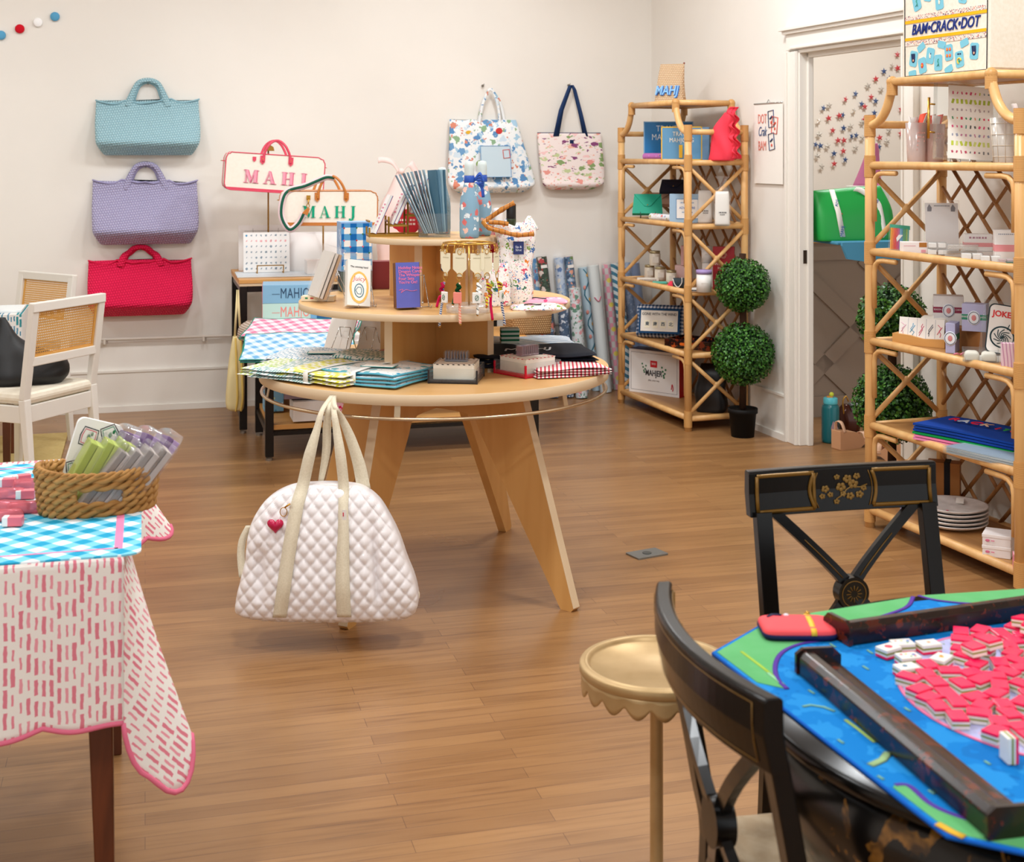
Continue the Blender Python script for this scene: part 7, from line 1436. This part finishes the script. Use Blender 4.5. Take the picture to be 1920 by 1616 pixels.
# basket of woven water hyacinth
BXY = (-.925, 3.035); bz = .7585
t = thing('hyacinth_basket', 'oval woven hyacinth basket with cut out handles on the gingham mat', 'basket', (BXY[0], BXY[1], bz), .36)
hy1 = wood('water_hyacinth', '#c9995c', '#93642f', 5, 'x', .6, (.25, .75), .3)
def ring(b, z, A, B, r, gap=None, tw=26, ph=0):
    N = 150
    for st_ in (0, PI):
        run = []
        for k in range(N+1):
            a = 2*PI*k/N; w = tw*a+st_+ph; rr = r*.62
            in_gap = gap and any(abs(((a-g+PI) % (2*PI))-PI) < gap[0] for g in (-PI/2, PI/2))
            if in_gap:
                if len(run) > 2: b.tube(run, r*.72, 7)
                run = []; continue
            ca_, sb_ = math.cos(a), math.sin(a); ex = .86
            x, y = (A+rr*math.cos(w))*math.copysign(abs(ca_)**ex, ca_), (B+rr*math.cos(w))*math.copysign(abs(sb_)**ex, sb_); run.append((x, y, z+rr*math.sin(w)+.006*abs(ca_)**2*(z/.08)*1.6))
        if len(run) > 2: b.tube(run, r*.72, 7)
b = MB().use(hy1, True)
for i, z in enumerate((.008, .022, .036, .051, .066, .081)): ring(b, z, .118+.008*i/5, .078+.006*i/5, .0088, (.33,) if i in (2, 3) else None, 13, i*.7)
ring(b, .090, .127, .085, .0058, None, 24, 1); obj('woven_wall', b, t)
b = MB().use(M('#7a5226', .8)); b.lathe([(0, .004), (.118, .004), (.118, .008), (0, .008)], 40); 
for v in range(len(b.v)): b.v[v].y *= .66
obj('basket_floor', b, t)
def packet(label, cat, x, y, rx, ry, rz, w, th, h, col, edge, grp, name='wrapped_linens', z=.012):
    t = thing(name, label, cat, (BXY[0]+x, BXY[1]+y, bz+z), rot=(rx, ry, rz), group=grp)
    for k in range(2): b = MB().use(M(col if k else edge, .75)); b.box((-w/4+k*w/2, 0, h/2), (w/2-.001, th, h)); obj('folded_linen', b, t, bev=.002)
    b = MB().use(cellom, True); R = random.Random(int(x*1e4)); b.loft([(-.004, -w/2-.003, w/2+.003, -th/2-.004, th/2+.003), (h*.6, -w/2-.004, w/2+.004, -th/2-.005, th/2+.004), (h+.004, -w/2-.003, w/2+.003, -th/2-.004, th/2+.004), (h+.018, -w/2, w/2, -th/3, -th/3+.004)], 30, .22, 4, lambda X, Y, Z, ct, st: (X+.002*math.sin(Z*90+ct*5), Y+.0025*math.sin(Z*130+X*70), Z)); obj('clear_wrap', b, t); return t
for i, (x, y) in enumerate(((-.075, -.015), (-.040, -.008), (-.010, .0))): packet(('leftmost', 'middle', 'rightmost')[i]+' lime green linen packet in clear wrap in the basket', 'wrapped linen', x, y, .0, .52, .42, .034, .07, .150, '#b7c465', '#9fae48', 'green packets in the basket')
for i, (x, y) in enumerate(((-.025, -.040), (.005, -.036), (.032, -.028), (.056, -.010))): packet(('first', 'second', 'third', 'fourth')[i]+' from the left of the grey taupe linen packets in the basket', 'wrapped linen', x, y, .05, .68, .45, .030, .070, .150, '#b9aea8', '#8f8681', 'grey packets in the basket')
for i, (x, y) in enumerate(((.0, .035), (.028, .042), (.058, .05))): packet(('leftmost', 'middle', 'rightmost')[i]+' lavender linen packet at the back of the basket', 'wrapped linen', x, y, -.1, .45+.12*i, .5, .034, .085, .145, '#ab90bf', '#6d4d80', 'lavender packets in the basket', z=.022)
t = thing('printed_case', 'white soft case printed with outlined tiles standing at the back of the basket', 'case', (BXY[0]-.055, BXY[1]+.052, bz+.02), rot=(-.1, .30, .36)); b = MB().use(M('#f2efe9', .6)); b.prism(rrect(-.052, .052, 0, .165, .016), .03, 'xz', 0); obj('case_body', b, t, bev=.005)
b = MB()
for x, z, a, c in ((-.02, .125, -.1, '#e0566a'), (.028, .085, .3, '#e0566a'), (-.028, .05, .5, '#2f8f74'), (.025, .14, .6, '#2f8f74'), (.02, .035, -.1, '#e0566a')):
    ca_, sa2 = math.cos(a), math.sin(a)
    for sz, cc, rr_ in ((1, '#2a2a30', .0013), (.78, c, .0010)): b.use(M(cc, .6), True); b.tube([(x+ca_*p_-sa2*q, -.0155, z+sa2*p_+ca_*q) for p_, q in [(p*sz, q*sz) for p, q in ((-.016, -.02), (.016, -.02), (.019, .0), (.016, .02), (-.016, .02), (-.019, 0))]], rr_, 5, closed=True)
    b.use(M('#2f7a4c', .6)); b.ball((x, -.0158, z), .004, 8, 5, (1, .3, 1.6)); b.ball((x+.006, -.0158, z+.008), .003, 8, 5, (1, .3, 1.6))
obj('tile_print', b, t)
# pink tiles and wrapped tiles at the left edge
rosy = film('rose_acrylic', '#f7b9c0', .45, .1, '#f08f9c')
for i, (px, py, rz, kind, lab) in enumerate(((12, 912, .2, 0, 'rose tile block nearest the back at the frame edge'), (40, 905, .5, 0, 'second rose tile block from the back'), (58, 916, .1, 1, 'clear pink wrapped bar behind the tile row'), (14, 934, .1, 1, 'long clear pink bar with small marks'), (48, 934, .15, 0, 'rose and white tile standing beside the basket'), (20, 958, -.1, 1, 'pink crumpled clear wrap in the middle of the tile heap'), (50, 960, .3, 1, 'pale pink clear tube beside the basket'), (24, 985, .1, 0, 'white faced tile with dark marks nearest the mat edge'), (6, 975, .2, 1, 'pale pink clear tube at the frame edge'))):
    p = onz(px, py, .760); t = thing('tile_block' if kind == 0 else 'clear_pink_bar', lab, 'game piece', p, rz, 'rose game pieces on the gingham mat')
    if kind == 0:
        b = MB().use(M('#e8707f', .3)); b.box((.006, 0, .010), (.030, .022, .019)); b.use(M('#f6f2ee', .3)); b.box((-.014, 0, .010), (.012, .0222, .0192)); obj('tile', b, t, bev=.001); b = MB().use(M('#3a4a5a', .5)); [b.box((-.0205, -.004+.004*k, .006+.004*j), (.0008, .0015, .002)) for k in range(3) for j in range(3)]; obj('tile_print', b, t)
    else:
        b = MB().use(rosy, True); b.loft([(0, -.04, .04, -.012, .012), (.012, -.042, .042, -.014, .014), (.022, -.036, .036, -.01, .01)], 24, .5, 3, lambda x, y, z, ct, st: (x, y+.002*math.sin(x*200), z+.001*math.sin(x*300))); obj('clear_bar', b, t); b = MB().use(M('#f4efec', .4)); b.box((-.012, 0, .010), (.024, .014, .012)); obj('white_insert', b, t)
# floor plate
p = onz(1213, 1039, .001); b = MB().use(M('#8d918f', .35, .7)); b.prism(rrect(-.07, .07, -.045, .045, .006), .006, 'xy', .002); b.use(M('#5f6463', .4, .7)); b.cyl((0, 0, .004), .018, .003, 16); one('floor_outlet_plate', b, 'grey steel outlet plate set in the wooden floor', 'floor plate', p, ANG+.25)

# ============================================================ RIGHT FOREGROUND: round black table with the game
GX, GY = .835, 2.0; GA = math.radians(17.95); E1 = Vector((math.cos(GA), math.sin(GA), 0)); E2 = Vector((math.sin(GA), -math.cos(GA), 0))
def lacq_mat():
    k = NM('painted_lacquer'); tc = k.n('ShaderNodeTexCoord'); no = k.n('ShaderNodeTexNoise', Vector=tc.outputs['Object'], Scale=13.0, Detail=4.0, Distortion=1.2)
    m = k.ma('GREATER_THAN', no.outputs[0], .60); n2 = k.n('ShaderNodeTexNoise', Vector=tc.outputs['Object'], Scale=40.0)
    return k.fin(k.mix(m, '#0d0b0a', k.ramp(n2.outputs[0], [(.4, '#3a240c'), (.6, '#8a5e26')])), .22)
lacq = lacq_mat(); blk = M('#0b0908', .22, name='black_lacquer', Specular_IOR_Level=.32); golds = M('#7d5a1e', .35, .3, name='gold_paint')
t = thing('lacquer_table', 'round black lacquered table with gold chinoiserie sides under the bright game mat', 'table', (GX, GY, 0))
b = MB().use(blk, True); b.lathe([(0, .722), (.462, .722), (.475, .728), (.478, .738), (.472, .748), (0, .748)], 96); obj('top', b, t)
b = MB().use(lacq, True); b.lathe([(.44, .722), (.462, .71), (.466, .65), (.44, .585), (.385, .505), (.33, .44), (.30, .40), (.28, .38), (0, .38)], 96); obj('painted_drum', b, t)
b = MB().use(blk, True); b.lathe([(0, .38), (.10, .38), (.08, .30), (.07, .2), (.1, .1), (.2, .05), (.26, .02), (.26, 0), (0, 0)], 48); obj('pedestal', b, t)
# mat
ZM = .7515
Cc = Vector((.287, 2.274, 0)); S = .86; ch = .14
def ml(a, b_): return Cc+E1*a+E2*b_
octo = [(.165, 0), (S-ch, 0), (S, ch), (S, S-ch), (S-ch, S), (ch, S), (0, S-ch), (0, .11)]
t = thing('game_mat', 'bright blue and green felt game mat with a lavender centre on the black table', 'mat', (0, 0, 0))
bluem = blots('mat_blue', '#067ccb', ['#0570bd', '#1f8cd6'], 12, .45, 30, .3, rough=.9, warp=.08); greenm = speckle('mat_green', '#5fb06c', '#69b676', 20, .9, .05, .0005)
b = MB().use(bluem); b.prism([(ml(x, y).x, ml(x, y).y) for x, y in octo], .004, 'xy', ZM+.001); obj('mat_body', b, t)
# the corner that bends down over the rim of the table
b = MB().use(M('#0b5fc4', .8), True); ring_ = [ml(x, y)+Vector((0, 0, ZM)) for x, y in octo]; b.tube([tuple(p) for p in ring_], .0032, 6, closed=True); obj('bound_edge', b, t)
def flap(i, j, d):
    p, q = ring_[i], ring_[j]; out = ((p+q)/2-Vector((GX, GY, ZM))); out.z = 0; out.normalize()
    return MB().use(bluem, True).grid(lambda u, v: tuple(p+(q-p)*u+out*.006*math.sin(v*1.4)-Vector((0, 0, d*v*(1-u)))), 12, 6)
for i, j, d in ((7, 0, .028), (3, 4, .02)): obj('hanging_corner', flap(i, j, d), t, solid=.003)
def zp(px, py, z=ZM+.0034): p = onz(px, py, z); return (p.x, p.y)
def curve2(pts, sub=5): return [(p.x, p.y) for p in catmull([Vector((x, y, 0)) for x, y in pts], sub)]
g1c = curve2([zp(1712, 1119), zp(1700, 1138), zp(1655, 1155), zp(1600, 1172), zp(1555, 1197), zp(1502, 1207), zp(1468, 1222), zp(1454, 1245), zp(1457, 1272), zp(1476, 1292)])
b = MB().use(greenm); c1_ = (ml(.005, .114).x, ml(.005, .114).y); c2_ = (ml(.166, .005).x, ml(.166, .005).y); e3 = ml(.006, .245); b.prism(g1c+[(e3.x, e3.y), c1_, c2_], .0012, 'xy', ZM+.0033)
t1 = ml(S*.5, .006); g1x = ml(.468, .006)
g2c = curve2([zp(1722, 1117), zp(1760, 1126), zp(1830, 1132), zp(1925, 1129)]); e = ml(S-ch-.01, .006); b.prism(g2c+[(ml(.83, .2).x, ml(.83, .2).y), (ml(S-.006, ch).x, ml(S-.006, ch).y), (e.x, e.y)], .0012, 'xy', ZM+.0033)
g3c = curve2([zp(1678, 1472), zp(1705, 1474), zp(1745, 1508), zp(1800, 1532), zp(1860, 1546), zp(1925, 1553)]); b.prism([(ml(.006, .60).x, ml(.006, .60).y)]+g3c+[(ml(.42, S-.12).x, ml(.42, S-.12).y), (ml(.42, S-.006).x, ml(.42, S-.006).y), (ml(ch, S-.006).x, ml(ch, S-.006).y), (ml(.006, S-ch).x, ml(.006, S-ch).y)], .0012, 'xy', ZM+.0033)
g4 = [(S-.006, ch+.1), (S-.1, .3), (S-.08, .55), (S-.25, S-.09), (.5, S-.06), (.5, S-.006), (S-ch, S-.006), (S-.006, S-ch)]; b.prism([(ml(x, y).x, ml(x, y).y) for x, y in g4][::-1], .0012, 'xy', ZM+.0033)
obj('green_corner', b, t)
for g in (g1c, g2c, g3c): b = MB().use(M('#5b3a9c', .9), True); b.tube([(x, y, ZM+.0038) for x, y in g], .0042, 6, flat=.25, up=(0, 0, 1)); obj('purple_scroll', b, t)
b = MB().use(blots('lavender_print', '#b9bde6', ['#c9cbef', '#8a9a72', '#d6a0b8'], 30, .3, None, rough=.9, warp=.1)); b.prism([(GX+.255*math.cos(2*PI*k/72), GY+.255*math.sin(2*PI*k/72)) for k in range(72)], .0012, 'xy', ZM+.0036); b.use(M('#ee7fa6', .9), True); b.tube([(GX+.258*math.cos(2*PI*k/72), GY+.258*math.sin(2*PI*k/72), ZM+.004) for k in range(72)], .0035, 6, closed=True, flat=.3, up=(0, 0, 1)); obj('centre_medallion', b, t)
b = MB(); R = random.Random(3)
def stroke(c, pts, w): b = MB().use(M(c, .9), True); b.tube([(*zp(x, y), ZM+.004) for x, y in pts], w, 6, flat=.2, up=(0, 0, 1)); obj('printed_fish', b, t)
stroke('#7fb7a8', [(1505, 1325), (1520, 1322), (1545, 1326), (1565, 1334)], .003); stroke('#a9c76a', [(1585, 1350), (1610, 1368), (1640, 1392)], .003); stroke('#9fbf8a', [(1632, 1435), (1655, 1425), (1665, 1412)], .006); stroke('#e8b53a', [(1758, 1545), (1785, 1560), (1808, 1570)], .006); stroke('#a9c94a', [(1390, 1222), (1430, 1252), (1450, 1268)], .003); stroke('#8fcf9a', [(1440, 1262), (1468, 1284)], .004)
for x, y in ((1630, 1222), (1622, 1252), (1520, 1297), (1575, 1390), (1650, 1458), (1745, 1485), (1850, 1430), (1800, 1178), (1560, 1210), (1730, 1186), (1885, 1160), (1700, 1330)): stroke('#7db7a0', [(x-4, y-3), (x+7, y+4)], .0022)
# racks
racks = blots('rack_tortoise', '#1d100b', ['#4a1a0c', '#2c140d', '#6a2810', '#180c09'], 26, .42, 60, .3, rough=.24, warp=.06)
def rack(label, pa, pb, side):
    A = Vector((*zp(*pa, ZM+.02), ZM+.0045)); B = Vector((*zp(*pb, ZM+.02), ZM+.0045)); d = B-A; L = d.length
    t = thing('tile_rack', label, 'tile rack', A, math.atan2(d.y, d.x), 'tortoise shell tile racks'); s = side
    prof = [(-.034, 0), (.034, 0), (.034, .011), (.022, .014), (.010, .016), (-.012, .033), (-.026, .034), (-.034, .026)]; prof = [(s*y, z) for y, z in prof]
    if s < 0: prof = prof[::-1]
    b = MB().use(racks); b.prism(prof, L-.012, 'yz', L/2); obj('rack_body', b, t, bev=.0015)
    for x in (.003, L-.003): b = MB().use(racks); b.prism([(-.037*s, 0), (.037*s, 0), (.037*s, .024), (.024*s, .036), (-.026*s, .038), (-.037*s, .03)][::s], .007, 'yz', x); obj('end_block', b, t, bev=.0015)
    return t
rack('tortoise shell tile rack lying along the far side of the mat', (1568, 1180), (1960, 1124), 1)
rack('tortoise shell tile rack lying along the left side of the mat', (1532, 1238), (1905, 1545), 1)
# coral pouch
p = onz(1494, 1177, ZM+.012); t = thing('coral_zip_pouch', 'coral red zip pouch with navy edge lying on the green corner of the mat', 'pouch', (p.x, p.y, ZM+.004), GA-.32)
b = MB().use(M('#1d2350', .6), True); b.loft([(0, -.058, .058, -.04, .04), (.005, -.062, .062, -.044, .044), (.010, -.061, .061, -.043, .043)], 32, .35, 3); obj('pouch_body', b, t)
b = MB().use(M('#f4545a', .6), True); b.loft([(.009, -.061, .061, -.043, .043), (.016, -.058, .058, -.040, .040), (.019, -.045, .045, -.03, .03)], 32, .35, 3); obj('coral_top', b, t)
b = MB().use(M('#f6c52c', .5), True); b.ribbon([(.020, -.044, .010), (.020, -.040, .0165), (.022, 0, .0195), (.024, .040, .0165)], (1, 0, 0), .009, .003); b.use(goldm); b.ball((.026, .042, .017), .005, 8, 6); obj('zipper', b, t)
b = MB().use(M('#1d2350', .5), True); b.tube([(-.045, .02, .0195), (-.035, .03, .0195), (-.02, .028, .0198)], .0022, 5); b.use(M('#e6dce6', .5)); b.ball((-.012, .03, .019), .005, 8, 5, (1, 1, .5)); obj('printed_sketch', b, t)
# tiles
face = M('#f6f3ea', .22, name='tile_face'); gl = M('#8f9a2f', .3, name='tile_green'); backp = M('#ff0a58', .25, name='tile_back')
def tile_mesh(parent):
    b = MB().use(backp); b.box((0, 0, .0022), (.034, .0245, .0044)); obj('tile_back', b, parent, bev=.001)
    b = MB().use(face); b.box((0, 0, .0058), (.034, .0245, .0028)); obj('pale_layer', b, parent)
    b = MB().use(gl); b.box((0, 0, .0085), (.0342, .0247, .0026)); obj('green_layer', b, parent)
    b = MB().use(face); b.box((0, 0, .0125), (.034, .0245, .0056)); obj('tile_face', b, parent, bev=.001)
up_ = [((1666, 1214), .25, 'face up tile with a red dot, leftmost of the white ones'), ((1692, 1205), -.15, 'face up tile with four coloured dots behind the red dot tile'), ((1741, 1206), -.05, 'face up tile with a small orange mark, farthest back'), ((1765, 1233), .55, 'face up tile with a gold flower beside the pink heap'), ((1703, 1230), -.1, 'face up tile with red and blue dots touching the blue dot tile'), ((1700, 1250), .0, 'face up tile with one blue dot, nearest of the white ones')]
dots = [[(0, 0, '#ef3f5a', .0065)], [(-.01, .004, '#e8405a', .002), (0, .004, '#e8b53a', .002), (.01, .002, '#2f6fc4', .003), (.006, -.005, '#3f9a5a', .002)], [(0, .0, '#ee8a5a', .003)], [(0, 0, '#d9a52c', .004), (.004, .002, '#c86a2a', .002)], [(-.01, .004, '#e8405a', .0025), (-.002, .004, '#e8b53a', .002), (.009, .0, '#2f5fb4', .003), (.002, -.006, '#3f9a5a', .002), (.009, -.006, '#e8405a', .002)], [(-.003, 0, '#2f6f9a', .004)]]
for ((px, py), rz, lab), dd in zip(up_, dots):
    p = onz(px, py, ZM+.018); t = thing('mahjong_tile', lab, 'game tile', (p.x, p.y, ZM+.0046), GA+rz, 'face up tiles'); tile_mesh(t)
    b = MB()
    for x, y, c, r_ in dd: b.use(M(c, .4)); b.cyl((x, y, .0152), r_, .0005, 12)
    obj('painted_dots', b, t)
proto = thing('mahjong_tile', 'pink backed tile lying face down in the heap on the lavender circle', 'game tile', (0, 0, 0), 0, 'pink backed tiles face down'); tile_mesh(proto)
R = random.Random(21); pts = []; upts = [onz(px, py, ZM+.018) for (px, py), _, _ in up_]
tries = 0
while len(pts) < 72 and tries < 20000:
    tries += 1; a = R.uniform(0, 2*PI); r_ = .245*math.sqrt(R.random()); x, y = GX+r_*math.cos(a), GY+r_*math.sin(a); px = CX+F*x/y; py = HY+F*(EYE-ZM)/y
    if px > 1990 or px < 1690 or (px < 1800 and py < 1245) or (px < 1795 and py < 1268): continue
    if px < 1880 and py < 1200: continue
    if (x-onz(1690, 1268, ZM).x) < 0 and py > 1300 and px < 1720: continue
    if any((x-q[0])**2+(y-q[1])**2 < .0295**2 for q in pts) or any((x-q.x)**2+(y-q.y)**2 < .034**2 for q in upts): continue
    pts.append((x, y))
rows_ = {}
for i, (x, y) in enumerate(pts):
    o = proto if i == 0 else dup(proto, None, label=None, first=True) if False else (proto if i == 0 else dup(proto, (x, y, 0)))
    px, py = CX+F*x/y, HY+F*(EYE-ZM)/y
    o.location = (x, y, ZM+.0046+.0152+.0004*(i % 3)); o.rotation_euler = (PI, 0, R.uniform(0, PI))
    q = 'far' if py < 1245 else ('near' if py > 1345 else 'middle'); s_ = 'left' if px < 1780 else ('right' if px > 1870 else 'centre')
    o['group'] = 'pink backed tiles face down'; rows_.setdefault((q, s_), []).append((px, py, o))
for i in range(7):
    x, y = [q for q in pts if CX+F*q[0]/q[1] > 1810][i*4+1]; o = dup(proto, (x+.008, y-.006, ZM+.0046+.0152*2+.003), rot=(PI+.12*(-1)**i, .1, R.uniform(0, PI)), label='pink backed tile on top of the heap, '+('farthest back', 'near the left', 'in the middle', 'toward the right', 'near the front', 'beside the middle one', 'at the right back')[i], group='tiles resting on other tiles')
p = onz(1888, 1432, ZM); o = dup(proto, (p.x+.01, p.y, ZM+.0215), rot=(0, -PI/2, .12), label='tile standing on its edge at the near rim of the heap', group=None)
for (q, s_), L_ in rows_.items():
    for k_, (px, py, o_) in enumerate(sorted(L_, key=lambda e: e[0])): o_['label'] = ('%s tile' % ORD[k_] if k_ == 0 else '%s tile from the left' % ORD[k_])+' lying face down in the %s %s part of the heap' % (q, s_)
if 'group' in o: del o['group']

# ---- black lacquer chairs
def lacquer_chair(label, loc, rz, w=.45, h=.86, bow=.035, splay=.0):
    t = thing('lacquer_chair', label, 'chair', loc, rz, 'black lacquer chairs'); hw = w/2-.028; rh = .098; lean = -.075
    def yb(z): return lean*max(0, (z-.45)/(h-.45))**1.1-.04*max(0, (.45-z)/.45)
    def bowy(x): return -bow*(1-(2*x/w)**2)
    n = 24; b = MB().use(blk, True)
    vs = []; 
    for i in range(n+1):
        x = -w/2+w*i/n; y0 = yb(h)+bowy(x)+bow*.2
        for dy, z in ((-.013, h-rh), (.013, h-rh), (.014, h-rh*.5), (.013, h-.004), (.009, h), (-.009, h+.0), (-.013, h-.004), (-.014, h-rh*.5)): vs.append((x, y0+dy+(.010 if z < h-rh*.8 else 0), z))
    m = 8; fs = [(i*m+k, i*m+(k+1) % m, (i+1)*m+(k+1) % m, (i+1)*m+k) for i in range(n) for k in range(m)]+[tuple(range(m-1, -1, -1)), tuple(n*m+k for k in range(m))]
    b.add(vs, fs, False); rail = obj('top_rail', b, t, bev=.002)
    # gold line work on both faces of the rail
    b = MB().use(golds)
    def fr(x, z, s): return (x, yb(h)+bowy(x)+bow*.2+s*.0150+(.010*max(0, (h-rh*.5-z)/(rh*.5)))*1.0, z)
    def line(p, q, s, wd=.0045, N=10):
        P = [fr(p[0]+(q[0]-p[0])*k/N, p[1]+(q[1]-p[1])*k/N, s) for k in range(N+1)]; b.smooth = True; b.tube(P, wd/2, 5, flat=.35, up=(0, 1, 0)) if abs(q[0]-p[0]) > abs(q[1]-p[1]) else b.tube(P, wd/2, 5)
    z0, z1 = h-rh+.010, h-.012
    for s in (1, -1):
        wd = .0095 if s > 0 else .0016
        for a0, a1 in (((-w/2+.018), -w*.155), (w*.155, (w/2-.018))) if s > 0 else ((-w/2+.02, w/2-.02),):
            line((a0, z0), (a1, z0), s, wd); line((a0, z1), (a1, z1), s, wd); line((a0, z0), (a0, z1), s, wd, 3)
            inn = a1 if a0 < 0 else a0; 
            if s > 0:
                sg = 1 if a0 < 0 else -1
                oth = a0 if a0 > 0 else a1
                b.smooth = True; b.tube([fr(oth+sg*-.010*math.cos((k/8-.5)*PI), z0+(z1-z0)*k/8, s) for k in range(9)], wd/2, 5); b.tube([fr(oth+sg*-.010*math.cos((k/8-.5)*PI)+sg*.009, z0+(z1-z0)*k/8, s) for k in range(9)], .0012, 5)
                if a0 > 0: line((a1, z0), (a1, z1), s, wd, 3)
            else: line((a1, z0), (a1, z1), s, wd, 3)
    obj('gold_border', b, rail)
    b = MB().use(M('#8a6a30', .4, .2)); R = random.Random(5)
    for cx_, cz_, r_ in ((-.030, .0, .008), (-.022, -.010, .006), (-.036, -.012, .006), (-.012, -.022, .006), (-.003, .002, .010), (.008, .016, .009), (.018, .006, .010), (.024, .020, .007), (.028, -.012, .008), (.012, -.014, .008), (-.010, .020, .006), (.036, -.002, .006), (.000, -.010, .006)):
        for q in range(5): a = q*1.257+cx_*90; x = -(cx_+r_*.55*math.cos(a)); z = h-rh*.5+cz_*1.25+r_*.55*math.sin(a); x *= 1.4; f_ = fr(x, z, 1); b.ball((f_[0], f_[1]+.0005, f_[2]), r_*.52, 7, 5, (1, .25, 1))
    b.smooth = True; b.tube([fr(-x*1.4, h-rh*.5+z, 1) for x, z in ((-.012, -.022), (0, -.014), (.006, -.004), (.014, .002), (.03, .0), (.042, .006))], .0016, 5); obj('gold_flower_spray', b, rail)
    for s in (-1, 1):
        b = MB().use(blk, True); P = [(s*(hw+.0*0), yb(z)+bowy(s*hw)+bow*.2+.004, z) for z in (h-rh+.01, .75, .65, .55, .46, .3, .15, 0)]; b.ribbon(catmull(P, 4), (1, 0, 0), .036, .026); b.sm = [False]*len(b.sm)
        obj('rear_leg', b, t, bev=.003)
        b = MB().use(blk); b.bar((s*(w/2-.03), .39, .43), (s*(w/2-.03), .40, 0), .036, .036, up=(0, 1, 0), w2=.024); obj('front_leg', b, t, bev=.003)
        # the two crossing slats
        b = MB().use(blk); pts = []
        for k in range(13):
            q = k/12; z = h-rh+.006-q*(h-rh-.42); x = s*(hw-.03)*(1-2*q)*(1 if q < .5 else 1); x = s*(hw-.03)*math.copysign(abs(1-2*q)**1.12, 1-2*q); pts.append((x, yb(z)+bowy(x)+bow*.2+s*.004+.004, z))
        b.ribbon(pts, (1, 0, 0), .033, .015); b.sm = [False]*len(b.sm); slat = obj('cross_slat', b, t)
        b = MB().use(golds, True); b.tube([(p[0], p[1]+.009, p[2]) for p in pts[2:6]], .0012, 5); obj('gold_vine', b, slat)
    zc = (h-rh+.42)/2; yc = yb(zc)+bowy(0)+bow*.2
    b = MB().use(blk, True); b.cyl((0, yc-.012, zc), .036, .030, 28, axis='y'); b.use(golds); b.tube([(.028*math.cos(k*PI/12), yc+.019, zc+.028*math.sin(k*PI/12)) for k in range(24)], .0012, 5, closed=True)
    for k in range(12): a = k*PI/6; b.tube([(.008*math.cos(a), yc+.019, zc+.008*math.sin(a)), (.018*math.cos(a), yc+.019, zc+.018*math.sin(a))], .0012, 4)
    obj('medallion', b, t)
    b = MB().use(blk); b.box((0, yb(.45)+.004, .430), (w-.06, .022, .036)); b.box((0, .395, .42), (w-.06, .026, .05)); 
    for s in (-1, 1): b.box((s*(w/2-.03), .2, .42), (.026, .37, .05))
    obj('seat_frame', b, t, bev=.002)
    b = MB().use(speckle('beige_seat', '#b79f80', '#c6b193', 40, .8, .1, .001)); b.box((0, .205, .462), (w-.02, .41, .045)); obj('seat_cushion', b, t, bev=.014)
    return t
fx = lambda a, b_, z: None
def chair_at(label, pa, pb, z):
    A, B = Vector(pa), Vector(pb); d = B-A; rz = math.atan2(d.y, d.x); m = (A+B)/2; f = Vector((-math.sin(rz), math.cos(rz))); loc = m+f*.075
    return (loc.x, loc.y, 0), rz, d.length
loc, rz, L = chair_at('', (.952, 3.075), (.512, 2.975), 0)
lacquer_chair('black lacquer chair with gold floral rail behind the far side of the game table', loc, rz, w=.45, h=.856, bow=.010)
loc, rz, L = chair_at('', (.236, 2.185), (.322, 1.715), 0)
lacquer_chair('black lacquer chair pushed in left of the game table, cut by the bottom edge', loc, rz, w=.478, h=.862, bow=.045)
# ---- gold martini table
GTX = (1231-CX)/F*2.66
t = thing('gold_side_table', 'small round antique gold side table with a scalloped skirt beside the near chair', 'table', (GTX, 2.66, 0)); gg = speckle('brushed_gold_leaf', '#c2a475', '#ad8f60', 10, .42, .08, .001); gg.node_tree.nodes['Principled BSDF'].inputs['Metallic'].default_value = .45
b = MB().use(gg, True); b.lathe([(0, .548), (.128, .548), (.131, .552), (.135, .558), (.140, .558), (.143, .554), (.148, .556), (.151, .552), (.151, .540), (.146, .534), (0, .534)], 80); obj('tray_top', b, t)
b = MB().use(gg, True); N = 160
b.grid(lambda u, v: (.146*math.cos(2*PI*u), .146*math.sin(2*PI*u), .537-v*(.018+.022*abs(math.sin(u*PI*18)))), N, 4, closed_u=True); obj('scalloped_skirt', b, t, solid=.003)
b = MB().use(gg, True); b.lathe([(0, .53), (.03, .53), (.015, .50), (.0125, .49), (.013, .10), (.015, .05), (.03, .03), (.10, .015), (.11, .0), (0, 0)], 32); obj('stem', b, t)
